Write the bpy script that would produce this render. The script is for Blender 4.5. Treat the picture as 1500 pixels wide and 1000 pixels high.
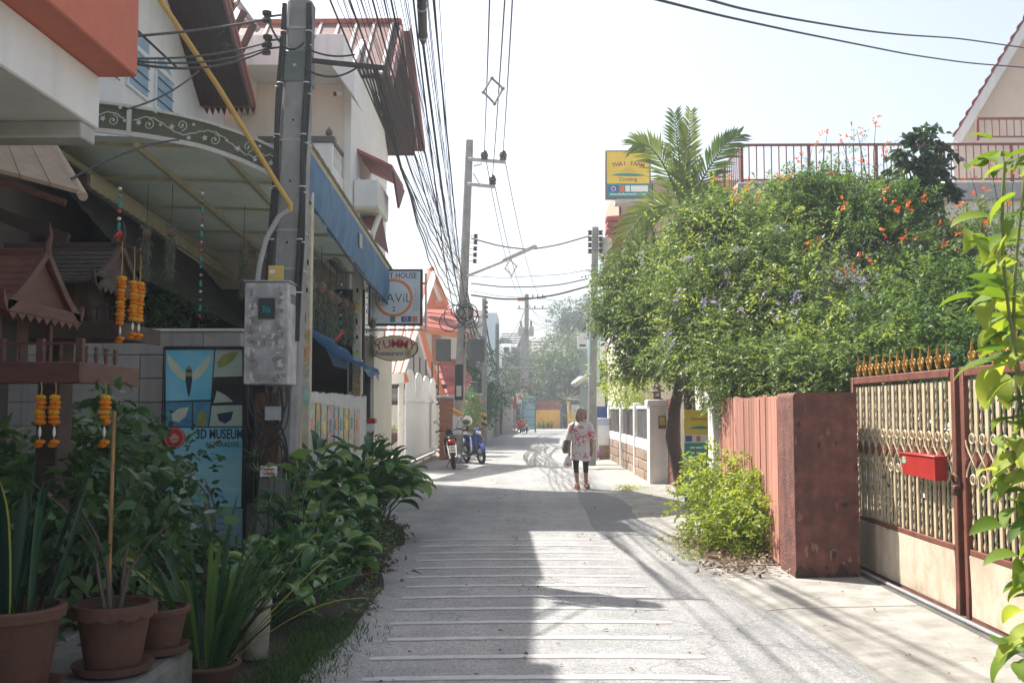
import bpy, bmesh, math, random
import numpy as np
from mathutils import Vector, Matrix, Euler

R = math.radians
rng = np.random.default_rng(7)
random.seed(7)
scene = bpy.context.scene
COL = scene.collection
for o in list(bpy.data.objects):
    bpy.data.objects.remove(o)

# ------------------------------------------------------------------ camera
FPX = 1458.0                      # focal length in photo pixels (35 mm on a 36 mm sensor)
EYE = Vector((0.0, 0.0, 1.5))
yaw, pitch = math.atan(20 / FPX), math.atan(100 / FPX)
cam_d = bpy.data.cameras.new('camera')
cam_d.lens = 35.0
cam_d.sensor_width = 36.0
cam_d.clip_start = 0.05
cam_d.clip_end = 3000
cam = bpy.data.objects.new('camera', cam_d)
cam.location = EYE
cam.rotation_euler = (R(90) + pitch, 0, yaw)
COL.objects.link(cam)
scene.camera = cam

# ------------------------------------------------------------------ light
SA, SB = 0.57, 0.45               # shadow offset per metre of height: +X and -Y
sun_el = math.atan(1 / math.hypot(SA, SB))
sun_dir = Vector((-SA, SB, 1)).normalized()        # towards the sun
sun_az = math.atan2(sun_dir.x, sun_dir.y)          # clockwise from +Y
world = bpy.data.worlds.new('World')
scene.world = world
world.use_nodes = True
wt = world.node_tree
bg = wt.nodes['Background']
sky = wt.nodes.new('ShaderNodeTexSky')
sky.sky_type = 'NISHITA'
sky.sun_disc = False
sky.sun_elevation = sun_el
sky.sun_rotation = sun_az
sky.air_density = 1.0
sky.dust_density = 3.5
sky.ozone_density = 1.5
hsv = wt.nodes.new('ShaderNodeHueSaturation')
hsv.inputs['Saturation'].default_value = 0.55
wt.links.new(sky.outputs[0], hsv.inputs['Color'])
wt.links.new(hsv.outputs[0], bg.inputs['Color'])
bg.inputs['Strength'].default_value = 0.084
sd = bpy.data.lights.new('sun', 'SUN')
sd.energy = 3.2
sd.angle = R(0.55)
sd.color = (1.0, 0.955, 0.88)
sun = bpy.data.objects.new('sun', sd)
sun.rotation_euler = (-sun_dir).to_track_quat('-Z', 'Y').to_euler()
sun.location = (-10, 10, 30)
COL.objects.link(sun)
scene.view_settings.view_transform = 'Standard'
scene.view_settings.look = 'None'
scene.view_settings.exposure = 1.62
scene.view_settings.gamma = 1.0
scene.render.engine = 'CYCLES'

# ------------------------------------------------------------------ pixel -> point at depth Y
_M = cam.rotation_euler.to_matrix()
def W(px, py, Y):
    d = _M @ Vector(((px - 750) / FPX, (500 - py) / FPX, -1))
    return EYE + d * (Y / d.y)
def WX(px, py, X):
    d = _M @ Vector(((px - 750) / FPX, (500 - py) / FPX, -1))
    return EYE + d * (X / d.x)
def WG(px, py, z=0.0):
    d = _M @ Vector(((px - 750) / FPX, (500 - py) / FPX, -1))
    return EYE + d * ((z - EYE.z) / d.z)

# ------------------------------------------------------------------ materials
MATS = {}
def _nodes(name):
    m = bpy.data.materials.new(name)
    m.use_nodes = True
    nt = m.node_tree
    return m, nt, nt.nodes['Principled BSDF']
def pm(name, c1, c2=None, scale=4.0, rough=0.7, bump=0.0, bscale=60.0, metal=0.0, spec=0.4, rand=0.0,
       stretch=(1, 1, 1), grime=0.0, gcol=(0.09, 0.08, 0.065), gscale=1.3, emit=0.0, alpha=1.0, trans=0.0, streak=0.0):
    """one procedural surface: two-tone noise, patchy grime, vertical streaks, fine bump, per-piece variation"""
    if name in MATS:
        return MATS[name]
    m, nt, p = _nodes(name)
    L = nt.links.new
    geo = nt.nodes.new('ShaderNodeNewGeometry')
    mp = nt.nodes.new('ShaderNodeMapping'); mp.inputs['Scale'].default_value = stretch
    L(geo.outputs['Position'], mp.inputs['Vector'])
    nz = nt.nodes.new('ShaderNodeTexNoise'); nz.inputs['Scale'].default_value = scale; nz.inputs['Detail'].default_value = 7; nz.inputs['Roughness'].default_value = 0.62
    L(mp.outputs[0], nz.inputs['Vector'])
    rp = nt.nodes.new('ShaderNodeValToRGB')
    c2 = c2 or tuple(x * 0.78 for x in c1)
    rp.color_ramp.elements[0].position = 0.33; rp.color_ramp.elements[0].color = (*c2, 1)
    rp.color_ramp.elements[1].position = 0.66; rp.color_ramp.elements[1].color = (*c1, 1)
    L(nz.outputs['Fac'], rp.inputs['Fac'])
    col = rp.outputs[0]
    def mixgrime(fac_out, lo, hi, amt):
        nonlocal col
        mr = nt.nodes.new('ShaderNodeMapRange'); mr.inputs[1].default_value = lo; mr.inputs[2].default_value = hi; mr.inputs[4].default_value = amt
        L(fac_out, mr.inputs[0])
        mx = nt.nodes.new('ShaderNodeMixRGB'); mx.inputs[2].default_value = (*gcol, 1)
        L(mr.outputs[0], mx.inputs[0]); L(col, mx.inputs[1]); col = mx.outputs[0]
    if grime:
        g = nt.nodes.new('ShaderNodeTexNoise'); g.inputs['Scale'].default_value = gscale; g.inputs['Detail'].default_value = 9; g.inputs['Roughness'].default_value = 0.7
        L(geo.outputs['Position'], g.inputs['Vector'])
        mixgrime(g.outputs['Fac'], 0.46, 0.78, grime)
    if streak:
        ms = nt.nodes.new('ShaderNodeMapping'); ms.inputs['Scale'].default_value = (9, 9, 0.35)
        L(geo.outputs['Position'], ms.inputs['Vector'])
        g = nt.nodes.new('ShaderNodeTexNoise'); g.inputs['Scale'].default_value = 1.0; g.inputs['Detail'].default_value = 6
        L(ms.outputs[0], g.inputs['Vector'])
        mixgrime(g.outputs['Fac'], 0.5, 0.8, streak)
    if rand:
        oi = nt.nodes.new('ShaderNodeObjectInfo')
        mr = nt.nodes.new('ShaderNodeMapRange'); mr.inputs[3].default_value = 1 - rand; mr.inputs[4].default_value = 1 + rand
        L(oi.outputs['Random'], mr.inputs[0])
        hs = nt.nodes.new('ShaderNodeHueSaturation'); L(mr.outputs[0], hs.inputs['Value']); L(col, hs.inputs['Color']); col = hs.outputs[0]
    L(col, p.inputs['Base Color'])
    p.inputs['Roughness'].default_value = rough
    p.inputs['Metallic'].default_value = metal
    p.inputs['Specular IOR Level'].default_value = spec
    if bump:
        bn = nt.nodes.new('ShaderNodeTexNoise'); bn.inputs['Scale'].default_value = bscale; bn.inputs['Detail'].default_value = 5
        L(mp.outputs[0], bn.inputs['Vector'])
        bp = nt.nodes.new('ShaderNodeBump'); bp.inputs['Strength'].default_value = bump; bp.inputs['Distance'].default_value = 0.02
        L(bn.outputs['Fac'], bp.inputs['Height']); L(bp.outputs[0], p.inputs['Normal'])
    if emit:
        L(col, p.inputs['Emission Color']); p.inputs['Emission Strength'].default_value = emit
    out = nt.nodes['Material Output']
    if trans:
        tb = nt.nodes.new('ShaderNodeBsdfTranslucent'); L(col, tb.inputs['Color'])
        mx = nt.nodes.new('ShaderNodeMixShader'); mx.inputs[0].default_value = trans
        L(p.outputs[0], mx.inputs[1]); L(tb.outputs[0], mx.inputs[2]); L(mx.outputs[0], out.inputs['Surface'])
    if alpha < 1:
        p.inputs['Alpha'].default_value = alpha
    MATS[name] = m
    return m
def leafmat(name, dark, mid, light, trans=0.35, rough=0.45, spec=0.4):
    """leaf surface: colour from the per-leaf attribute, light passes through"""
    if name in MATS:
        return MATS[name]
    m, nt, p = _nodes(name)
    L = nt.links.new
    at = nt.nodes.new('ShaderNodeAttribute'); at.attribute_name = 'rnd'
    rp = nt.nodes.new('ShaderNodeValToRGB')
    e = rp.color_ramp.elements
    e[0].position = 0.0; e[0].color = (*dark, 1)
    e[1].position = 1.0; e[1].color = (*light, 1)
    k = e.new(0.5); k.color = (*mid, 1)
    L(at.outputs['Fac'], rp.inputs['Fac'])
    L(rp.outputs[0], p.inputs['Base Color'])
    p.inputs['Roughness'].default_value = rough
    p.inputs['Specular IOR Level'].default_value = spec
    tb = nt.nodes.new('ShaderNodeBsdfTranslucent')
    hs = nt.nodes.new('ShaderNodeHueSaturation'); hs.inputs['Hue'].default_value = 0.485; hs.inputs['Saturation'].default_value = 1.1; hs.inputs['Value'].default_value = 1.5
    L(rp.outputs[0], hs.inputs['Color']); L(hs.outputs[0], tb.inputs['Color'])
    mx = nt.nodes.new('ShaderNodeMixShader'); mx.inputs[0].default_value = trans
    L(p.outputs[0], mx.inputs[1]); L(tb.outputs[0], mx.inputs[2])
    L(mx.outputs[0], nt.nodes['Material Output'].inputs['Surface'])
    MATS[name] = m
    return m
def glassmat(name, tint=(0.05, 0.07, 0.08), rough=0.06):
    if name in MATS:
        return MATS[name]
    m, nt, p = _nodes(name)
    p.inputs['Base Color'].default_value = (*tint, 1); p.inputs['Roughness'].default_value = rough
    p.inputs['Specular IOR Level'].default_value = 0.8
    MATS[name] = m
    return m

# ------------------------------------------------------------------ objects
ORG = {}
def link(o):
    COL.objects.link(o); return o
def tag(o, label=None, cat=None, group=None, kind=None):
    if label: o['label'] = label
    if cat: o['category'] = cat
    if group: o['group'] = group
    if kind: o['kind'] = kind
    return o
def thing(name, label, cat, loc=(0, 0, 0), group=None, kind=None):
    o = link(bpy.data.objects.new(name, None)); o.location = loc; o.empty_display_size = 0.1
    ORG[o.name] = Vector(loc)
    return tag(o, label, cat, group, kind)
def root_org(p):
    return ORG.get(p.name, Vector((0, 0, 0))) if p else Vector((0, 0, 0))
def adopt(o, parent):
    if parent:
        o.parent = parent; ORG[o.name] = root_org(parent)
    return o
def place(name, mesh, parent=None, loc=(0, 0, 0), rot=None, scale=None):
    """one more object that shares mesh data; loc in world terms of the parent"""
    o = link(bpy.data.objects.new(name, mesh)); adopt(o, parent)
    o.location = Vector(loc) - root_org(parent)
    if rot is not None: o.rotation_euler = rot
    if scale is not None: o.scale = scale
    return o
def copy_tree(o, parent=None):
    c = o.copy(); link(c); c.parent = parent
    for ch in o.children: copy_tree(ch, c)
    return c

class MB:
    def __init__(s): s.v = []; s.f = []; s.m = []
    def add(s, vs, fs, mi=0, M=None):
        o = len(s.v)
        if M is not None: vs = [M @ Vector(x) for x in vs]
        s.v += [tuple(x) for x in vs]
        s.f += [tuple(i + o for i in f) for f in fs]; s.m += [mi] * len(fs)
        return s
    def box(s, x0, x1, y0, y1, z0, z1, ch=0.0, mi=0, M=None):
        x0, x1 = min(x0, x1), max(x0, x1); y0, y1 = min(y0, y1), max(y0, y1); z0, z1 = min(z0, z1), max(z0, z1)
        if ch <= 0:
            vs = [(x, y, z) for x in (x0, x1) for y in (y0, y1) for z in (z0, z1)]
            fs = [(0, 1, 3, 2), (4, 6, 7, 5), (0, 4, 5, 1), (2, 3, 7, 6), (0, 2, 6, 4), (1, 5, 7, 3)]
            return s.add(vs, fs, mi, M)
        ch = min(ch, 0.49 * min(x1 - x0, y1 - y0, z1 - z0))
        B = ((x0, x1), (y0, y1), (z0, z1)); vs = []
        cid = lambda i, j, k, a: 3 * (4 * i + 2 * j + k) + a
        for i in (0, 1):
            for j in (0, 1):
                for k in (0, 1):
                    ix = (i, j, k)
                    for a in range(3):
                        vs.append(tuple(B[q][ix[q]] + (0 if q == a else (ch if ix[q] == 0 else -ch)) for q in range(3)))
        fs = []
        for a in range(3):
            b, c = (a + 1) % 3, (a + 2) % 3
            for sg in (0, 1):
                q = []
                for (u, w) in ((0, 0), (1, 0), (1, 1), (0, 1)):
                    t = [0, 0, 0]; t[a] = sg; t[b] = u; t[c] = w; q.append(cid(*t, a))
                fs.append(tuple(q))
            for u in (0, 1):
                for w in (0, 1):
                    t0 = [0, 0, 0]; t0[b] = u; t0[c] = w; t1 = list(t0); t0[a] = 0; t1[a] = 1
                    fs.append((cid(*t0, b), cid(*t1, b), cid(*t1, c), cid(*t0, c)))
        for i in (0, 1):
            for j in (0, 1):
                for k in (0, 1):
                    fs.append((cid(i, j, k, 0), cid(i, j, k, 1), cid(i, j, k, 2)))
        return s.add(vs, fs, mi, M)
    def cbox(s, c, d, ch=0.0, mi=0, rot=None):
        M = Matrix.Translation(Vector(c))
        if rot is not None: M = M @ Euler(rot).to_matrix().to_4x4()
        return s.box(-d[0] / 2, d[0] / 2, -d[1] / 2, d[1] / 2, -d[2] / 2, d[2] / 2, ch, mi, M)
    def beam(s, p0, p1, w, h, ch=0.0, mi=0, up=(0, 0, 1)):
        p0, p1 = Vector(p0), Vector(p1); d = p1 - p0; ln = d.length; y = d / ln
        x = y.cross(Vector(up))
        if x.length < 1e-4: x = y.cross(Vector((0, 1, 0)))
        x.normalize(); z = x.cross(y)
        M = Matrix.Translation(p0) @ Matrix((x, y, z)).transposed().to_4x4()
        return s.box(-w / 2, w / 2, 0, ln, -h / 2, h / 2, ch, mi, M)
    def tube(s, pts, r, n=8, mi=0, cap=True):
        pts = [Vector(p) for p in pts]; k = len(pts)
        rs = r if isinstance(r, (list, tuple)) else [r] * k
        t = [(pts[min(i + 1, k - 1)] - pts[max(i - 1, 0)]).normalized() for i in range(k)]
        a = Vector((0, 0, 1)) if abs(t[0].z) < 0.9 else Vector((1, 0, 0))
        u = t[0].cross(a).normalized(); vs = []
        for i in range(k):
            u = (u - t[i] * u.dot(t[i]))
            u = u.normalized() if u.length > 1e-6 else t[i].orthogonal().normalized()
            w = t[i].cross(u)
            for q in range(n):
                an = 2 * math.pi * q / n
                vs.append(pts[i] + (u * math.cos(an) + w * math.sin(an)) * rs[i])
        fs = [(i * n + q, i * n + (q + 1) % n, (i + 1) * n + (q + 1) % n, (i + 1) * n + q) for i in range(k - 1) for q in range(n)]
        if cap: fs += [tuple(range(n - 1, -1, -1)), tuple((k - 1) * n + q for q in range(n))]
        return s.add(vs, fs, mi)
    def lathe(s, prof, c=(0, 0, 0), n=20, mi=0, M=None, wave=0.0, wn=10):
        vs = []
        for (r, z) in prof:
            for q in range(n):
                an = 2 * math.pi * q / n
                rr = r * (1 + wave * math.cos(wn * an) * (1 if r > 0 else 0))
                vs.append((c[0] + rr * math.cos(an), c[1] + rr * math.sin(an), c[2] + z))
        k = len(prof)
        fs = [(i * n + q, i * n + (q + 1) % n, (i + 1) * n + (q + 1) % n, (i + 1) * n + q) for i in range(k - 1) for q in range(n)]
        fs += [tuple(range(n - 1, -1, -1)), tuple((k - 1) * n + q for q in range(n))]
        return s.add(vs, fs, mi, M)
    def ball(s, c, r, nu=12, nv=8, mi=0, M=None):
        r = (r, r, r) if not isinstance(r, (tuple, list)) else r
        vs = []; fs = []
        for i in range(1, nv):
            for q in range(nu):
                th, ph = math.pi * i / nv, 2 * math.pi * q / nu
                vs.append((c[0] + r[0] * math.sin(th) * math.cos(ph), c[1] + r[1] * math.sin(th) * math.sin(ph), c[2] + r[2] * math.cos(th)))
        a = len(vs); vs += [(c[0], c[1], c[2] + r[2]), (c[0], c[1], c[2] - r[2])]
        fs = [(i * nu + q, i * nu + (q + 1) % nu, (i + 1) * nu + (q + 1) % nu, (i + 1) * nu + q) for i in range(nv - 2) for q in range(nu)]
        fs += [(q, (q + 1) % nu, a) for q in range(nu)] + [((nv - 2) * nu + q, (nv - 2) * nu + (q + 1) % nu, a + 1) for q in range(nu)]
        return s.add(vs, fs, mi, M)
    def torus(s, c, Rr, r, nu=24, nv=8, mi=0, M=None, arc=(0, 2 * math.pi)):
        """ring in the local XY plane, moved by M"""
        full = abs(arc[1] - arc[0] - 2 * math.pi) < 1e-6; vs = []; k = nu if full else nu + 1
        for i in range(k):
            a = arc[0] + (arc[1] - arc[0]) * i / nu
            for q in range(nv):
                b = 2 * math.pi * q / nv
                vs.append((c[0] + (Rr + r * math.cos(b)) * math.cos(a), c[1] + (Rr + r * math.cos(b)) * math.sin(a), c[2] + r * math.sin(b)))
        fs = [(i * nv + q, i * nv + (q + 1) % nv, ((i + 1) % k) * nv + (q + 1) % nv, ((i + 1) % k) * nv + q) for i in range(nu) for q in range(nv)]
        return s.add(vs, fs, mi, M)
    def prism(s, pts, vec, mi=0):
        """closed polygon pts (3-D) pushed along vec"""
        k = len(pts); vec = Vector(vec)
        vs = [Vector(p) for p in pts] + [Vector(p) + vec for p in pts]
        fs = [tuple(range(k - 1, -1, -1)), tuple(range(k, 2 * k))] + [(i, (i + 1) % k, k + (i + 1) % k, k + i) for i in range(k)]
        return s.add(vs, fs, mi)
    def grid(s, fn, nu, nv, mi=0, th=0.0):
        vs = [fn(i / nu, j / nv) for i in range(nu + 1) for j in range(nv + 1)]
        fs = [(i * (nv + 1) + j, (i + 1) * (nv + 1) + j, (i + 1) * (nv + 1) + j + 1, i * (nv + 1) + j + 1) for i in range(nu) for j in range(nv)]
        s.add(vs, fs, mi)
        if th:
            k = len(vs); n = (Vector(fn(0.5, 0.51)) - Vector(fn(0.5, 0.5))).cross(Vector(fn(0.51, 0.5)) - Vector(fn(0.5, 0.5))).normalized() * th
            s.add([Vector(v) + n for v in vs], [tuple(reversed(f)) for f in fs], mi)
            o = len(s.v) - 2 * k
            rim = [j for j in range(nv + 1)] + [i * (nv + 1) + nv for i in range(1, nu + 1)] + [nu * (nv + 1) + j for j in range(nv - 1, -1, -1)] + [i * (nv + 1) for i in range(nu - 1, 0, -1)]
            s.f += [(o + rim[i], o + rim[(i + 1) % len(rim)], o + k + rim[(i + 1) % len(rim)], o + k + rim[i]) for i in range(len(rim))]; s.m += [mi] * len(rim)
        return s
    def mesh(s, name, mats, org=Vector((0, 0, 0)), smooth=True, angle=38):
        me = bpy.data.meshes.new(name)
        me.from_pydata([(v[0] - org[0], v[1] - org[1], v[2] - org[2]) for v in s.v], [], s.f)
        mats = mats if isinstance(mats, (list, tuple)) else [mats]
        for m in mats: me.materials.append(m)
        if len(mats) > 1: me.polygons.foreach_set('material_index', s.m)
        bm = bmesh.new(); bm.from_mesh(me); bmesh.ops.recalc_face_normals(bm, faces=bm.faces); bm.to_mesh(me); bm.free()
        if smooth:
            me.polygons.foreach_set('use_smooth', [True] * len(me.polygons)); me.set_sharp_from_angle(angle=R(angle))
        me.update()
        return me
    def build(s, name, mats, parent=None, smooth=True, angle=38, loc=None, **tags):
        """one mesh object; a child keeps the origin of its thing, a lone thing gets its own base as origin"""
        if parent is None:
            if loc is None:
                a = np.array(s.v); loc = ((a[:, 0].min() + a[:, 0].max()) / 2, (a[:, 1].min() + a[:, 1].max()) / 2, a[:, 2].min())
            org = Vector(loc)
        else: org = root_org(parent)
        o = link(bpy.data.objects.new(name, s.mesh(name, mats, org, smooth, angle)))
        if parent is None: o.location = org; ORG[o.name] = org
        else: adopt(o, parent)
        return tag(o, **tags) if tags else o

def np_mesh(name, V, F, mat, rnd=None, parent=None, smooth=False, **tags):
    """fast mesh from arrays; F is (n,k) ; rnd a per-face value"""
    org = root_org(parent); V = np.asarray(V, np.float32) - np.array(org, np.float32)
    me = bpy.data.meshes.new(name); n, k = F.shape
    me.vertices.add(len(V)); me.vertices.foreach_set('co', V.ravel())
    me.loops.add(n * k); me.loops.foreach_set('vertex_index', F.astype(np.int32).ravel())
    me.polygons.add(n); me.polygons.foreach_set('loop_start', np.arange(0, n * k, k, dtype=np.int32))
    if smooth: me.polygons.foreach_set('use_smooth', np.ones(n, bool))
    me.materials.append(mat)
    if rnd is not None:
        a = me.attributes.new('rnd', 'FLOAT', 'FACE'); a.data.foreach_set('value', np.asarray(rnd, np.float32))
    me.update(calc_edges=True)
    o = link(bpy.data.objects.new(name, me)); adopt(o, parent)
    return tag(o, **tags) if tags else o

def unit(a):
    return a / np.maximum(np.linalg.norm(a, axis=1, keepdims=True), 1e-9)
LEAF = {   # template: (along, across, lift) and quads
    'diamond': (np.array([(0, 0, 0), (.42, -.5, .05), (1, 0, -.08), (.42, .5, .05)]), np.array([(0, 1, 2, 3)])),
    'fold': (np.array([(0, 0, 0), (.4, -.5, .12), (1, 0, -.12), (.4, .5, .12), (.45, 0, 0)]), np.array([(0, 1, 2, 4), (0, 4, 2, 3)])),
    'oval': (np.array([(0, 0, 0), (.22, -.38, .07), (.6, -.44, .06), (1, 0, -.2), (.6, .44, .06), (.22, .38, .07), (.25, 0, 0), (.62, 0, -.03)]),
             np.array([(0, 1, 6, 6), (1, 2, 7, 6), (2, 3, 7, 7), (7, 3, 4, 4), (6, 7, 4, 5), (0, 6, 5, 5)])),
}
def leaves(P, D, N, ln, wd, kind='diamond'):
    T, Q = LEAF[kind]; n = len(P)
    D = unit(D); S = unit(np.cross(D, N)); N2 = np.cross(S, D)
    ln = np.broadcast_to(ln, (n,)); wd = np.broadcast_to(wd, (n,))
    V = P[:, None, :] + D[:, None, :] * (T[:, 0][None, :, None] * ln[:, None, None]) + S[:, None, :] * (T[:, 1][None, :, None] * wd[:, None, None]) + N2[:, None, :] * (T[:, 2][None, :, None] * ln[:, None, None])
    if kind == 'oval':
        Q = np.array([(0, 1, 2, 6), (6, 2, 3, 7), (0, 6, 4, 5), (6, 7, 3, 4)])
    k = len(T)
    F = (Q[None, :, :] + (np.arange(n) * k)[:, None, None]).reshape(-1, 4)
    return V.reshape(-1, 3), F, len(Q)
def sprays(P, D, nl, tw, ln, wd, droop=0.2, kind='diamond', flat=0.6):
    """twigs at P going along D, each with nl leaves set alternately; returns arrays and the twig id"""
    n = len(P); D = unit(D + 0)
    tw = tw * rng.uniform(.6, 1.25, n)
    k = np.tile(np.arange(nl), n); i = np.repeat(np.arange(n), nl)
    t = (k + rng.uniform(.1, .9, n * nl)) / nl
    up = np.array([0, 0, 1.0])
    side = unit(np.cross(D, up) + rng.normal(0, .25, (n, 3)))
    pos = P[i] + D[i] * (t * tw[i])[:, None]; pos[:, 2] -= droop * (t ** 2) * tw[i]
    sg = np.where(k % 2 == 0, 1, -1)[:, None]
    ld = D[i] * .55 + side[i] * sg * .8 + rng.normal(0, .33, (n * nl, 3)); ld[:, 2] -= droop
    N = np.array([0, 0, 1.0]) * flat + rng.normal(0, .5, (n * nl, 3)) + D[i] * .15
    V, F, q = leaves(pos, ld, N, ln * rng.uniform(.65, 1.25, n * nl), wd * rng.uniform(.7, 1.2, n * nl), kind)
    return V, F, i, q
def shell(blobs, n, inner=0.55, up=0.25):
    """points and outward directions in a set of ellipsoids ((x,y,z),(rx,ry,rz),weight)"""
    w = np.array([b[2] for b in blobs], float); w /= w.sum()
    idx = rng.choice(len(blobs), n, p=w)
    C = np.array([b[0] for b in blobs], float)[idx]; Rr = np.array([b[1] for b in blobs], float)[idx]
    d = unit(rng.normal(0, 1, (n, 3)))
    r = inner + (1 - inner) * np.sqrt(rng.uniform(0, 1, n))
    P = C + d * Rr * r[:, None]
    D = unit(d / Rr + rng.normal(0, .5, (n, 3)) * .8 + np.array([0, 0, up]))
    return P, D
def subblobs(blobs, n, s0, s1, fl=0.75):
    """small clumps scattered over the skin of big blobs, so the outline is uneven"""
    P, D = shell(blobs, n, .72, 0.1)
    return [((p[0], p[1], p[2]), (s, s, s * fl), s * s) for p, s in zip(P, rng.uniform(s0, s1, n))]
def foliage(name, blobs, n, nl, tw, ln, wd, mat, parent, droop=.2, kind='diamond', inner=.5, up=.25, flat=.6, bright=None, kindtag='stuff'):
    P, D = shell(blobs, n, inner, up)
    V, F, i, q = sprays(P, D, nl, tw, ln, wd, droop, kind, flat)
    tr = rng.uniform(0, 1, n)
    r = np.clip(tr[i] * .55 + rng.uniform(0, .45, len(i)), 0, 1)
    return np_mesh(name, V, F, mat, np.repeat(r, q), parent, kind=kindtag)

def text(s, size, M, mat, name, parent=None, ext=0.0015, align='CENTER', bold=0.0, sx=1.0):
    """letters as a thin mesh; M takes the local XY plane to the sign face (local +Z = out of the sign)"""
    cu = bpy.data.curves.new('letters', 'FONT'); cu.body = s; cu.size = size; cu.align_x = align; cu.align_y = 'CENTER'
    cu.extrude = ext; cu.offset = bold; cu.resolution_u = 3
    ob = bpy.data.objects.new('letters', cu); COL.objects.link(ob)
    dg = bpy.context.evaluated_depsgraph_get(); me = bpy.data.meshes.new_from_object(ob.evaluated_get(dg))
    bpy.data.objects.remove(ob); bpy.data.curves.remove(cu)
    me.transform(Matrix.Translation(-root_org(parent)) @ M @ Matrix.Diagonal((sx, 1, 1, 1)))
    me.materials.clear(); me.materials.append(mat); me.name = name
    o = link(bpy.data.objects.new(name, me)); return adopt(o, parent)
def frameM(origin, xdir, ydir):
    x, y = Vector(xdir).normalized(), Vector(ydir).normalized(); z = x.cross(y)
    return Matrix.Translation(Vector(origin)) @ Matrix((x, y, z)).transposed().to_4x4()
FACE = lambda o: frameM(o, (1, 0, 0), (0, 0, 1))     # a sign that faces the camera (-Y)

# shared surfaces
white = pm('white_paint', (.78, .78, .75), (.68, .69, .68), 3, .6, .05, 80, grime=.25, gcol=(.35, .33, .28))
cream = pm('cream_render', (.76, .71, .60), (.69, .64, .53), 2.2, .85, .15, 120, streak=.25, gcol=(.4, .36, .28))
wall_white = pm('white_render', (.80, .79, .76), (.70, .70, .68), 1.7, .85, .15, 120, streak=.3, gcol=(.45, .43, .38))
concrete = pm('concrete', (.36, .35, .33), (.26, .26, .25), 6, .9, .35, 90, grime=.5, gcol=(.12, .115, .10), gscale=2.2)
concrete_pale = pm('pale_concrete', (.52, .51, .47), (.40, .39, .36), 3.5, .9, .3, 90, grime=.35, gcol=(.2, .19, .16))
steel = pm('galvanised_steel', (.45, .46, .47), (.32, .33, .34), 9, .5, .05, 80, metal=.5)
black = pm('black_paint', (.012, .012, .013), (.02, .02, .02), 8, .5)
rubber = pm('black_cable_rubber', (.014, .015, .017), (.03, .03, .032), 12, .6)
darkwood = pm('dark_brown_wood', (.045, .025, .018), (.02, .012, .009), 5, .6, .15, 40, stretch=(1, 6, 6))
redwood = pm('red_brown_wood', (.115, .045, .034), (.065, .026, .02), 6, .5, .15, 50, stretch=(1, 1, 4))
soil = pm('soil', (.05, .038, .028), (.03, .022, .016), 12, 1, .6, 40)
terracotta = pm('terracotta', (.16, .07, .046), (.10, .045, .032), 7, .85, .25, 60, grime=.8, gcol=(.08, .07, .055), gscale=6, streak=.4)
roof_red = pm('red_roof_tile', (.40, .085, .05), (.27, .055, .04), 5, .6, .15, 50, rand=.18, grime=.25)
blue_tarp = pm('blue_tarpaulin', (.12, .29, .50), (.08, .21, .40), 3, .6, .12, 18, streak=.45, gcol=(.36, .45, .54), trans=.35)
# ================================================================== GROUND
def interp(tab, y):
    return float(np.interp(y, [t[0] for t in tab], [t[1] for t in tab]))
ROAD_L = [(-6, -1.1), (5.5, -1.0), (9, -1.2), (11.5, -1.45), (14, -1.75), (18, -2.5), (24, -3.0), (34, -2.6), (45, -2.3), (54, -2.05), (64, -1.6), (73, -.9), (82, -.2)]
ROAD_R = [(-6, 2.4), (5.5, 1.95), (9, 1.62), (11.5, 1.5), (15, 1.52), (20, 1.65), (30, 1.85), (40, 2.1), (50, 2.6), (60, 3.6), (68, 5.2), (75, 8), (82, 14)]

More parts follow.
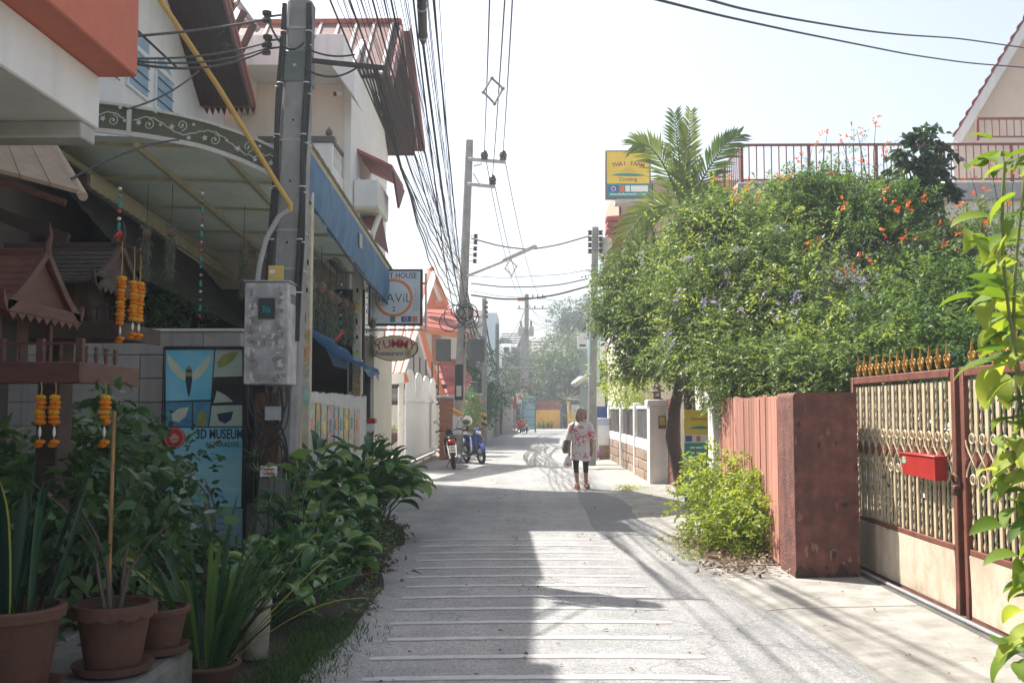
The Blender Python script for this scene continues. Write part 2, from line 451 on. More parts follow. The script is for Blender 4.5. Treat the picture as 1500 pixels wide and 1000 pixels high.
def asphalt_material():
    m, nt, p = _nodes('worn_asphalt'); L = nt.links.new
    geo = nt.nodes.new('ShaderNodeNewGeometry')
    def noise(sc, det=6, rough=.6):
        n = nt.nodes.new('ShaderNodeTexNoise'); n.inputs['Scale'].default_value = sc; n.inputs['Detail'].default_value = det; n.inputs['Roughness'].default_value = rough
        L(geo.outputs['Position'], n.inputs['Vector']); return n.outputs['Fac']
    def ramp(f, a, b, ca, cb):
        r = nt.nodes.new('ShaderNodeValToRGB'); e = r.color_ramp.elements
        e[0].position = a; e[0].color = (*ca, 1); e[1].position = b; e[1].color = (*cb, 1); L(f, r.inputs[0]); return r.outputs[0]
    def mix(mode, fac, a, b):
        x = nt.nodes.new('ShaderNodeMixRGB'); x.blend_type = mode; x.inputs[0].default_value = fac; L(a, x.inputs[1]); L(b, x.inputs[2]); return x.outputs[0]
    base = ramp(noise(.55, 8, .7), .35, .68, (.29, .292, .296), (.385, .382, .375))
    vor = nt.nodes.new('ShaderNodeTexVoronoi'); vor.inputs['Scale'].default_value = 75; L(geo.outputs['Position'], vor.inputs['Vector'])
    stones = ramp(vor.outputs['Color'], .15, .9, (.45, .45, .46), (1.5, 1.48, 1.45))
    c = mix('MULTIPLY', .42, base, stones)
    sp = ramp(noise(240, 3, .6), .3, .72, (.55, .55, .55), (1.45, 1.43, 1.4))
    c = mix('MULTIPLY', .5, c, sp)
    st = ramp(noise(1.9, 9, .75), .42, .6, (.72, .72, .72), (1, 1, 1))
    c = mix('MULTIPLY', .6, c, st)
    # worn wheel tracks: long soft streaks along the street
    mp = nt.nodes.new('ShaderNodeMapping'); mp.inputs['Scale'].default_value = (2.2, .07, 1); L(geo.outputs['Position'], mp.inputs['Vector'])
    tn = nt.nodes.new('ShaderNodeTexNoise'); tn.inputs['Scale'].default_value = 1.0; tn.inputs['Detail'].default_value = 4; L(mp.outputs[0], tn.inputs['Vector'])
    c = mix('MULTIPLY', .55, c, ramp(tn.outputs['Fac'], .36, .62, (.78, .78, .79), (1.1, 1.09, 1.07)))
    # cracks
    wv = nt.nodes.new('ShaderNodeTexVoronoi'); wv.feature = 'DISTANCE_TO_EDGE'; wv.inputs['Scale'].default_value = .55
    wn = nt.nodes.new('ShaderNodeTexNoise'); wn.inputs['Scale'].default_value = 2.5; wn.inputs['Detail'].default_value = 5; L(geo.outputs['Position'], wn.inputs['Vector'])
    av = nt.nodes.new('ShaderNodeMixRGB'); av.blend_type = 'ADD'; av.inputs[0].default_value = .8; L(geo.outputs['Position'], av.inputs[1]); L(wn.outputs['Color'], av.inputs[2]); L(av.outputs[0], wv.inputs['Vector'])
    c = mix('MULTIPLY', .45, c, ramp(wv.outputs['Distance'], .002, .012, (.35, .35, .35), (1, 1, 1)))
    L(c, p.inputs['Base Color']); p.inputs['Roughness'].default_value = .85; p.inputs['Specular IOR Level'].default_value = .35
    bp = nt.nodes.new('ShaderNodeBump'); bp.inputs['Strength'].default_value = .55; bp.inputs['Distance'].default_value = .008
    L(vor.outputs['Distance'], bp.inputs['Height']); L(bp.outputs[0], p.inputs['Normal'])
    MATS['worn_asphalt'] = m; return m
asphalt = asphalt_material()
asphalt_dark = pm('darker_asphalt', (.24, .243, .25), (.19, .193, .20), 60, .9, .6, 140, grime=.3, gcol=(.06, .06, .06))
pave = pm('pavement_concrete', (.40, .38, .345), (.28, .27, .245), 3.0, .9, .6, 110, grime=.85, gcol=(.15, .135, .11), gscale=3.4, rand=.08)
dirt = pm('dusty_ground', (.24, .21, .17), (.17, .15, .12), 3, 1, .6, 60)

MB().add([(-300, -100, -.06), (300, -100, -.06), (300, 500, -.06), (-300, 500, -.06)], [(0, 1, 2, 3)]).build('ground', dirt, kind='structure')
ys = np.concatenate([np.linspace(-6, 14, 41), np.linspace(15, 82, 60)])
road = MB()
rv = []
for y in ys:
    for k in range(9):
        t = k / 8; l, r = interp(ROAD_L, y), interp(ROAD_R, y)
        rv.append((l - .35 + (r + .5 - l + .35) * t, y, -.012 + .03 * math.sin(math.pi * t)))
road.add(rv, [(i * 9 + k, i * 9 + k + 1, i * 9 + k + 10, i * 9 + k + 9) for i in range(len(ys) - 1) for k in range(8)])
road = road.build('road', asphalt, kind='structure', loc=(0, 0, 0))
def road_z(x, y):
    l, r = interp(ROAD_L, y) - .35, interp(ROAD_R, y) + .5
    return -.012 + .03 * math.sin(math.pi * min(max((x - l) / (r - l), 0), 1))
paint = pm('worn_white_road_paint', (.52, .52, .51), (.42, .42, .42), 9, .8, .35, 120, grime=.75, gcol=(.33, .33, .33), gscale=7)
stripe_fringe = pm('brown_lens_fringe', (.30, .26, .25), (.24, .21, .20), 30, .9)  # brownish lens fringe along the stripes, put in as colour
for k, yd in enumerate((11.57, 11.05, 10.52, 10.03, 9.54, 9.05, 8.56, 8.07, 7.59, 7.11, 6.62, 6.13, 5.66, 5.19)):
    x0 = -.88 - (yd - 5.66) * .055 + random.uniform(-.04, .04); x1 = 1.09 - (yd - 5.66) * .035 + random.uniform(-.05, .05)
    s = MB(); n = 26; vs = []
    for q in range(n + 1):
        x = x0 + (x1 - x0) * q / n; z = road_z(x, yd); h = .004 if 0 < q < n else .002; j = random.uniform(-.005, .005)
        hw = .038 if 0 < q < n else .024
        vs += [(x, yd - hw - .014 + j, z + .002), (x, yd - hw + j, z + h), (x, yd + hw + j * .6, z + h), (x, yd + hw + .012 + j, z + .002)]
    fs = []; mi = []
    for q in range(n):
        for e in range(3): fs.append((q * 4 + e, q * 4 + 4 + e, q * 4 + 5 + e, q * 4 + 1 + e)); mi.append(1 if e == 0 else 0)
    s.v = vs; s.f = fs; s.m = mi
    s.build('rumble_stripe', [paint, stripe_fringe], road)
# darker sheet with a ragged outline on the right half of the road
pt = [WG(x, y) for x, y in ((845, 716), (905, 728), (950, 738), (962, 748), (972, 764), (986, 779), (960, 785), (915, 783), (884, 792), (868, 772), (857, 748), (848, 732))]
MB().add([(p.x, p.y, road_z(p.x, p.y) + .004) for p in pt], [tuple(range(len(pt)))]).build('dark_road_sheet', asphalt_dark, road)
# right-hand pavement: cast slabs with open joints, a little proud of the road
pavement = thing('pavement', None, None, (2.2, 10, 0), kind='structure')
cuts = [-4, -.5, 2.6, 5.3, 7.6, 9.6, 11.9, 14.2, 16.9, 19.3, 21.8, 25, 29, 33, 37]
for a, b in zip(cuts[:-1], cuts[1:]):
    s = MB(); n = 6
    def edge(y): return interp(ROAD_R, y) + .05 * math.sin(y * 2.1) + .03 * math.sin(y * 5.3 + 1)
    def fn(u, v, a=a, b=b):
        y = a + .008 + (b - a - .016) * u; x0 = edge(y); x1 = 3.7 if y < 9.6 else 3.0
        x = x0 + (x1 - x0) * v
        return (x, y, .012 + .05 * v + (0 if v > .01 else -.02))
    s.grid(fn, n, 8); s.build('pavement_slab', pave, pavement)
# left: shop forecourt, drive and planting bed
MB().box(-7.5, -2.3, 11.4, 16.29, -.05, .05, .01).build('shop_floor', concrete, kind='structure')
drv = MB(); drv.grid(lambda u, v: (-8 + (interp(ROAD_L, 16.3 + 22 * v) + .0 + 8) * u, 16.3 + 22 * v, .008 + .02 * (1 - u)), 4, 12)
drv.build('driveway', pm('driveway_paving', (.30, .25, .21), (.22, .18, .16), 4, .9, .4, 30, grime=.4), kind='structure')
bed = MB(); bed.grid(lambda u, v: (-6.5 + (interp(ROAD_L, -2 + 15.5 * v) - .02 + .09 * math.sin(9 * v) + 6.5) * u, -2 + 15.5 * v, .022 + .016 * math.sin(2.5 * u * v * 9) - (.03 if u > .97 else 0)), 14, 30)
bed.build('planting_bed', soil, kind='structure')

# ================================================================== RIGHT: GATE
gate_red = pm('red_oxide_gate_paint', (.22, .075, .05), (.13, .045, .032), 8, .6, .2, 60, grime=.6, gcol=(.07, .03, .02), gscale=6)
bar_mat = pm('cream_gate_bars', (.60, .50, .34), (.46, .37, .24), 10, .5, .05, 60, grime=.3, gcol=(.22, .12, .06), gscale=8)
gold = pm('gold_paint', (.50, .27, .06), (.33, .17, .035), 12, .4, .05, 60, metal=.25)
panel_mat = pm('stained_cream_sheet', (.62, .55, .44), (.52, .45, .35), 2.5, .55, .1, 50, grime=.8, gcol=(.36, .24, .12), gscale=4.2, streak=.7)
GX = 3.1
def spear():
    s = MB(); s.lathe([(.008, 0), (.008, .09), (.013, .10), (.012, .13), (.001, .20)], n=8)
    for sg in (-1, 1):
        s.tube([(0, sg * (.010 + .03 * math.sin(t * 3.0)), .012 + .09 * t - .01 * t * t) for t in np.linspace(0, 1, 7)], .006, 6)
        s.torus((0, 0, 0), .021, .006, 12, 6, M=Matrix.Translation((0, sg * .034, .085)) @ Matrix.Rotation(R(90), 4, 'Y'))
    return s.mesh('spear_finial', gold)
def plain_bar(z0, z1):
    return MB().box(-.008, .008, -.023, .023, z0, z1, .004).mesh('flat_bar', bar_mat)
def twist_bar(z0, z1):
    s = MB(); n = 46; vs = []
    for i in range(n + 1):
        a = i * .55; b = .0105 * (1 + .22 * math.sin(i * 1.15))
        for q in range(4): vs.append((b * math.cos(a + q * math.pi / 2), b * math.sin(a + q * math.pi / 2), z0 + (z1 - z0) * i / n))
    s.add(vs, [(i * 4 + q, i * 4 + (q + 1) % 4, i * 4 + 4 + (q + 1) % 4, i * 4 + 4 + q) for i in range(n) for q in range(4)])
    return s.mesh('twisted_bar', bar_mat, angle=60)
M_SP, M_PB, M_TB = spear(), plain_bar(.53, 1.71), twist_bar(.53, 1.71)
M_RING = MB().torus((0, 0, 0), .034, .007, 16, 6, M=Matrix.Rotation(R(90), 4, 'Y')).mesh('ring', bar_mat)
M_DIA = MB().prism([(-.012, 0, -.055), (-.012, .034, 0), (-.012, 0, .055), (-.012, -.034, 0)], (.02, 0, 0)).mesh('diamond', gate_red)
M_X = MB()
for sg in (-1, 1):
    M_X.tube([(0, sg * .088 * math.cos(math.pi * t), -.13 + .26 * t) for t in np.linspace(0, 1, 7)], .006, 5)
M_X = M_X.mesh('curved_strap', bar_mat)
def gate_leaf(ya, yb, label, hinge_far):
    g = thing('gate_leaf', label, 'gate', (GX, (ya + yb) / 2, 0), 'two leaves of the driveway gate')
    MB().box(GX - .03, GX + .03, ya, ya + .06, .03, 1.80, .006).build('stile', gate_red, g)
    MB().box(GX - .03, GX + .03, yb - .055, yb, .03, 1.80, .006).build('stile', gate_red, g)
    MB().box(GX - .028, GX + .028, ya + .086, yb - .071, 1.735, 1.798, .006).build('top_rail', gate_red, g)
    MB().box(GX - .022, GX + .022, ya + .086, yb - .071, .495, .535, .004).build('middle_rail', gate_red, g)
    MB().box(GX - .022, GX + .022, ya + .086, yb - .071, .03, .075, .004).build('bottom_rail', gate_red, g)
    MB().grid(lambda u, v: (GX - .018 + .006 * math.sin(7 * u + 3 * v), ya + .087 + (yb - ya - .16) * u, .078 + .415 * v), 10, 4, th=.006).build('sheet_panel', panel_mat, g)
    n = int(round((yb - ya) / .175)); sp = (yb - ya - .16) / n
    for i in range(n):
        y = ya + .09 + sp * (i + .5)
        place('flat_bar', M_PB, g, (GX, y - sp * .25, 0)); place('twisted_bar', M_TB, g, (GX - .002, y + sp * .25, 0))
        place('spear_finial', M_SP, g, (GX, y, 1.797))
        for z in (1.30, 1.02): place('ring', M_RING, g, (GX - .018, y, z))
        place('curved_strap', M_X, g, (GX - .022, y, 1.16)); place('diamond', M_DIA, g, (GX - .026, y + sp * .5, 1.16))
    return g
g1 = gate_leaf(7.19, 9.46, 'cream barred gate leaf with gold spear tips, red number box hung on it', True)
g2 = gate_leaf(4.86, 7.10, 'cream barred gate leaf with gold spear tips, half hidden behind broad leafy vine', False)
# latch and chain on the meeting stiles
lt = MB().torus((0, 0, 0), .05, .012, 16, 6, M=Matrix.Translation((GX - .05, 7.15, 1.0)) @ Matrix.Rotation(R(70), 4, 'Y'))
lt.cbox((GX - .055, 7.16, .93), (.04, .05, .07), .008)
lt.build('gate_padlock', pm('rusty_steel', (.14, .07, .045), (.08, .04, .03), 14, .6, .2, 60, metal=.4), label='rusty looped latch and padlock between the two gate leaves', cat='padlock')
# letter box with the house number
nb = thing('letter_box', 'red metal letter box with green number 86 hung on gate bars', 'letter box', (GX - .09, 8.05, .93))
redbox = pm('red_box_paint', (.42, .03, .022), (.33, .022, .018), 6, .4, .04, 60, grime=.2, gcol=(.15, .03, .02))
MB().prism([(GX - .035, 7.34, 1.15), (GX - .035, 8.0, 1.15), (GX - .035, 7.96, 1.0), (GX - .035, 7.34, .985)], (-.085, 0, 0)).build('box', redbox, nb)
MB().box(GX - .128, GX - .03, 7.325, 8.015, 1.151, 1.165, .004).build('lid', redbox, nb)
text('86', .07, frameM((GX - .1225, 7.92, 1.105), (0, -1, 0), (0, 0, 1)), pm('pale_green_paint', (.32, .62, .48), (.25, .5, .4), 20, .6), 'number', nb, .002, bold=.002)
# sill and track under the gate
tr = MB().box(GX - .16, GX + .12, 4.5, 9.5, .0, .052, .008)
tr.build('gate_sill', pm('dark_stained_concrete', (.12, .11, .10), (.07, .065, .06), 5, .9, .4, 60), label='dark concrete sill under the driveway gate', cat='sill')
MB().tube([(GX - .11, 4.6, .068), (GX - .11, 9.4, .068)], .014, 8).build('gate_track', steel, label='thin steel track rod along the gate sill', cat='track')
# ================================================================== RIGHT: PILLAR AND RED FENCE
pil = pm('weathered_red_render', (.25, .10, .08), (.13, .055, .044), 7, .92, .8, 45, grime=.75, gcol=(.055, .04, .035), gscale=5, streak=.6)
def round_top(x0, x1, y0, y1, z0, z1, r):
    pts = [(x0, y0, z0), (x0, y0, z1 - r)]
    for i in range(1, 6):
        a = math.pi / 2 * i / 6; pts.append((x0 + r - r * math.cos(a), y0, z1 - r + r * math.sin(a)))
    pts += [(x0 + r, y0, z1)]
    pts += [(x1 - r, y0, z1)]
    for i in range(1, 6):
        a = math.pi / 2 * i / 6; pts.append((x1 - r + r * math.sin(a), y0, z1 - r + r * math.cos(a)))
    pts += [(x1, y0, z1 - r), (x1, y0, z0)]
    return MB().prism(pts, (0, y1 - y0, 0))
round_top(2.37, 2.93, 8.88, 9.42, -.02, 1.655, .05).build('gate_pillar', pil, label='stout red brown rendered gate pillar with rounded top', cat='pillar')
gp = bpy.data.objects['gate_pillar']
chip = [pm('bare_render_chip', (.30, .22, .18), (.2, .14, .12), 20, .95, .5, 60), pm('faded_red_patch', (.30, .15, .12), (.2, .09, .07), 14, .95, .4, 60), pm('dark_damp_patch', (.075, .045, .038), (.05, .032, .028), 14, .95)]
for k in range(26):
    x, z = rng.uniform(2.40, 2.90), (rng.uniform(.0, .3) if k % 3 == 0 else rng.uniform(.1, 1.6)); w_, h = rng.uniform(.008, .04), rng.uniform(.012, .09)
    if k % 4 == 1: x = 2.385 if k % 8 == 1 else 2.915; w_ = .012
    MB().prism([(x + w_ * rng.uniform(.3, 1) * math.cos(q), 8.8795, z + h * rng.uniform(.3, 1) * math.sin(q)) for q in np.linspace(0, 6.28, 12, endpoint=False)], (0, -.0015 - .0002 * k, 0)).build('weather_patch', chip[k % 3], gp)
MB().grid(lambda u, v: (2.36 + .58 * u, 8.872 - .004 * v, -.02 + (.10 + .05 * math.sin(u * 11) + .03 * math.sin(u * 29)) * v), 30, 2).build('dirt_splash', chip[2], gp)
fence = thing('plank_fence', 'faded red plank fence between the gate pillar and white lantern post', 'fence', (2.42, 10.9, 0))
plank = pm('faded_red_planks', (.52, .25, .19), (.42, .19, .14), 3, .75, .35, 40, rand=.24, stretch=(3, 3, .5), streak=.35, gcol=(.22, .09, .07))
npl = 25
for i in range(npl):
    y = 9.44 + (12.45 - 9.44) * (i + .5) / npl; w = 3.01 / npl - .012; h = 1.64 + random.uniform(-.012, .012); t = random.uniform(-.006, .006)
    s = MB().prism([(2.40 + t, y - w / 2, .05), (2.40 + t, y + w / 2, .05), (2.40 + t, y + w / 2, h - .03), (2.40 + t, y + w * .25, h), (2.40 + t, y - w * .25, h), (2.40 + t, y - w / 2, h - .03)], (.028, 0, 0))
    s.build('plank', plank, fence)
for z in (.4, 1.35): MB().box(2.431, 2.47, 9.43, 12.45, z, z + .07, .004).build('rail', plank, fence)
# white posts with pagoda lanterns
lamp_brown = pm('brown_lantern_paint', (.13, .06, .045), (.08, .04, .03), 9, .6, .1, 50)
def lantern_post(x, y, w, h, label, glabel):
    p = thing('gate_post', label, 'post', (x, y, 0))
    MB().box(x - w / 2, x + w / 2, y - w / 2, y + w / 2, 0, h - .12, .012).build('shaft', wall_white, p)
    MB().box(x - w / 2 - .04, x + w / 2 + .04, y - w / 2 - .04, y + w / 2 + .04, h - .119, h, .012).build('cap', wall_white, p)
    q = thing('post_lantern', glabel, 'lantern', (x, y, h))
    MB().lathe([(.13, 0), (.13, .02), (.09, .035), (.085, .05)], (x, y, h), 4).build('base', lamp_brown, q)
    b = MB().box(x - .07, x + .07, y - .07, y + .07, h + .05, h + .16, .006).build('body', lamp_brown, q)
    for dx, dy in ((0, -.071), (.071, 0), (-.071, 0), (0, .071)):
        MB().cbox((x + dx, y + dy, h + .105), (.075 if dx == 0 else .006, .075 if dy == 0 else .006, .075)).build('pane', pm('milky_pane', (.55, .5, .4), (.45, .4, .33), 9, .4), b)
    MB().lathe([(.16, .155), (.165, .17), (.09, .215), (.065, .225), (.065, .25)], (x, y, h), 4, M=None).build('lower_roof', lamp_brown, q)
    MB().lathe([(.115, .25), (.118, .262), (.045, .32), (.018, .345), (.015, .36), (.022, .375), (.003, .45)], (x, y, h), 4).build('upper_roof', lamp_brown, q)
    return p
lantern_post(2.62, 19.95, .36, 1.70, 'thick white gate post beside stone panel wall', 'brown pagoda lantern on thick white post beside stone panel wall')
lantern_post(2.52, 12.75, .34, 1.70, 'white gate post at the end of the red plank fence', 'brown pagoda lantern on white post beside red plank fence')
pl = thing('wall_plate', 'small yellow and brown plate on thick white gate post', 'plate', (2.66, 19.74, 1.2))
MB().box(2.62, 2.77, 19.745, 19.757, 1.13, 1.38, .002).build('board', pm('brown_plate', (.18, .1, .06), (.1, .06, .04), 12, .5), pl)
MB().box(2.64, 2.75, 19.738, 19.744, 1.2, 1.36).build('print', pm('yellow_print', (.6, .42, .1), (.5, .33, .08), 20, .5), pl)
# wall of white posts, dark grilles and stone panels
bw = thing('boundary_wall', 'low boundary wall of white posts, dark slatted grilles and tan stone panels', 'wall', (2.55, 25, 0))
stone = pm('tan_stone', (.33, .235, .165), (.22, .155, .115), 8, .9, .5, 40, rand=.2, grime=.3)
grille = pm('dark_weathered_slats', (.075, .068, .07), (.045, .04, .04), 6, .8, .2, 40, rand=.25)
wp = [20.13, 22.85, 26.2, 30.0]
for i, y in enumerate(wp[1:]):
    MB().box(2.46, 2.62, y - .09, y + .09, 0, 1.66, .012).build('post', wall_white, bw)
for a, b in zip(wp[:-1], wp[1:]):
    a2, b2 = a + .02 if a < 20.2 else a + .092, b - .092
    MB().box(2.49, 2.60, a2, b2, .66, .88, .008).build('band', wall_white, bw)
    MB().box(2.515, 2.575, a2, b2, 1.52, 1.585, .006).build('top_rail', wall_white, bw)
    n = int((b2 - a2) / .155); d = (b2 - a2) / n
    for k in range(n):
        MB().box(2.54, 2.56, a2 + d * k + .012, a2 + d * (k + 1) - .012, .881, 1.519).build('slat', grille, bw)
    for r_ in range(3):
        k = 3; e = (b2 - a2) / k; off = .5 * (r_ % 2) * e
        x = [a2] + [a2 + e * q + off * .6 for q in range(1, k)] + [b2]
        for q in range(k):
            MB().box(2.50 - random.uniform(0, .02), 2.585, x[q] + .008, x[q + 1] - .008, .02 + .212 * r_, .02 + .212 * (r_ + 1) - .012, .018).build('stone', stone, bw)
# red steel door standing open in the gateway, drain pipe
rd = thing('steel_door', 'narrow red steel door leaf standing open by the white post', 'door', (2.85, 19.5, 0))
MB().box(2.80, 2.84, 18.75, 19.75, .04, 1.72, .006).build('leaf', gate_red, rd)
for z in (.3, .9, 1.5): MB().box(2.785, 2.799, 18.78, 19.72, z, z + .05, .004).build('brace', gate_red, rd)
MB().tube([(3.12, 20.5, 0), (3.12, 20.5, 1.9), (3.14, 20.55, 2.05), (3.3, 20.7, 2.15), (3.32, 20.72, 2.6)], .05, 10).build('drain_pipe', gate_red, label='red brown drain pipe bent at its top beside open gateway', cat='pipe')
# banner in the gateway
bn = thing('roll_banner', 'yellow and green upright banner standing in the open gateway', 'banner', (2.62, 15.2, 0))
MB().box(2.40, 2.86, 15.20, 15.212, .05, 1.50).build('sheet', pm('white_print_sheet', (.75, .75, .72), (.68, .68, .66), 6, .4), bn)
ban = lambda z0, z1, x0, x1, c, nm: MB().box(x0, x1, 15.192, 15.199, z0, z1).build(nm, c, bn)
yel = pm('yellow_print_field', (.80, .58, .06), (.74, .52, .05), 4, .4); grn = pm('green_print_field', (.03, .30, .20), (.025, .25, .17), 4, .4)
pblue = pm('purple_blue_print', (.10, .10, .33), (.08, .08, .28), 9, .4); porange = pm('orange_print', (.70, .19, .06), (.6, .15, .05), 9, .4); pwhite = pm('white_print', (.82, .82, .80), (.78, .78, .77), 9, .4)
teal = pm('teal_print', (.015, .27, .26), (.012, .22, .22), 5, .4); maroon = pm('maroon_print', (.30, .05, .04), (.25, .04, .03), 9, .4)
ban(1.13, 1.495, 2.403, 2.857, yel, 'yellow_field'); ban(.10, 1.0, 2.403, 2.857, grn, 'green_field')
ban(1.02, 1.11, 2.42, 2.52, pblue, 'logo_block'); ban(1.025, 1.105, 2.59, 2.65, porange, 'logo_block')
MB().prism([(2.47, 15.189, 1.22), (2.55, 15.189, 1.245), (2.68, 15.189, 1.255), (2.82, 15.189, 1.225), (2.65, 15.189, 1.21)], (0, .002, 0)).build('hill_print', teal, bn)
text('THAI FARM', .055, FACE((2.63, 15.189, 1.36)), maroon, 'lettering', bn, .001)
for k, z in enumerate((.93, .85, .77)):
    for (xa, xb) in ((2.49, 2.56), (2.575, 2.67), (2.69, 2.74), (2.755, 2.83)):
        MB().box(xa + .01 * k, xb, 15.189, 15.191, z - .014, z + .014).build('text_line', pwhite, bn)
for x in (2.42, 2.84): MB().tube([(x, 15.225, .02), (x, 15.225, 1.5)], .008, 6).build('stand_pole', steel, bn)
MB().box(2.38, 2.88, 15.1, 15.3, 0.06, .085, .004).build('foot', steel, bn)
# ================================================================== LEFT FOREGROUND
def blade(s, p, az, tilt, L, w, bend, n=8, fold=.18, mi=0, prof=None):
    """a strap leaf: starts tilt degrees off vertical towards az, bends over by bend degrees along its length"""
    p = Vector(p); h = Vector((math.cos(az), math.sin(az), 0)); sd = Vector((-math.sin(az), math.cos(az), 0)); vs = []
    q = p.copy()
    for i in range(n + 1):
        t = i / n; a = R(tilt + bend * t * t); d = h * math.sin(a) + Vector((0, 0, 1)) * math.cos(a); nn = h * math.cos(a) - Vector((0, 0, 1)) * math.sin(a)
        ww = (prof(t) if prof else (min(1, .55 + 1.6 * t) * (1 - t ** 3) + .02)) * w / 2
        vs += [q - sd * ww - nn * ww * fold * 2, q, q + sd * ww - nn * ww * fold * 2]
        q = q + d * (L / n)
    fs = []
    for i in range(n):
        fs += [(i * 3, i * 3 + 1, i * 3 + 4, i * 3 + 3), (i * 3 + 1, i * 3 + 2, i * 3 + 5, i * 3 + 4)]
    return s.add(vs, fs, mi)
def leafobj(name, s, mat, parent, rnd):
    """one leaf object with its own tone"""
    o = s.build(name, mat, parent, angle=60)
    a = o.data.attributes.new('rnd', 'FLOAT', 'FACE'); a.data.foreach_set('value', np.full(len(o.data.polygons), rnd, np.float32))
    return o

# ---------------------------------------------------------------- near building with the salmon balcony
salmon = pm('salmon_render', (.62, .19, .125), (.56, .165, .105), 9, .9, .35, 160, grime=.3, gcol=(.4, .15, .1), streak=.3)
bb = thing('balcony_building', 'salmon and grey white balcony corner of a house jutting over the street', 'building', (-3.2, 3, 0))
rx = WX(203, 60, -2.6); ybe = rx.y
MB().box(-3.9, -2.6, -3, ybe, 3.72, 4.66, .012).build('parapet', salmon, bb)
MB().box(-3.9, -2.84, -3, ybe - .02, 3.36, 3.718, .012).build('beam', wall_white, bb)
MB().box(-7.5, -2.9, -3, ybe - .25, 3.5, 3.7).build('balcony_floor', concrete_pale, bb)
MB().box(-7.5, -2.86, ybe - .24, ybe - .03, 3.25, 3.358, .01).build('cross_beam', concrete_pale, bb)
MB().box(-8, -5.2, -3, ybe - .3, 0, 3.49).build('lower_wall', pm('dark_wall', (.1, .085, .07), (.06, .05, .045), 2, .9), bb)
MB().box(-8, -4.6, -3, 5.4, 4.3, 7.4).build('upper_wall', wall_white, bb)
MB().box(-8.4, -4.1, -3.4, 9.3, 7.401, 7.55, .01).build('shade_slab', concrete_pale, bb)  # unseen slab added overhead to shade the near left road
# small tiled porch roof tucked behind the balcony
pr = thing('porch_roof', 'beige boarded underside of a small porch roof with round pole end', 'roof', W(60, 240, 7.6))
A, B_, C_, D_ = W(-60, 186, 8.4), W(62, 193, 8.4), W(118, 285, 7.3), W(-60, 238, 7.3)
for k in range(4):
    f0, f1 = k / 4 + .004, (k + 1) / 4 - .004
    q = [A.lerp(B_, f0), A.lerp(B_, f1), D_.lerp(C_, f1), D_.lerp(C_, f0)]
    MB().prism(q, (0, 0, .03)).build('board', pm('beige_boards', (.42, .34, .25), (.33, .27, .2), 4, .8, .2, 40, rand=.08), pr)
MB().tube([B_ + Vector((.02, 0, .0)), C_ + Vector((.03, -.02, -.02))], .035, 10).build('edge_pole', pm('beige_pole', (.45, .38, .28), (.36, .3, .22), 6, .7), pr)
MB().beam(D_ + Vector((0, .02, -.03)), C_ + Vector((-.12, .02, -.06)), .04, .05, .004).build('fascia', redwood, pr)
MB().beam(D_ + Vector((0, .25, -.28)), C_ + Vector((-.2, .25, -.3)), .05, .1, .004).build('under_beam', darkwood, pr)

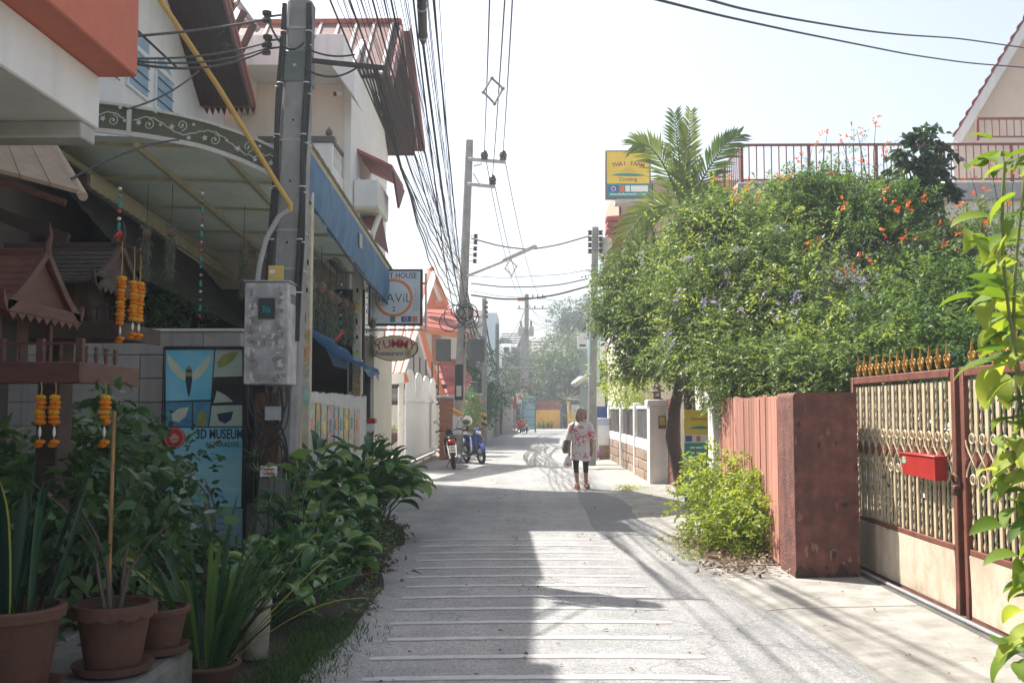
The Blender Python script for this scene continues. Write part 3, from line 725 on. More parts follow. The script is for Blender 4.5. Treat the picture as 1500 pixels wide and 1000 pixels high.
# ---------------------------------------------------------------- spirit houses
def spirit_house(cx, cy, zb, L, wd, hw, hr, mats, label, stand, ver=.3):
    """ridge along X, gable towards +X, veranda with balusters at the gable end; zb = floor level"""
    wood, tile, trim = mats
    t = thing('spirit_house', label, 'spirit house', (cx, cy, 0))
    x0, x1 = cx - L / 2, cx + L / 2; y0, y1 = cy - wd / 2, cy + wd / 2
    MB().box(x0 - .08, x1 + ver, y0 - .08, y1 + .08, zb - .075, zb, .008).build('platform', wood, t)
    MB().box(x0 - .1, x1 + ver + .015, y0 - .1, y0 - .081, zb - .09, zb + .012, .004).build('apron', trim, t)
    MB().box(x1 + ver, x1 + ver + .015, y0 - .08, y1 + .1, zb - .09, zb + .012, .004).build('apron', trim, t)
    MB().box(x0, x1 - .12, y0 + .03, y1 - .03, zb + .001, zb + hw, .004).build('cabin', wood, t)
    MB().box(x0 + .12, x0 + .27, y0 + .022, y0 + .029, zb + .03, zb + hw * .8).build('shutter', trim, t)
    MB().box(x1 - .119, x1 - .112, cy - .09, cy + .09, zb + .02, zb + hw * .85).build('doorway', black, t)
    for (px, py) in ((x1 - .03, y0), (x1 - .03, y1), (x0 + .02, y0), (x0 + .02, y1)):
        MB().box(px - .018, px + .018, py - .018, py + .018, zb + .001, zb + hw + .03, .003).build('post', trim, t)
    bal = MB().lathe([(.012, 0), (.012, .015), (.007, .02), (.013, .05), (.006, .075), (.012, .085), (.012, .095)], n=8).mesh('baluster', trim)
    nb_ = 5
    for k in range(nb_):
        x = x1 + .02 + (ver - .03) * k / (nb_ - 1)
        if k % 2 == 0 or k == nb_ - 1: MB().box(x - .017, x + .017, y0 - .06, y0 - .026, zb + .001, zb + .125, .003).build('newel', trim, t)
        else: place('baluster', bal, t, (x, y0 - .043, zb + .002))
    for k in range(4): place('baluster', bal, t, (x1 + ver - .03, y0 + .03 + (wd - .06) * (k + .3) / 4, zb + .002))
    MB().box(x1 + .0, x1 + ver - .012, y0 - .05, y0 - .036, zb + .096, zb + .108).build('handrail', trim, t)
    ze, zr = zb + hw, zb + hw + hr; ov = .11; n = 9
    for sg in (-1, 1):
        for k in range(n):      # tile courses, each lapping the one below, curved like a Thai roof
            def pt(u): 
                u2 = u; return (cy + sg * (wd / 2 + ov) * (1 - u2), ze - .03 + (hr + .03) * (u2 ** 1.25))
            a, b = pt(k / n), pt(min(1, (k + 1.25) / n))
            nx = 18; s = MB(); vs = []
            for i in range(nx + 1):
                x = x0 - .1 + (x1 + .07 - x0 + .1) * i / nx; dz = .004 * (i % 2)
                vs += [(x, a[0], a[1] + .014 + dz), (x, b[0], b[1] + .002 + dz), (x, a[0], a[1] - .004)]
            s.add(vs, [(i * 3, i * 3 + 3, i * 3 + 4, i * 3 + 1) for i in range(nx)] + [(i * 3 + 2, i * 3 + 5, i * 3 + 3, i * 3) for i in range(nx)])
            s.build('tile_course', tile, t)
    MB().beam((x0 - .12, cy, zr + .012), (x1 + .06, cy, zr + .012), .03, .035, .004).build('ridge', trim, t)
    gx = x1 + .075
    MB().prism([(gx - .03, y0 - .06, ze), (gx - .03, y1 + .06, ze), (gx - .03, cy + .05, ze + hr * .72), (gx - .03, cy, ze + hr * .95), (gx - .03, cy - .05, ze + hr * .72)], (.012, 0, 0)).build('gable', wood, t)
    for sg in (-1, 1):       # bargeboards with an upswept foot and a finial on top
        c = [(gx, cy + sg * (wd / 2 + ov + .02) * (1 - u), ze - .02 + (hr + .03) * (u ** 1.3)) for u in np.linspace(0, 1, 9)]
        c = [(gx, c[0][1] + sg * .035, c[0][2] + .05)] + c
        s = MB()
        vs = []
        for i, p in enumerate(c):
            w_ = .026
            vs += [(p[0] - .012, p[1], p[2] - w_), (p[0] + .012, p[1], p[2] - w_), (p[0] + .012, p[1], p[2] + w_), (p[0] - .012, p[1], p[2] + w_)]
        m = len(c)
        s.add(vs, [(i * 4 + q, i * 4 + (q + 1) % 4, i * 4 + 4 + (q + 1) % 4, i * 4 + 4 + q) for i in range(m - 1) for q in range(4)] + [(0, 1, 2, 3), ((m - 1) * 4, (m - 1) * 4 + 1, (m - 1) * 4 + 2, (m - 1) * 4 + 3)])
        s.build('bargeboard', trim, t)
    MB().tube([(gx, cy, zr), (gx + .005, cy, zr + .05), (gx + .02, cy, zr + .1), (gx + .01, cy, zr + .17)], [.022, .018, .011, .002], 8).build('finial', trim, t)
    MB().box(gx - .015, gx + .012, y0 - .13, y1 + .13, ze - .05, ze + .012, .004).build('gable_eave', trim, t)
    for k in range(9): MB().prism([(gx + .013, y0 - .12 + (wd + .24) * k / 9, ze - .05), (gx + .013, y0 - .12 + (wd + .24) * (k + 1) / 9, ze - .05), (gx + .013, y0 - .12 + (wd + .24) * (k + .5) / 9, ze - .085)], (-.012, 0, 0)).build('fringe', trim, t)
    MB().box(x0 + L * .3, x0 + L * .55, cy - .1, cy + .1, stand, zb - .076, .01).build('pedestal', greywood, t)
    MB().box(x0 + L * .15, x0 + L * .75, cy - .22, cy + .22, stand - .12, stand, .01).build('foot', concrete, t)
    return t
tile_brown = pm('brown_shingle', (.16, .06, .045), (.10, .04, .03), 9, .7, .2, 50)
tile_grey = pm('grey_brown_shingle', (.06, .05, .045), (.035, .03, .028), 9, .8, .2, 50)
greywood = pm('grey_weathered_wood', (.075, .05, .038), (.045, .03, .024), 7, .8, .25, 50)
spirit_house(-2.87, 5.03, 1.715, .68, .52, .30, .28, (redwood, tile_brown, redwood), 'red brown wooden spirit house with pointed gable and balustrade', .1, .41)
spirit_house(-2.95, 6.3, 2.02, .56, .5, .28, .24, (greywood, tile_grey, greywood), 'weathered dark grey spirit house behind the red brown one', .1, .2)
# marigold garlands
mari = pm('marigold_orange', (.86, .30, .012), (.72, .20, .008), 40, .8, .6, 90, trans=.15)
mari2 = pm('marigold_yellow', (.82, .45, .03), (.7, .33, .02), 40, .8, .6, 90, trans=.15)
def puff(mat):
    s = MB(); nu, nv = 18, 9; vs = []
    for i in range(nv + 1):
        th = math.pi * i / nv
        for q in range(nu):
            ph = 2 * math.pi * q / nu; r = .026 * (1 + .16 * math.sin(5 * ph + i * 1.7) * math.sin(th) + random.uniform(-.09, .09))
            vs.append((r * math.sin(th) * math.cos(ph), r * math.sin(th) * math.sin(ph), .55 * r * math.cos(th)))
    s.add(vs, [(i * nu + q, i * nu + (q + 1) % nu, (i + 1) * nu + (q + 1) % nu, (i + 1) * nu + q) for i in range(nv) for q in range(nu)])
    return s.mesh('marigold', mat, angle=25)
PUFF, PUFF2 = puff(mari), puff(mari2)
leafg = leafmat('pale_stem_leaf', (.05, .09, .02), (.09, .14, .03), (.2, .25, .06))
ribbon = pm('tan_ribbon', (.45, .28, .12), (.35, .2, .08), 20, .7)
def garland(p, top, n, label, sc=1.0, tassel=True):
    g = thing('marigold_garland', label, 'garland', p, 'marigold garlands hung on the spirit houses')
    MB().tube([(p[0], p[1], top), (p[0] + .004, p[1], (top + p[2]) / 2), p], [.003, .003, .004], 5).build('ribbon', ribbon, g)
    z = p[2]
    for k in range(n):
        o = place('marigold', PUFF if k % 3 else PUFF2, g, (p[0] + random.uniform(-.004, .004), p[1] + random.uniform(-.004, .004), z - .0), (0, 0, random.uniform(0, 6)), (sc * random.uniform(.86, 1.08),) * 2 + (sc * random.uniform(.85, 1.1),)); z -= .023 * sc
    if tassel:
        MB().tube([(p[0], p[1], z + .02), (p[0], p[1], z - .06)], .003, 5).build('string', ribbon, g)
        MB().lathe([(.004, 0), (.007, -.012), (.008, -.03), (.004, -.045)], (p[0], p[1], z - .0), 8).build('white_bud', pm('jasmine_white', (.75, .75, .68), (.6, .6, .5), 30, .7), g)
        place('marigold', PUFF, g, (p[0] + .004, p[1], z - .07), None, (sc * .85,) * 3)
        place('marigold', PUFF, g, (p[0] - .012, p[1] + .01, z - .085), (0, 0, 1), (sc * .8,) * 3)
for px, py, n, lab in ((60, 582, 6, 'marigold garland under the apron of the red brown spirit house, near its cabin'), (81, 582, 6, 'marigold garland under the apron of the red brown spirit house, between two others'), (154, 582, 6, 'marigold garland under the far veranda end of the red brown spirit house')):
    p = W(px, py, 4.66); garland(p, 1.63, n, lab)
for k, (px, py, n, lab) in enumerate(((178, 408, 12, 'long marigold garland on the grey spirit house beside a close pair'), (196, 414, 10, 'marigold garland of a close pair on the grey spirit house, nearer its wall'), (205, 416, 10, 'marigold garland of a close pair on the grey spirit house, at the outer edge'))):
    p = W(px, py, 5.9 + .03 * k); garland(p, p.z + .22, n, lab, 1.05)
sb = MB().beam(W(164, 352, 5.95), W(212, 372, 5.95), .02, .02, .003); sb.build('garland_bracket', greywood, label='thin weathered wooden bracket that holds the long garlands', cat='bracket')

# ---------------------------------------------------------------- block wall and poster board
bwall = thing('block_wall', 'grey concrete block wall with white edged coping behind the pots', 'wall', (-4.6, 11.1, 0))
blockm = pm('grey_block', (.48, .47, .45), (.38, .375, .36), 5, .95, .35, 120, rand=.07, streak=.45, gcol=(.10, .10, .09))
xw = W(352, 520, 11.0).x; ztop = W(200, 484, 11.0).z; ch = .262
rows = int(ztop / ch)
for r_ in range(rows + 1):
    z1 = ztop - .012 - r_ * ch; z0 = max(0.0, z1 - ch)
    if z1 < .05: break
    xs = [xw]; x = xw - (.42 if r_ == 0 else 1.12)
    while x > -7.2: xs.append(x); x -= 1.12
    xs.append(-7.3)
    for a, b in zip(xs[1:], xs[:-1]):
        MB().box(a + .004, b - .004, 11.0, 11.17, z0 + .004, z1 - .003, .007).build('block', blockm, bwall)
MB().box(-7.3, xw + .03, 10.97, 11.2, ztop - .012, ztop + .02, .006).build('coping', wall_white, bwall)
MB().box(-7.29, xw - .006, 11.02, 11.15, .01, ztop - .02).build('mortar', pm('mortar', (.2, .195, .185), (.15, .15, .14), 8, 1), bwall)

ps = thing('poster_board', 'tall blue poster board reading 3D MUSEUM in a dark frame', 'sign board', W(293, 805, 10.55))
YP = 10.6
def rp(px, py): return W(px, py, YP)
def rect_px(x0, y0, x1, y1, dy=0.0, th=.004, mat=None, nm='print', parent=None):
    a, b = W(x0, y1, YP), W(x1, y0, YP)
    return MB().box(a.x, b.x, YP - dy - th, YP - dy, a.z, b.z).build(nm, mat, parent or ps)
def poly_px(pts, dy, mat, nm, parent=None, th=.0015, Y=None):
    Y = Y or YP
    q = [W(x, y, Y) for x, y in pts]
    return MB().prism([(p.x, Y - dy, p.z) for p in q], (0, -th, 0)).build(nm, mat, parent or ps)
fr = pm('dark_frame', (.02, .018, .018), (.035, .03, .03), 9, .5)
sky_p = pm('poster_sky_blue', (.13, .52, .75), (.26, .66, .82), 2.3, .35)
sea_p = pm('poster_pale_sea', (.42, .72, .74), (.16, .52, .68), 1.4, .35, stretch=(.6, 1, 3))
deep_p = pm('poster_deep_blue', (.05, .22, .38), (.10, .34, .48), 6, .35)
pale_p = pm('poster_pale_green', (.50, .62, .50), (.38, .52, .45), 6, .35)
dark_p = pm('poster_dark', (.015, .02, .025), (.03, .035, .04), 7, .35)
wing_p = pm('poster_wing', (.62, .68, .52), (.50, .60, .50), 14, .35)
olive_p = pm('poster_olive', (.35, .38, .10), (.22, .27, .08), 10, .35)
red_p = pm('poster_red', (.55, .06, .04), (.48, .05, .035), 10, .35)
navy_p = pm('poster_navy', (.02, .045, .10), (.02, .04, .09), 9, .35)
a, b = rp(240, 806), rp(360, 511)
MB().box(a.x - .04, b.x + .03, YP, YP + .045, a.z - .03, b.z + .03, .004).build('backing', fr, ps)
for nm, (x0, y0, x1, y1) in (('frame_side', (232, 508, 241.5, 860)), ('frame_top', (242, 507, 356, 511)), ('frame_side', (356.5, 508, 361, 860))):
    a, b = rp(x0, y1), rp(x1, y0); MB().box(a.x, b.x, YP - .03, YP - .001, max(a.z, .02), b.z, .004).build(nm, fr, ps)
poly_px([(243, 512), (314, 512), (309, 585), (243, 587)], .002, sky_p, 'picture')
poly_px([(316, 512), (355, 512), (355, 551), (313, 552)], .002, pale_p, 'picture')
poly_px([(312.5, 554), (355, 553), (355, 591), (309, 592)], .002, dark_p, 'picture')
poly_px([(243, 589), (281, 588.5), (281, 624), (243, 624)], .002, deep_p, 'picture')
poly_px([(283, 588.5), (309, 588), (305, 624), (283, 624)], .002, deep_p, 'picture')
poly_px([(310.5, 594), (355, 593), (355, 624), (307, 624)], .002, pale_p, 'picture')
rect_px(242.5, 626, 355.5, 742, .001, .002, sea_p, 'lower_print'); rect_px(242.5, 744, 355.5, 802, .001, .002, pm('poster_grey_blue', (.25, .45, .52), (.16, .33, .42), 3, .35), 'foot_print')
for sg in (-1, 1):      # the winged figure
    X = lambda u: 277 + sg * u
    poly_px([(X(4), 548), (X(10), 541), (X(20), 530), (X(28), 521), (X(32), 516), (X(31), 530), (X(26), 541), (X(18), 550), (X(9), 556), (X(4), 558)], .0045, wing_p, 'wing_print')
poly_px([(273, 540), (281, 540), (282, 556), (279, 575), (277, 582), (275, 575), (272, 556)], .0065, navy_p, 'figure_print')
poly_px([(274.5, 536), (279.5, 536), (280, 541), (274, 541)], .007, olive_p, 'figure_print')
poly_px([(272, 545), (282, 545), (282, 551), (272, 551)], .0085, olive_p, 'figure_print')
poly_px([(318, 532), (326, 520), (340, 515), (350, 516), (342, 527), (330, 536), (321, 539)], .0045, olive_p, 'fish_print')
poly_px([(252, 606), (262, 598), (277, 596), (272, 610), (262, 618), (253, 616)], .0045, wing_p, 'ray_print')
poly_px([(318, 606), (342, 602), (339, 614), (330, 620), (321, 616)], .0045, navy_p, 'shark_print')
poly_px([(289, 624), (290, 605), (296, 600), (302, 606), (302, 624)], .0045, olive_p, 'diver_print')
poly_px([(313, 590), (318, 572), (330, 578), (342, 588)], .0045, pale_p, 'splash_print')
c = rp(256, 641); s = MB(); s.lathe([(.115, 0), (.115, .003)], n=28, M=frameM((c.x, YP - .0045, c.z), (1, 0, 0), (0, 0, 1))); s.build('roundel', red_p, ps)
s = MB(); s.torus((0, 0, 0), .1, .005, 28, 5, M=frameM((c.x, YP - .008, c.z), (1, 0, 0), (0, 0, 1))); s.build('roundel_ring', pm('poster_pink', (.7, .35, .3), (.6, .3, .25), 9, .4), ps)
poly_px([(249, 640), (256, 634), (263, 640), (260, 648), (252, 648)], .009, pm('poster_pink', (.7, .35, .3)), 'roundel_mark')
p = rp(322, 636); text('3D MUSEUM', .145, FACE((p.x, YP - .0055, p.z)), navy_p, 'lettering', ps, .001, bold=.0035, sx=.64)
p = rp(326, 651); text('IN PARADISE', .075, FACE((p.x, YP - .0055, p.z)), navy_p, 'lettering', ps, .001, bold=.0005, sx=.85)
poly_px([(296, 760), (303, 758), (305, 801), (298, 801)], .0045, pm('poster_blue', (.04, .15, .5), (.03, .12, .42), 9, .4), 'tower_print')
for k in range(4): poly_px([(318, 757 + 9 * k), (341, 756 + 9 * k), (341, 757 + 9 * k), (318, 758 + 9 * k)], .0045, navy_p, 'line_print')

# ---------------------------------------------------------------- concrete ledge and pots
ledge = MB().box(-4.4, -1.74, 3.2, 5.3, 0, .27, .03).build('stone_ledge', pm('mossy_concrete', (.24, .23, .21), (.14, .14, .125), 5, .95, .5, 60, grime=.5, gcol=(.05, .06, .04)), label='low mossy concrete ledge that carries the flower pots', cat='ledge')
def pot(name, c, r, h, label, mat=terracotta, scallop=0.0, saucer=True):
    t = thing(name, label, 'plant pot', c, 'terracotta pots on and beside the ledge')
    prof = [(r * .66, 0), (r * .70, .01), (r * .93, h * .84), (r * .95, h * .86), (r * 1.04, h * .87), (r * 1.06, h * .98), (r * 1.03, h), (r * .92, h), (r * .90, h * .9), (r * .5, h * .88)]
    MB().lathe(prof, c, 40).build('body', mat, t)
    if scallop:
        s = MB(); n = 48; vs = []
        for q in range(n):
            a = 2 * math.pi * q / n; z = c[2] + h * .86 - .016 * (abs(math.sin(a * 6)))
            for rr, zz in ((r * 1.045, z), (r * 1.10, z - .004), (r * 1.10, c[2] + h * 1.0), (r * 1.045, c[2] + h * 1.01)): vs.append((c[0] + rr * math.cos(a), c[1] + rr * math.sin(a), zz))
        s.add(vs, [(q * 4 + e, ((q + 1) % n) * 4 + e, ((q + 1) % n) * 4 + e + 1, q * 4 + e + 1) for q in range(n) for e in range(3)]); s.build('scalloped_rim', mat, t)
    MB().lathe([(r * .86, 0), (r * .9, .01)], (c[0], c[1], c[2] + h * .86), 24).build('soil', soil, t)
    if saucer: MB().lathe([(r * .8, -.012), (r * .98, .0), (r * 1.06, .035), (r * 1.0, .035), (r * .72, .004)], c, 32).build('saucer', mat, t)
    return t
P1 = W(30, 968, 4.35); P1.z = .285; P1.x = -2.22
P2 = W(166, 958, 4.75); P2.z = .285
P3 = W(232, 905, 5.12); P3.z = .285
pot('flower_pot', P1, .205, .37, 'large terracotta pot holding the snake plant')
pot('flower_pot', P2, .175, .31, 'terracotta pot with scalloped rim holding the staked shrub', scallop=1)
pot('flower_pot', P3, .15, .22, 'small terracotta pot tucked behind the scalloped rim pot')
P4 = Vector((-1.72, 5.45, .015)); pot('flower_pot', P4, .17, .13, 'shallow terracotta pot holding long strap leaves', saucer=False)
P5 = Vector((-1.62, 6.05, .02))
vz = thing('cement_vase', 'tall grey cement vase with red band beside the strap leaf plant', 'vase', P5)
MB().lathe([(.07, 0), (.075, .01), (.088, .25), (.085, .29), (.095, .30), (.095, .345), (.08, .345), (.075, .25)], P5, 28).build('body', pm('pale_cement', (.33, .31, .25), (.24, .22, .18), 9, .9, .4, 50, grime=.3), vz)
MB().torus((P5.x, P5.y, P5.z + .31), .093, .008, 28, 6).build('band', redwood, vz)

# snake plant
snake = leafmat('snake_plant_leaf', (.010, .035, .022), (.018, .055, .035), (.05, .12, .06), .12, .35)
edgey = leafmat('yellow_leaf_edge', (.16, .19, .03), (.25, .27, .045), (.38, .38, .06), .2, .4)
sp_ = thing('snake_plant', 'upright snake plant with yellow edged sword leaves in large pot', 'plant', (P1.x, P1.y, P1.z + .31))
sprof = lambda t: (.72 + .9 * t * (1 - t)) * (1 if t < .7 else max(.0, 1 - ((t - .7) / .3) ** 1.6)) + .02
for k in range(13):
    az = rng.uniform(0, 6.28); r_ = rng.uniform(0, .12); tl = rng.uniform(2, 16); L_ = rng.uniform(.4, .66); bd = rng.uniform(-8, 14)
    if k == 0: az, r_, tl, L_, bd = .2, .1, 15, .75, 14
    if k == 1: az, r_, tl, L_, bd = .1, .13, 20, .62, -16
    base = (P1.x + r_ * math.cos(az), P1.y + r_ * math.sin(az), P1.z + .31)
    lf = leafobj('leaf', blade(MB(), base, az, tl, L_, .062, bd, 9, .22, prof=sprof), snake, sp_, rng.uniform(0, 1))
    if k % 2 == 0:
        az2 = Vector((-math.sin(az), math.cos(az), 0))
        e = blade(MB(), Vector(base) + Vector((math.cos(az), math.sin(az), 0)) * .004, az, tl, L_, .062, bd, 9, .22, prof=sprof)
        n = len(e.v) // 3; s = MB(); vs = []
        for i in range(n):
            m_ = Vector(e.v[i * 3 + 1]); f_ = Vector(e.v[i * 3 + 2]); vs += [f_, f_ + (f_ - m_) * .28 + Vector((0, 0, 0.001))]
        s.add(vs, [(i * 2, i * 2 + 1, i * 2 + 3, i * 2 + 2) for i in range(n - 1)]); leafobj('leaf_edge', s, edgey, lf, rng.uniform(0, 1))
# strap-leaf plant
strap = leafmat('strap_leaf', (.016, .055, .022), (.035, .095, .03), (.09, .17, .045), .3, .38)
st = thing('strap_leaf_plant', 'arching green strap leaves rising from shallow terracotta pot', 'plant', (P4.x, P4.y, P4.z + .1))
for k in range(64):
    az = rng.uniform(0, 6.28); tl = abs(rng.normal(22, 13)); L_ = rng.uniform(.55, 1.05); bd = rng.uniform(15, 100) if k % 3 else rng.uniform(0, 30)
    y_ = k in (3, 17, 29)
    leafobj('leaf', blade(MB(), (P4.x + .09 * math.cos(az), P4.y + .09 * math.sin(az), P4.z + .1), az, tl, L_, rng.uniform(.026, .042), bd, 9), edgey if y_ else strap, st, rng.uniform(0, 1))
for az, tl, L_, bd in ((.35, 34, .92, 6), (.15, 42, .98, 12), (3.3, 18, .80, 75), (2.9, 24, .7, 60)):
    leafobj('leaf', blade(MB(), (P4.x + .08 * math.cos(az), P4.y + .08 * math.sin(az), P4.z + .1), az, tl, L_, .042, bd, 10), edgey, st, rng.uniform(0, 1))
# staked shrub in the scalloped pot
dull = leafmat('dark_glossy_leaf', (.020, .055, .022), (.036, .09, .034), (.08, .16, .05), .28, .33)
twig = pm('grey_twig', (.16, .13, .10), (.10, .08, .065), 14, .9, .3, 60)
bs = thing('staked_shrub', 'leafy shrub with grey stems tied to a cane in scalloped pot', 'shrub', (P2.x, P2.y, P2.z + .26))
z0 = P2.z + .26
MB().tube([(P2.x - .03, P2.y, z0), (P2.x - .035, P2.y + .02, z0 + .95)], .010, 8).build('cane', pm('bamboo_cane', (.42, .25, .10), (.33, .19, .075), 12, .6, .1, 40), bs)
tips = []
for dx, dy, h, cv in ((.05, .02, .42, .2), (-.07, .05, .5, -.22), (.02, .06, .55, .06), (-.09, -.03, .62, -.3), (-.03, -.02, .45, -.1)):
    pts = [(P2.x + dx * .3, P2.y + dy, z0), (P2.x + dx * .6 + cv * .12, P2.y + dy, z0 + h * .45), (P2.x + dx + cv * .5, P2.y + dy * 1.5, z0 + h * .8), (P2.x + dx + cv, P2.y + dy * 2, z0 + h)]
    MB().tube(pts, [.011, .009, .006, .003], 6).build('stem', twig, bs); tips += pts[2:]
bl = [((t_[0], t_[1] + .05, t_[2] + .02), (.16, .17, .15), 1) for t_ in tips] + [((P2.x - .03, P2.y, z0 + .9), (.09, .08, .16), .8)]
foliage('foliage', bl, 90, 6, .14, .085, .05, dull, bs, .35, 'oval', .3)
# leafy shrubs in the bed between the pots and the wall
deep = leafmat('deep_green_leaf', (.024, .062, .022), (.05, .11, .036), (.13, .20, .055), .3, .35)
def shrub(name, label, blobs, n, nl, tw, ln, wd, mat, base, droop=.3, kind='fold', group=None, stems=5, inner=.35, up=.3):
    t = thing(name, label, 'shrub', base, group)
    for k in range(stems):
        b = blobs[k % len(blobs)][0]
        m_ = [(base[0] + .6 * (b[0] - base[0]) * f + rng.normal(0, .03), base[1] + (b[1] - base[1]) * f, base[2] + (b[2] - base[2]) * f) for f in (.35, .7)]
        MB().tube([base] + m_ + [b], [.02, .015, .01, .005], 6).build('stem', twig, t)
    foliage('foliage', blobs, n, nl, tw, ln, wd, mat, t, droop, kind, inner, up)
    return t
def blob(px, py, Y, rx, rz, ry=None, w=1): 
    c = W(px, py, Y); return ((c.x, c.y, c.z), (rx, ry or rx, rz), w)
shrub('leafy_shrub', 'dark leafy shrub in front of the block wall, under the spirit houses', [blob(60, 700, 7.2, .45, .4), blob(150, 690, 7.6, .45, .42), blob(20, 780, 6.6, .4, .4), blob(120, 790, 6.6, .4, .35)], 230, 7, .3, .17, .075, deep, (-3.0, 7.0, .03), .45, 'oval')
shrub('leafy_shrub', 'dark leafy shrub growing against the foot of the poster board', [blob(190, 735, 8.4, .34, .3), blob(225, 775, 8.6, .3, .25), blob(205, 810, 7.6, .4, .25), blob(305, 835, 8.0, .35, .12)], 200, 7, .22, .10, .05, deep, (-2.75, 8.2, .03), .4, 'oval')
shrub('leafy_shrub', 'thin sprays of rounded leaves in front of the 3D MUSEUM lettering', [blob(262, 672, 9.6, .16, .10), blob(300, 700, 9.7, .16, .10), blob(200, 640, 9.6, .16, .2)], 22, 7, .26, .09, .06, dull, (-2.9, 9.4, .03), .1, 'oval', stems=3)
# papyrus heads beside the pole
pa = thing('papyrus_plant', 'umbrella papyrus with thin spoke leaves beside the concrete pole', 'plant', (-2.0, 8.6, .03))
papm = leafmat('papyrus_green', (.02, .07, .022), (.04, .11, .03), (.09, .19, .05), .25, .4)
for (px, py, Y) in ((378, 690, 8.6), (402, 700, 8.7), (420, 705, 8.5), (438, 688, 8.8), (395, 735, 8.3), (372, 668, 8.9), (445, 730, 8.3)):
    c = W(px, py, Y); MB().tube([(-2.0 + rng.normal(0, .1), 8.6 + rng.normal(0, .1), .03), (c.x, c.y, c.z * .6), tuple(c)], [.006, .005, .004], 5).build('stalk', papm, pa)
    s = MB()
    for q in range(20): blade(s, c, q * 2 * math.pi / 20 + rng.uniform(-.1, .1), rng.uniform(55, 92), rng.uniform(.16, .25), .011, rng.uniform(15, 55), 5, .1)
    leafobj('spoke_head', s, papm, pa, rng.uniform(0, 1))
# broad-leaved plants along the road edge: every leaf an object
broad = leafmat('broad_green_leaf', (.028, .095, .034), (.06, .16, .05), (.18, .30, .075), .32, .30, .5)
bprof = lambda t: math.sin(math.pi * min(1, t * .93 + .05)) ** .8
LEAF_MESH = []
for q in range(6):
    s = MB(); blade(s, (0, 0, 0), 0, 42 + 6 * q, 1.0, .36 + .03 * q, 55 + 8 * q, 8, .28, prof=bprof)
    me = s.mesh('broad_leaf', broad, angle=70)
    a = me.attributes.new('rnd', 'FLOAT', 'FACE'); a.data.foreach_set('value', np.full(len(me.polygons), q / 5, np.float32)); LEAF_MESH.append(me)
def broad_plant(label, base, blobs, n, size, grp):
    t = thing('broad_leaf_plant', label, 'plant', base, grp)
    Pp, Dd = shell(blobs, n, .55, .35)
    for k in range(n):
        p, d = Pp[k], Dd[k]
        if p[2] < .1: continue
        place('leaf', LEAF_MESH[rng.integers(6)], t, p, (rng.normal(0, .22), rng.normal(0, .3), math.atan2(d[1], d[0]) + rng.normal(0, .4)), (size * rng.uniform(.65, 1.2),) * 3)
    for k in range(0, n, 7):
        p = Pp[k]; MB().tube([(base[0] + .5 * (p[0] - base[0]), base[1] + .6 * (p[1] - base[1]), base[2]), ((base[0] + p[0] * 2) / 3, (base[1] + p[1] * 2) / 3, p[2] * .6), tuple(p)], [.010, .008, .004], 5).build('stem', broad, t)
    return t
GR = 'broad leaved plants along the road edge'
broad_plant('clump of broad drooping leaves reaching over the road towards the white gate', (-2.0, 11.6, .03), [blob(540, 690, 11.6, .32, .3, .5), blob(575, 712, 11.9, .22, .2, .4), blob(515, 730, 11.2, .35, .25, .45)], 210, .30, GR)
broad_plant('clump of broad leaves in front of the white slatted shop fence', (-2.15, 10.2, .03), [blob(462, 690, 10.4, .3, .22), blob(495, 742, 10.2, .3, .28), blob(440, 760, 9.6, .3, .3)], 150, .28, GR)
broad_plant('low clump of broad leaves between the papyrus and the road', (-1.75, 8.8, .03), [blob(470, 800, 8.9, .3, .28), blob(500, 830, 8.7, .24, .22), blob(430, 840, 8.2, .3, .3)], 170, .25, GR)
broad_plant('dark clump of broad leaves behind the cement vase', (-1.75, 7.1, .03), [blob(430, 885, 7.0, .26, .28), blob(470, 895, 7.3, .22, .22), blob(415, 830, 7.4, .28, .26), blob(380, 870, 7.0, .2, .3)], 150, .22, GR)
br = thing('elephant_ear_plant', 'plant with large round leaves in front of the concrete pole', 'plant', (-2.2, 9.2, .03))
for (px, py, Y, sz, az) in ((437, 672, 9.3, .34, -.6), (470, 660, 9.5, .26, .2), (460, 715, 9.0, .3, -1.0), (425, 690, 9.2, .28, -2.2)):
    c = W(px, py, Y); s = MB()
    blade(s, c, az, 62, sz, sz * .8, 70, 8, .12, prof=lambda t: math.sin(math.pi * min(1, .12 + .88 * t)) ** .7)
    lf = leafobj('round_leaf', s, broad, br, .85)
    MB().tube([(-2.2, 9.2, .03), ((c.x - 2.2) / 2, (c.y + 9.2) / 2, c.z * .6), tuple(c)], [.012, .01, .006], 6).build('stalk', broad, br)
# small-leaved ground growth, dry leaves and twigs on the verge
low = thing('ground_cover_shrub', 'tangle of small leaves spilling from bed towards the road stripes', 'shrub', (-1.7, 9.8, .03))
foliage('foliage', [blob(520, 800, 9.6, .34, .22, .5), blob(545, 775, 11.2, .3, .18, .5), blob(490, 880, 7.6, .28, .18, .5), blob(470, 850, 8.2, .28, .22, .5)], 420, 7, .16, .05, .028, deep, low, .3, 'fold', .3)
dry = leafmat('dry_leaf', (.05, .03, .02), (.11, .065, .04), (.2, .13, .085), .1, .8)
n = 700
Pd = np.stack([-1.62 + rng.normal(0, .17, n), rng.uniform(8.6, 12.8, n), .045 + np.abs(rng.normal(0, .04, n))], 1); Pd[:, 0] -= (Pd[:, 1] - 10) * .09
V, F, q = leaves(Pd, unit(rng.normal(0, 1, (n, 3)) * np.array([1, 1, .35])), np.array([0, 0, 1.0]) + rng.normal(0, .5, (n, 3)), rng.uniform(.05, .14, n), rng.uniform(.02, .05, n), 'fold')
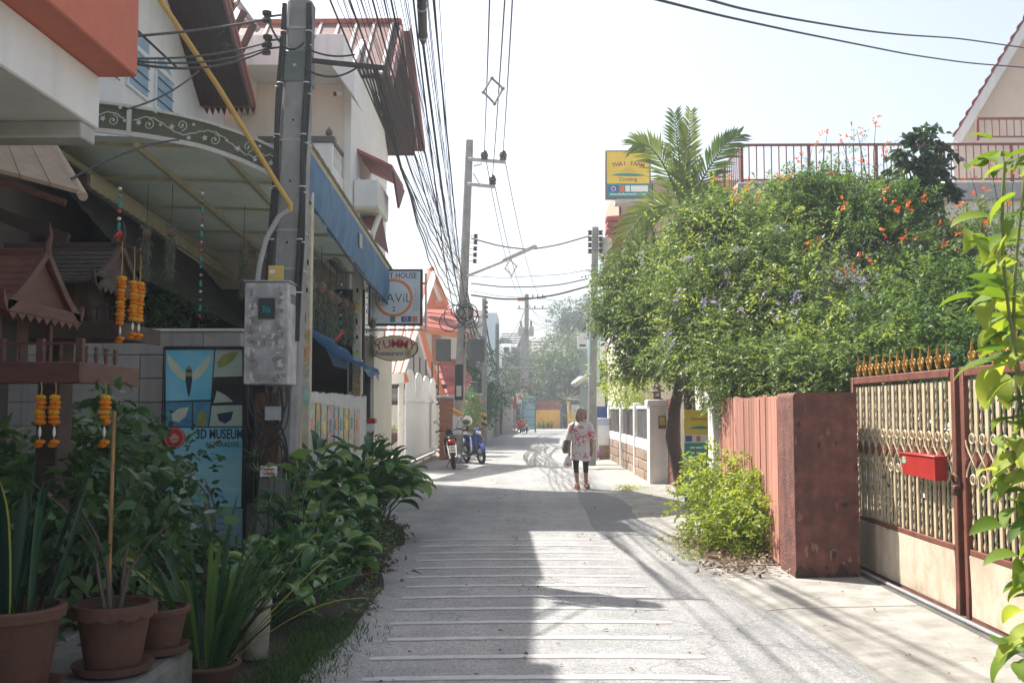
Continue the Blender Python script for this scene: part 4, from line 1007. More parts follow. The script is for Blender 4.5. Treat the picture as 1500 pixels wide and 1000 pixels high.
np_mesh('dry_leaf_litter', V, F, dry, np.repeat(rng.uniform(0, 1, n), q), None, label='brown dry leaves and twigs heaped along the road edge', cat='leaf litter', kind='stuff')
n = 4200
Pg = np.stack([-1.32 + rng.normal(0, .13, n) - .0, rng.uniform(4.6, 7.0, n), np.full(n, .02)], 1)
V, F, q = leaves(Pg, np.array([0, 0, 1.0]) + rng.normal(0, .45, (n, 3)), rng.normal(0, 1, (n, 3)), rng.uniform(.03, .085, n), .006, 'diamond')
np_mesh('grass', V, F, leafmat('grass_blade', (.018, .055, .015), (.035, .09, .02), (.08, .15, .035), .3, .5), np.repeat(rng.uniform(0, 1, n), q), None, label='short green grass along the left road edge', cat='grass', kind='stuff')
# ================================================================== LEFT: RESTAURANT
SX = -2.5
sheet_green = pm('weathered_green_sheet', (.54, .58, .44), (.44, .48, .36), 1.6, .6, .08, 30, streak=.2, gcol=(.2, .2, .12), trans=.28)
pale_yellow = pm('pale_yellow_paint', (.62, .57, .38), (.52, .47, .30), 5, .7, .1, 50, grime=.35, gcol=(.25, .22, .14))
white_iron = pm('white_wrought_iron', (.74, .73, .70), (.62, .61, .58), 9, .55, .05, 50)
cn = thing('shop_canopy', 'pale green sheet canopy of the restaurant with yellow edge and rafters', 'canopy', (-3.8, 14, 3.5))
NR, NL, FR, FL = WX(446, 213, -2.45), WX(58, 197, -5.35), WX(592, 433, -2.2), WX(385, 420, -5.2)
def roofpt(u, v, dz=0.0):          # u across from left to right, v from near to far
    p = NL.lerp(NR, u).lerp(FL.lerp(FR, u), v); return (p.x, p.y, p.z + .02 * math.sin(math.pi * u) + dz)
for k in range(6):                 # sheets lap one another
    MB().grid(lambda u, v, k=k: (roofpt(u, (k + v * 1.02) / 6, .008 * (k % 2) + .004 * math.sin(u * 150))), 60, 2).build('roof_sheet', sheet_green, cn)
for k in range(7):
    v = (k + .1) / 6.6; MB().tube([roofpt(u, v, -.045) for u in np.linspace(0, 1, 9)], .022, 6).build('purlin', pale_yellow, cn)
for u in (.02, .36, .68): MB().beam(roofpt(u, 0, -.09), roofpt(u, 1, -.09), .05, .07, .004).build('rafter', pale_yellow, cn)
MB().beam(Vector(roofpt(1, 0, .01)) + Vector((.02, 0, 0)), Vector(roofpt(1, 1, .01)) + Vector((.02, 0, 0)), .035, .075, .004).build('edge_trim', pale_yellow, cn)
for k in range(26):                # curled tile-like lip along the edge
    a = Vector(roofpt(1, k / 26, .05)); b = Vector(roofpt(1, (k + .92) / 26, .04)); MB().beam(a + Vector((.03, 0, 0)), b + Vector((.03, 0, 0)), .09, .02, .006).build('lip', pm('grey_yellow_lip', (.33, .30, .22), (.22, .2, .15), 9, .8, .2, 40, rand=.15), cn)
# arched front rail with vine scrolls
ar = thing('scroll_rail', 'white wrought iron arched rail with vine leaf scrolls along the canopy front', 'rail', W(300, 215, 10.45))
YR = 10.45
low_pts = [W(x, y, YR) for x, y in ((-60, 187), (0, 187), (75, 187.5), (150, 191), (225, 201), (300, 215), (370, 241), (441, 279))]
top_pts = [W(x, y, YR) for x, y in ((-60, 143), (0, 143), (75, 145), (150, 150), (225, 161), (300, 177), (370, 201), (441, 236))]
def curve(pts, n=40):
    P = np.array([tuple(p) for p in pts]); t = np.linspace(0, 1, len(P)); tt = np.linspace(0, 1, n)
    k = np.vstack([np.interp(tt, t, P[:, j]) for j in range(3)]).T
    for _ in range(3): k[1:-1] = (k[:-2] + 2 * k[1:-1] + k[2:]) / 4
    return k
lc, tc = curve(low_pts), curve(top_pts)
for c, w_, nm in ((lc, .05, 'lower_bar'), (tc, .03, 'upper_bar')):
    s = MB(); vs = []
    for p in c: vs += [(p[0], YR - .015, p[2] - w_ / 2), (p[0], YR + .015, p[2] - w_ / 2), (p[0], YR + .015, p[2] + w_ / 2), (p[0], YR - .015, p[2] + w_ / 2)]
    m = len(c); s.add(vs, [(i * 4 + q, i * 4 + (q + 1) % 4, i * 4 + 4 + (q + 1) % 4, i * 4 + 4 + q) for i in range(m - 1) for q in range(4)]); s.build(nm, white_iron, ar)
MB().grid(lambda u, v: (lambda i: (lc[i][0], YR + .03, lc[i][2] + (tc[i][2] - lc[i][2]) * v))(int(round(u * 39))), 39, 1).build('green_backing', pm('dark_green_backing', (.16, .18, .12), (.12, .14, .09), 3, .8), ar)
for px in (190, 410): 
    a, b = W(px - 3, 150, YR), W(px + 3, 150, YR); i = int(np.argmin(abs(lc[:, 0] - a.x))); MB().box(a.x, b.x, YR - .018, YR + .018, lc[i][2], tc[i][2], .003).build('upright', white_iron, ar)
def spiral(cx, cz, r, turns, a0, n=18, sg=1):
    return [(cx + r * (1 - .82 * t) * math.cos(a0 + sg * turns * 2 * math.pi * t), YR - .012, cz + r * (1 - .82 * t) * math.sin(a0 + sg * turns * 2 * math.pi * t)) for t in np.linspace(0, 1, n)]
def ivy(x, z, s_, rot):
    pts = []
    for k in range(10):
        a = rot + 2 * math.pi * k / 10; r = s_ * (1 if k % 2 == 0 else .45); pts.append((x + r * math.cos(a), YR - .016, z + r * math.sin(a)))
    MB().prism(pts, (0, -.006, 0)).build('vine_leaf', white_iron, ar)
xs0, xs1 = W(197, 0, YR).x, W(436, 0, YR).x
def vine(xa, xb, n):
    main = []
    for t in np.linspace(0, 1, 40):
        x = xa + (xb - xa) * t; i = int(np.argmin(abs(lc[:, 0] - x))); mid = (lc[i][2] + tc[i][2]) / 2; main.append((x, YR - .012, mid + .055 * math.sin(t * n * math.pi)))
    MB().tube(main, .006, 6).build('vine_stem', white_iron, ar)
    for k in range(n):
        t = (k + .5) / n; i = int(t * 39); x, _, z = main[i]; sg = 1 if k % 2 == 0 else -1
        MB().tube(spiral(x + .03, z - sg * .085, .062, 1.35, sg * math.pi / 2, sg=-sg), .005, 6).build('scroll', white_iron, ar)
        ivy(x - .075, z - sg * .065, .036, rng.uniform(0, 6)); ivy(x + .11, z + sg * .055, .030, rng.uniform(0, 6)); ivy(x + .04, z - sg * .085, .018, rng.uniform(0, 6)); ivy(x + .16, z - sg * .09, .022, rng.uniform(0, 6))
vine(xs0 + .03, xs1, 5); vine(W(148, 0, YR).x, W(187, 0, YR).x, 1)
# blue tarpaulin along the canopy edge
tp = thing('blue_tarpaulin', 'long blue tarpaulin hung along the canopy edge over the street', 'tarpaulin', (-2.25, 14, 3.2))
def tarp(v0, v1, d0, d1, nm, out=-.02):
    def fn(u, w_):
        p = Vector(roofpt(1, v0 + (v1 - v0) * u, -.04)); d = (d0 + (d1 - d0) * u) * (1 + .10 * math.sin(u * 9))
        sag = .06 * math.sin(math.pi * w_) + .025 * math.sin(u * 37 + w_ * 3) * w_ + .018 * math.sin(u * 83) * w_
        return (p.x + .045 + out * w_ + sag * .6, p.y, p.z - d * w_ - .06 * math.sin(math.pi * u) * w_)
    MB().grid(fn, 48, 10).build(nm, blue_tarp, tp)
tarp(.0, .76, .54, .52, 'sheet'); tarp(.765, 1.0, .55, .22, 'flap', .04)
a = Vector(roofpt(1, 0, -.05)); b = Vector(roofpt(1, .76, -.05))
MB().tube([(a.x + .035, a.y, a.z - .545), ((a.x + b.x) / 2 + .035, (a.y + b.y) / 2, (a.z + b.z) / 2 - .62), (b.x + .035, b.y, b.z - .52)], .016, 6).build('rolled_hem', pm('navy_hem', (.02, .045, .10), (.015, .03, .07), 9, .6), tp)
q = Vector(roofpt(1, .38, -.28)); MB().box(q.x + .09, q.x + .094, q.y - .1, q.y + .12, q.z - .1, q.z + .1).build('patch', pm('pale_patch', (.55, .52, .45)), tp)
# posts of the shop front
post_m = pm('painted_cream_post', (.62, .58, .46), (.50, .46, .36), 9, .75, .2, 40, grime=.45, gcol=(.28, .2, .14), gscale=6)
panel_art = [pm('folk_art_%d' % k, c1, c2, 14, .6, 0, 60, grime=.85, gcol=g_, gscale=11) for k, (c1, c2, g_) in enumerate((((.62, .70, .60), (.15, .42, .36), (.62, .16, .03)), ((.70, .62, .40), (.55, .22, .05), (.09, .24, .10)), ((.62, .66, .62), (.40, .42, .12), (.12, .14, .16)), ((.66, .60, .62), (.50, .14, .10), (.08, .22, .22)), ((.65, .7, .7), (.1, .3, .42), (.5, .1, .06))))]
for (px, y0, y1, Y, w_, lab) in ((447, 240, 572, 11.05, .12, 'cream painted shop post by the concrete pole, with openwork holes'), (522, 385, 628, 15.5, .13, 'cream painted shop post with yellow flower marks at far end of slatted fence')):
    a, b = W(px, y1, Y), W(px, y0, Y)
    t = thing('shop_post', lab, 'post', (a.x, Y, .05), 'posts of the shop front')
    MB().box(a.x - w_ / 2, a.x + w_ / 2, Y - .06, Y + .06, .05, b.z, .008).build('shaft', post_m, t)
    n = 7
    for k in range(n):
        z = 1.9 + (b.z - 2.1) * k / n; MB().cbox((a.x + rng.uniform(-.02, .02), Y - .063, z), (.035, .008, rng.uniform(.05, .1)), .002).build('cut_out', darkwood, t)
    if px > 500:
        for z in (2.35, 3.1):
            MB().lathe([(.05, 0), (.035, .008)], n=10, wave=.35, wn=5, M=frameM((a.x, Y - .067, z), (1, 0, 0), (0, 0, 1))).build('flower_mark', pm('yellow_flower', (.75, .5, .05), (.65, .4, .04)), t)
    for k, z in enumerate((1.75, 2.2)):
        MB().cbox((a.x + .01, Y - .072, z), (w_ * .95, .012, .4), .003).build('painted_board', panel_art[(k + (px > 500)) % 5], t)
# slatted fence
sf = thing('slatted_fence', 'white painted bamboo slat fence of the restaurant hung with folk art pictures', 'fence', (SX, 13.1, .05))
slatm = pm('white_painted_bamboo', (.76, .75, .72), (.62, .62, .60), 11, .7, .2, 50, grime=.3, gcol=(.4, .36, .3), gscale=6)
s = MB(); y = 10.78
while y < 15.5:
    h = 1.70 + random.uniform(-.02, .02); s.tube([(SX + random.uniform(-.006, .006), y, .05), (SX, y, h)], .028, 6); y += .061
s.build('bamboo_slats', slatm, sf, kind='stuff')
for z in (.4, 1.5): MB().box(SX - .07, SX - .03, 10.75, 15.5, z, z + .06).build('rail', slatm, sf)
pa_ = thing('picture_row', 'row of small colourful folk art pictures on the white slatted fence', 'pictures', (SX, 13, 1))
yy = 11.25
for k in range(9):
    w_ = rng.uniform(.22, .42); h = rng.uniform(.42, .62); MB().box(SX + .033, SX + .045, yy, yy + w_, 1.58 - h - .02 * k, 1.6 - .012 * k, .003).build('picture', panel_art[k % 5], pa_)
    MB().lathe([(.09, 0), (.085, .006), (.03, .01)], n=12, M=frameM((SX + .0455, yy + w_ / 2, 1.45 - h * .3), (0, 1, 0), (0, 0, 1))).build('painted_disc', [porange, grn, yel, teal][k % 4], pa_)
    yy += w_ + .08
# dark interior, its shade put into near-black wall colour: floor wall, counter, side and back walls, ceiling beam
inter = thing('restaurant_room', 'dark open front room of the restaurant behind slatted fence', 'room', (-4, 14, .05))
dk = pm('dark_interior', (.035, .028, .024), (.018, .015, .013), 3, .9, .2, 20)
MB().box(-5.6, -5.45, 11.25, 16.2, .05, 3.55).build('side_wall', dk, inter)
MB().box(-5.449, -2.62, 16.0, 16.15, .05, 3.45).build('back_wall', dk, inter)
MB().box(-5.449, -2.75, 15.6, 15.99, .05, 1.0, .01).build('counter', darkwood, inter)
MB().box(-2.86, -2.62, 15.93, 15.99, 1.75, 2.3).build('window_frame', white_iron, inter); MB().box(-2.83, -2.65, 15.92, 15.929, 1.79, 2.26).build('window_pane', glassmat('dark_glass'), inter)
# wooden house roof with scalloped shingle courses, under the canopy on the left
wh = thing('wooden_house', 'dark wooden house with scalloped shingle roof under the canopy', 'house', (-5.8, 15, 0))
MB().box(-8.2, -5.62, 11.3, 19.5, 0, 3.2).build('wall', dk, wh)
for k in range(9):
    x0_, z0_ = -4.35 - .13 * k, 3.02 + .145 * k
    s = MB(); n = 60; vs = []
    for i in range(n + 1):
        y = 11.15 + 8.3 * i / n; zz = -.022 * abs(math.sin(i * math.pi / 2 + .4)); dd = -.065 * (y - 11.15)
        vs += [(x0_, y, z0_ + zz + dd), (x0_ - .20, y, z0_ + .2 + dd), (x0_ - .012, y, z0_ + zz + dd - .012)]
    s.add(vs, [(i * 3, i * 3 + 3, i * 3 + 4, i * 3 + 1) for i in range(n)] + [(i * 3 + 2, i * 3 + 5, i * 3 + 3, i * 3) for i in range(n)])
    s.build('shingle_course', pm('grey_shingle', (.075, .07, .062), (.045, .042, .038), 6, .9, .3, 40), wh)
def scal(x, z, nm, mat):
    s = MB(); n = 120; vs = []
    for i in range(n + 1):
        y = 11.1 + 8.2 * i / n; dd = -.065 * (y - 11.1); zz = -.03 * abs(math.sin(i * math.pi / 2 * .75)); vs += [(x, y, z + zz + dd), (x, y, z + .13 + dd), (x - .03, y, z + .13 + dd), (x - .03, y, z + zz + dd)]
    s.add(vs, [(i * 4 + q, i * 4 + (q + 1) % 4, i * 4 + 4 + (q + 1) % 4, i * 4 + 4 + q) for i in range(n) for q in range(4)]); s.build(nm, mat, wh)
scal(-4.95, 4.05, 'scalloped_fascia', pale_yellow)
# inner blue awning
ia = thing('small_blue_awning', 'small faded blue awning sloping over the restaurant opening', 'awning', (-2.4, 13, 2.1))
A, B_, C_, D_ = W(450, 473, 11.1), W(512, 530, 15.4), W(534, 546, 15.6), W(452, 497, 11.1)
A.x -= .1; 
MB().grid(lambda u, v: tuple(Vector(A).lerp(Vector(B_), u).lerp(Vector(D_).lerp(Vector(C_), u), v) + Vector((.28 * v, 0, -.03 * math.sin(u * 21) * v - .06 * math.sin(math.pi * u)))), 30, 5).build('cloth', blue_tarp, ia)
P_ = W(476, 500, 13.0); MB().add([tuple(W(474, 503, 12.5)), tuple(W(510, 528, 15.2)), tuple(W(508, 541, 15.2)), tuple(W(489, 536, 13.6))], [(0, 1, 2, 3)]).build('loose_flap', blue_tarp, ia)
f = W(472, 492, 11.9); MB().lathe([(.09, 0), (.06, .006)], n=14, wave=.4, wn=7, M=frameM((f.x + .2, f.y, f.z), (0, 1, 0), (1, 0, 1))).build('flower_sticker', pm('red_sticker', (.7, .08, .04), (.6, .06, .03)), ia)
# moss-hung coconut balls
husk = pm('coconut_husk', (.20, .13, .085), (.12, .08, .055), 14, .95, .6, 50)
moss_m = leafmat('grey_moss', (.10, .12, .09), (.16, .18, .135), (.25, .27, .21), .3, .9, .1)
def moss_ball(px, py, Y, r, ml, label):
    c = W(px, py, Y); t = thing('moss_ball', label, 'hanging planter', c, 'moss hung coconut husk balls')
    MB().ball(c, (r, r, r * 1.08), 16, 10).build('husk', husk, t)
    MB().tube([c + Vector((0, 0, r * .8)), c + Vector((.004, 0, .5))], .003, 4).build('cord', rubber, t)
    n = 420; a = rng.uniform(0, 6.28, n); rr = r * 1.05 * np.sqrt(rng.uniform(0, 1, n)); zz = -rng.uniform(0, ml, n)
    taper = 1 - .45 * (-zz / ml)
    Pm = np.stack([c.x + rr * taper * np.cos(a), c.y + rr * taper * np.sin(a), c.z - r * .3 + zz], 1)
    V, F, q = leaves(Pm, np.array([0, 0, -1.0]) + rng.normal(0, .35, (n, 3)), rng.normal(0, 1, (n, 3)), rng.uniform(.05, .13, n), rng.uniform(.004, .009, n), 'diamond')
    np_mesh('moss', V, F, moss_m, rng.uniform(0, 1, n), t, kind='stuff')
    m2 = 40; a = rng.uniform(0, 6.28, m2); Pt = np.stack([c.x + r * .5 * np.cos(a), c.y + r * .5 * np.sin(a), np.full(m2, c.z + r * .85)], 1)
    V, F, q = leaves(Pt, np.stack([np.cos(a), np.sin(a), rng.uniform(.4, 2, m2)], 1), rng.normal(0, 1, (m2, 3)), .07, .008, 'diamond')
    np_mesh('air_plant', V, F, moss_m, rng.uniform(0, 1, m2), t, kind='stuff')
for (px, py, Y, r, ml, lab) in ((215, 342, 10.0, .047, .42, 'moss hung husk ball under the canopy beside the long garlands'), (251, 341, 10.0, .047, .42, 'moss hung husk ball under the canopy, between garlands and shell string'), (357, 367, 10.9, .052, .45, 'moss hung husk ball close to the utility box'),
        (457, 418, 11.3, .06, .45, 'moss hung husk ball beside the openwork shop post'), (470, 421, 11.7, .07, .5, 'large moss hung husk ball behind the one by the openwork post'), (483, 434, 12.3, .075, .52, 'thick moss hung husk ball in the middle of shop front row'), (492, 440, 13, .065, .5, 'moss hung husk ball partly behind the thick middle one'), (506, 445, 13.8, .065, .5, 'moss hung husk ball with wide cap, one before the last of row'), (516, 450, 14.6, .06, .5, 'last moss hung husk ball of the row by the yellow flower post'), (546, 475, 15.7, .062, .45, 'moss hung husk ball in front of the oval restaurant sign')):
    moss_ball(px, py, Y, r, ml, lab)
# strings of shells and beads
bead_cols = [pm('bead_white', (.7, .68, .62), (.6, .58, .52), 9, .4), pm('bead_teal', (.03, .32, .27), (.02, .26, .22), 9, .3), pm('bead_pink', (.65, .35, .3), (.55, .28, .24), 9, .4), pm('bead_red', (.6, .04, .03), (.5, .03, .02), 9, .3)]
def bead_string(px, y0, y1, Y, n, label):
    a, b = W(px, y0, Y), W(px, y1, Y); t = thing('bead_string', label, 'hanging string', b, 'strings of shells and beads')
    MB().tube([a, b], .0018, 4).build('string', rubber, t)
    for k in range(n):
        z = a.z + (b.z - a.z) * (k + .6) / n; col = bead_cols[(k * 5 + n) % 4]
        if k % 3 == 2: MB().cbox((a.x, a.y, z), (.022, .008, .06), .003).build('pendant', bead_cols[1], t)
        else: MB().ball((a.x, a.y, z), (.016, .016, .013), 8, 6).build('bead', col, t)
bead_string(297, 276, 468, 9.6, 16, 'string of white shells and teal pendants below the scroll rail')
bead_string(176, 270, 358, 7.2, 8, 'bead string with red flower above the long garlands')
bead_string(500, 410, 500, 13.4, 8, 'bead string hanging between the moss balls in the shop front')
bead_string(538, 400, 500, 15.6, 10, 'bead string hanging at the corner of the guest house sign')
f = W(176, 346, 7.15); MB().lathe([(.035, 0), (.02, .01)], n=16, wave=.4, wn=4, M=FACE(f)).build('red_flower_charm', bead_cols[3], label='red four petal charm on bead string above garlands', cat='charm')
# potted fern behind the block wall
shrub('leafy_shrub', 'small leafed shrub rising above the block wall under shell string', [blob(240, 455, 11.9, .32, .16), blob(280, 462, 11.9, .25, .12), blob(215, 465, 11.9, .2, .1)], 150, 7, .2, .06, .028, dull, (-4.2, 11.9, .1), .1, 'fold')

# ================================================================== SIGNS OF THE GUEST HOUSE
YS = 16.0
gs = thing('guest_house_sign', 'square white sign reading KAVIL 2 inside an orange ring', 'sign', W(580, 478, YS))
a, b = W(539, 477, YS), W(619, 394, YS)
sign_white = pm('sign_pale_blue_white', (.66, .72, .76), (.60, .67, .72), 3, .4, 0, 60, streak=.15, gcol=(.4, .42, .44))
MB().box(a.x, b.x, YS, YS + .09, a.z, b.z, .006).build('case', black, gs)
MB().box(a.x + .035, b.x - .035, YS - .006, YS - .0005, a.z + .035, b.z - .035).build('face', sign_white, gs)
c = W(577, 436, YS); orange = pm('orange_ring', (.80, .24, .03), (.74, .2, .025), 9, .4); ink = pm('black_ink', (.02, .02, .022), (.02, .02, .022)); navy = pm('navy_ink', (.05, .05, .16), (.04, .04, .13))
MB().torus((0, 0, 0), .288, .022, 48, 6, M=frameM((c.x, YS - .008, c.z), (1, 0, 0), (0, 0, 1)) @ Matrix.Diagonal((1, 1, .3, 1))).build('ring', orange, gs)
p = W(579, 404, YS); text('GUEST HOUSE', .125, FACE((p.x, YS - .008, p.z)), navy, 'lettering', gs, .0015, bold=.001, sx=.86)
p = W(578, 437, YS); text('KAViL', .21, FACE((p.x, YS - .008, p.z)), ink, 'lettering', gs, .0015, bold=-.002, sx=1.0)
p = W(577, 453, YS); text('2', .12, FACE((p.x, YS - .008, p.z)), ink, 'lettering', gs, .0015)
for k in range(10):     # grass strokes either side of the ring
    sg = -1 if k < 5 else 1; u = 28 + 2.6 * (k % 5); q0, q1 = W(577 + sg * u, 456, YS), W(577 + sg * (u + 1.2), 421 + 5 * (k % 3), YS)
    MB().beam((q0.x, YS - .008, q0.z), (q1.x, YS - .008, q1.z), .003, .006, up=(0, -1, 0)).build('grass_stroke', pm('green_stroke', (.05, .2, .12), (.05, .18, .1)), gs)
for (x0, x1, m_) in ((588, 602.5, pblue), (604, 611.5, porange), (580.5, 586.5, pwhite), (571.5, 579, teal)):
    q0, q1 = W(x0, 471.5, YS), W(x1, 463, YS); MB().box(q0.x, q1.x, YS - .009, YS - .0065, q0.z, q1.z).build('logo_block', m_, gs)
q0 = W(595, 467, YS); MB().torus((0, 0, 0), .028, .004, 16, 5, M=FACE((q0.x, YS - .011, q0.z))).build('logo_ring', pwhite, gs)
sf_ = thing('sign_bracket', 'pale steel pipe frame that carries the two guest house signs', 'bracket', W(580, 484, YS + .1))
YB = YS + .14
for (p0, p1) in (((515, 483), (626, 483)), ((624, 400), (624, 484)), ((617, 415), (626, 415)), ((617, 468), (626, 468)), ((532, 484), (532, 408))):
    MB().tube([W(*p0, YB), W(*p1, YB)], .019, 8).build('pipe', white_iron, sf_)
for px in (563, 594): MB().tube([W(px, 483, YB), W(px, 493, YB)], .008, 6).build('hanger', black, sf_)
ys_ = thing('oval_restaurant_sign', 'oval cream sign reading YUMMY Restaurant hanging below the square sign', 'sign', W(578, 529, YB))
c = W(578, 510, YB); rx_ = W(613, 510, YB).x - c.x; rz_ = W(578, 491, YB).z - c.z
E = lambda k, d, th: MB().lathe([(1, 0), (1, th)], n=48, M=frameM((c.x, YB - d, c.z), (1, 0, 0), (0, 0, 1)) @ Matrix.Diagonal((rx_ * k, rz_ * k, 1, 1)))
E(1, 0, .03).build('rim', black, ys_); E(.945, .031, .004).build('face', pm('cream_yellow_face', (.74, .66, .36), (.68, .60, .30), 4, .4, streak=.15), ys_)
for k, chh in enumerate('YUMMY'):
    t_ = (k - 2) / 2; p = W(580 + 12.3 * (k - 2), 503.5 + 4 * t_ * t_, YB)
    Mx = FACE((p.x, YB - .0395, p.z)) @ Matrix.Rotation(-t_ * .3, 4, 'Z')
    text(chh, .20, Mx, pwhite, 'letter_outline', ys_, .001, bold=.011); text(chh, .20, FACE((p.x, YB - .0425, p.z)) @ Matrix.Rotation(-t_ * .3, 4, 'Z'), pm('red_letter', (.62, .03, .03), (.55, .025, .025)), 'letter', ys_, .001, bold=.003)
p = W(571, 517.5, YB); text('Restaurant', .105, FACE((p.x, YB - .038, p.z)), pm('violet_ink', (.13, .08, .38), (.1, .06, .33)), 'lettering', ys_, .001, bold=.0015)
for k in range(5):
    q0 = W(598 + 2.2 * math.cos(k * 1.26), 517 + 3 * math.sin(k * 1.26), YB); MB().torus((0, 0, 0), .03, .0035, 14, 4, M=FACE((q0.x, YB - .038, q0.z))).build('cook_outline', pm('brown_line', (.25, .18, .08)), ys_)

# ================================================================== DRIVE: GATE, PLANTER, LETTER BOX
WGx0, WGx1 = WG(592, 690), WG(637, 668)
wg = thing('white_drive_gate', 'tall white board gate with four rounded arch tops standing open', 'gate', (WGx0.x, WGx0.y, 0))
gw = pm('white_gate_paint', (.80, .80, .79), (.70, .71, .71), 3, .6, .1, 50, streak=.3, gcol=(.42, .42, .42))
d = (WGx1 - WGx0); Lg = d.length; d.normalize(); nv_ = Vector((d.y, -d.x, 0))
nb = 36
for k in range(nb):
    t0 = k / nb; u = (t0 * 4) % 1; arch = lambda w_: math.sqrt(max(0, 1 - abs(2 * w_ - 1) ** 3))
    p0 = WGx0 + d * (Lg * t0 + .006); p1 = WGx0 + d * (Lg * (t0 + 1 / nb) - .006); u2 = u + 4 / nb
    topb = 1.92 + .62 * arch(min(u2, 1)) * (1 - .12 * t0)
    topa = 1.92 + .62 * arch(u) * (1 - .12 * t0)
    MB().prism([(p0.x, p0.y, .2), (p1.x, p1.y, .2), (p1.x, p1.y, topb), (p0.x, p0.y, topa)], nv_ * .035).build('board', gw, wg)
for z in (.3, 1.75):
    q0 = WGx0 + nv_ * .065; q1 = WGx1 + nv_ * .065; MB().beam((q0.x, q0.y, z), (q1.x, q1.y, z), .05, .08, .005).build('rail', gw, wg)
MB().beam((WGx0.x, WGx0.y, .12), (WGx1.x, WGx1.y, .12), .07, .09, .006).build('bottom_beam', concrete_pale, wg)
MB().box(WGx0.x - .14, WGx0.x - .01, WGx0.y - .2, WGx0.y - .06, 0, 2.05, .01).build('end_post', gw, wg)
for t0 in (.25, .55, .85):
    q0 = WGx0 + d * Lg * t0; MB().lathe([(.08, -.04), (.08, .04)], n=14, M=Matrix.Translation((q0.x, q0.y, .08)) @ Matrix.Rotation(R(90), 4, 'Y')).build('roller', steel, wg)
MB().tube([(WGx0.x, WGx0.y - .5, .03), (WGx1.x, WGx1.y + .3, .03)], .02, 6).build('gate_rail', steel, label='steel floor rail under the white board gate', cat='rail')
c = WG(567, 663); c.z = .02
pb = thing('planter_bowl', 'large terracotta bowl planter on a foot inside the driveway', 'planter', c)
MB().lathe([(.30, 0), (.31, .05), (.2, .09), (.17, .22), (.24, .3), (.42, .42), (.5, .56), (.52, .62), (.56, .63), (.56, .68), (.5, .68), (.46, .6)], c, 32).build('bowl', terracotta, pb)
foliage('flowers', [((c.x, c.y, c.z + .72), (.45, .45, .09), 1)], 130, 5, .14, .08, .05, leafmat('planter_green', (.05, .11, .03), (.14, .19, .05), (.40, .38, .10), .3), pb, .1, 'fold', .2)
p = W(540, 632, 15.75)
lb = thing('fence_letter_box', 'white letter box with red lid on flowered stand by the shop fence', 'letter box', (p.x, p.y, .05))
MB().box(p.x - .11, p.x + .11, p.y - .1, p.y + .1, p.z, p.z + .13, .006).build('box', wall_white, lb); MB().box(p.x - .115, p.x + .115, p.y - .11, p.y + .11, p.z + .131, p.z + .21, .012).build('lid', redbox, lb)
MB().box(p.x - .04, p.x + .04, p.y - .04, p.y + .04, .05, p.z - .001, .004).build('stand', white_iron, lb)
t = thing('flower_bush', 'small bush with tiny red and pink flowers round the letter box stand', 'shrub', (p.x + .1, p.y - .1, .05))
foliage('foliage', [((p.x + .08, p.y - .1, .75), (.16, .16, .4), 1)], 90, 6, .12, .05, .03, dull, t, .2, 'fold', .3)
foliage('flowers', [((p.x + .1, p.y - .15, .8), (.17, .17, .4), 1)], 22, 3, .06, .035, .035, leafmat('pink_flower', (.55, .05, .04), (.65, .16, .12), (.7, .45, .38), .2), t, .1, 'diamond', .6)
la = thing('red_ladder', 'narrow red steel ladder leaning at the shop corner', 'ladder', W(552, 640, 17.3))
for px in (549.5, 557.5): MB().tube([W(px, 650, 17.3), W(px + 3, 552, 17.5)], .014, 6).build('rail', gate_red, la)
for k in range(9): y = 640 - 10 * k; MB().tube([W(549.7 + .3 * k, y, 17.33), W(557.7 + .3 * k, y, 17.33)], .009, 5).build('rung', gate_red, la)
# shop side wall with window behind the far post, small blue valance
sw = thing('shop_annex', 'cream end wall of the shop with a dark tall window', 'building', (-3.1, 16.6, 0))
a, b = W(531, 640, 16.35), W(549, 480, 16.35)
MB().box(-5.4, b.x, 16.32, 18.5, .02, 2.72).build('wall', cream, sw)
q0, q1 = W(533, 618, 16.31), W(543, 540, 16.31); MB().box(q0.x, q1.x, 16.29, 16.318, q0.z, q1.z, .004).build('window', glassmat('dark_glass'), sw)
q0, q1 = W(531.5, 622, 16.3), W(532.8, 537, 16.3); MB().box(q0.x, q1.x, 16.27, 16.31, q0.z, q1.z).build('window_frame', darkwood, sw)
MB().grid(lambda u, v: tuple(W(523 + 32 * u, 527 + 14 * u + (14 + 3 * math.sin(14 * u)) * v, 16.2 - .1 * v)), 16, 4).build('valance', pm('patterned_blue_cloth', (.20, .27, .42), (.38, .42, .50), 22, .8), sw)
# ================================================================== LEFT: HOUSES BEHIND THE SHOP
sky_glass = pm('curtained_glass', (.42, .58, .70), (.32, .48, .62), 2.5, .12, spec=.8)
frame_w = pm('white_window_frame', (.78, .78, .77), (.72, .72, .71), 5, .5)
soffit = pm('dark_brown_soffit', (.055, .026, .022), (.035, .018, .016), 3, .7, .25, 30, stretch=(1, 8, 1))
purple = pm('red_brown_fascia', (.17, .07, .065), (.12, .05, .045), 4, .6, .2, 30)
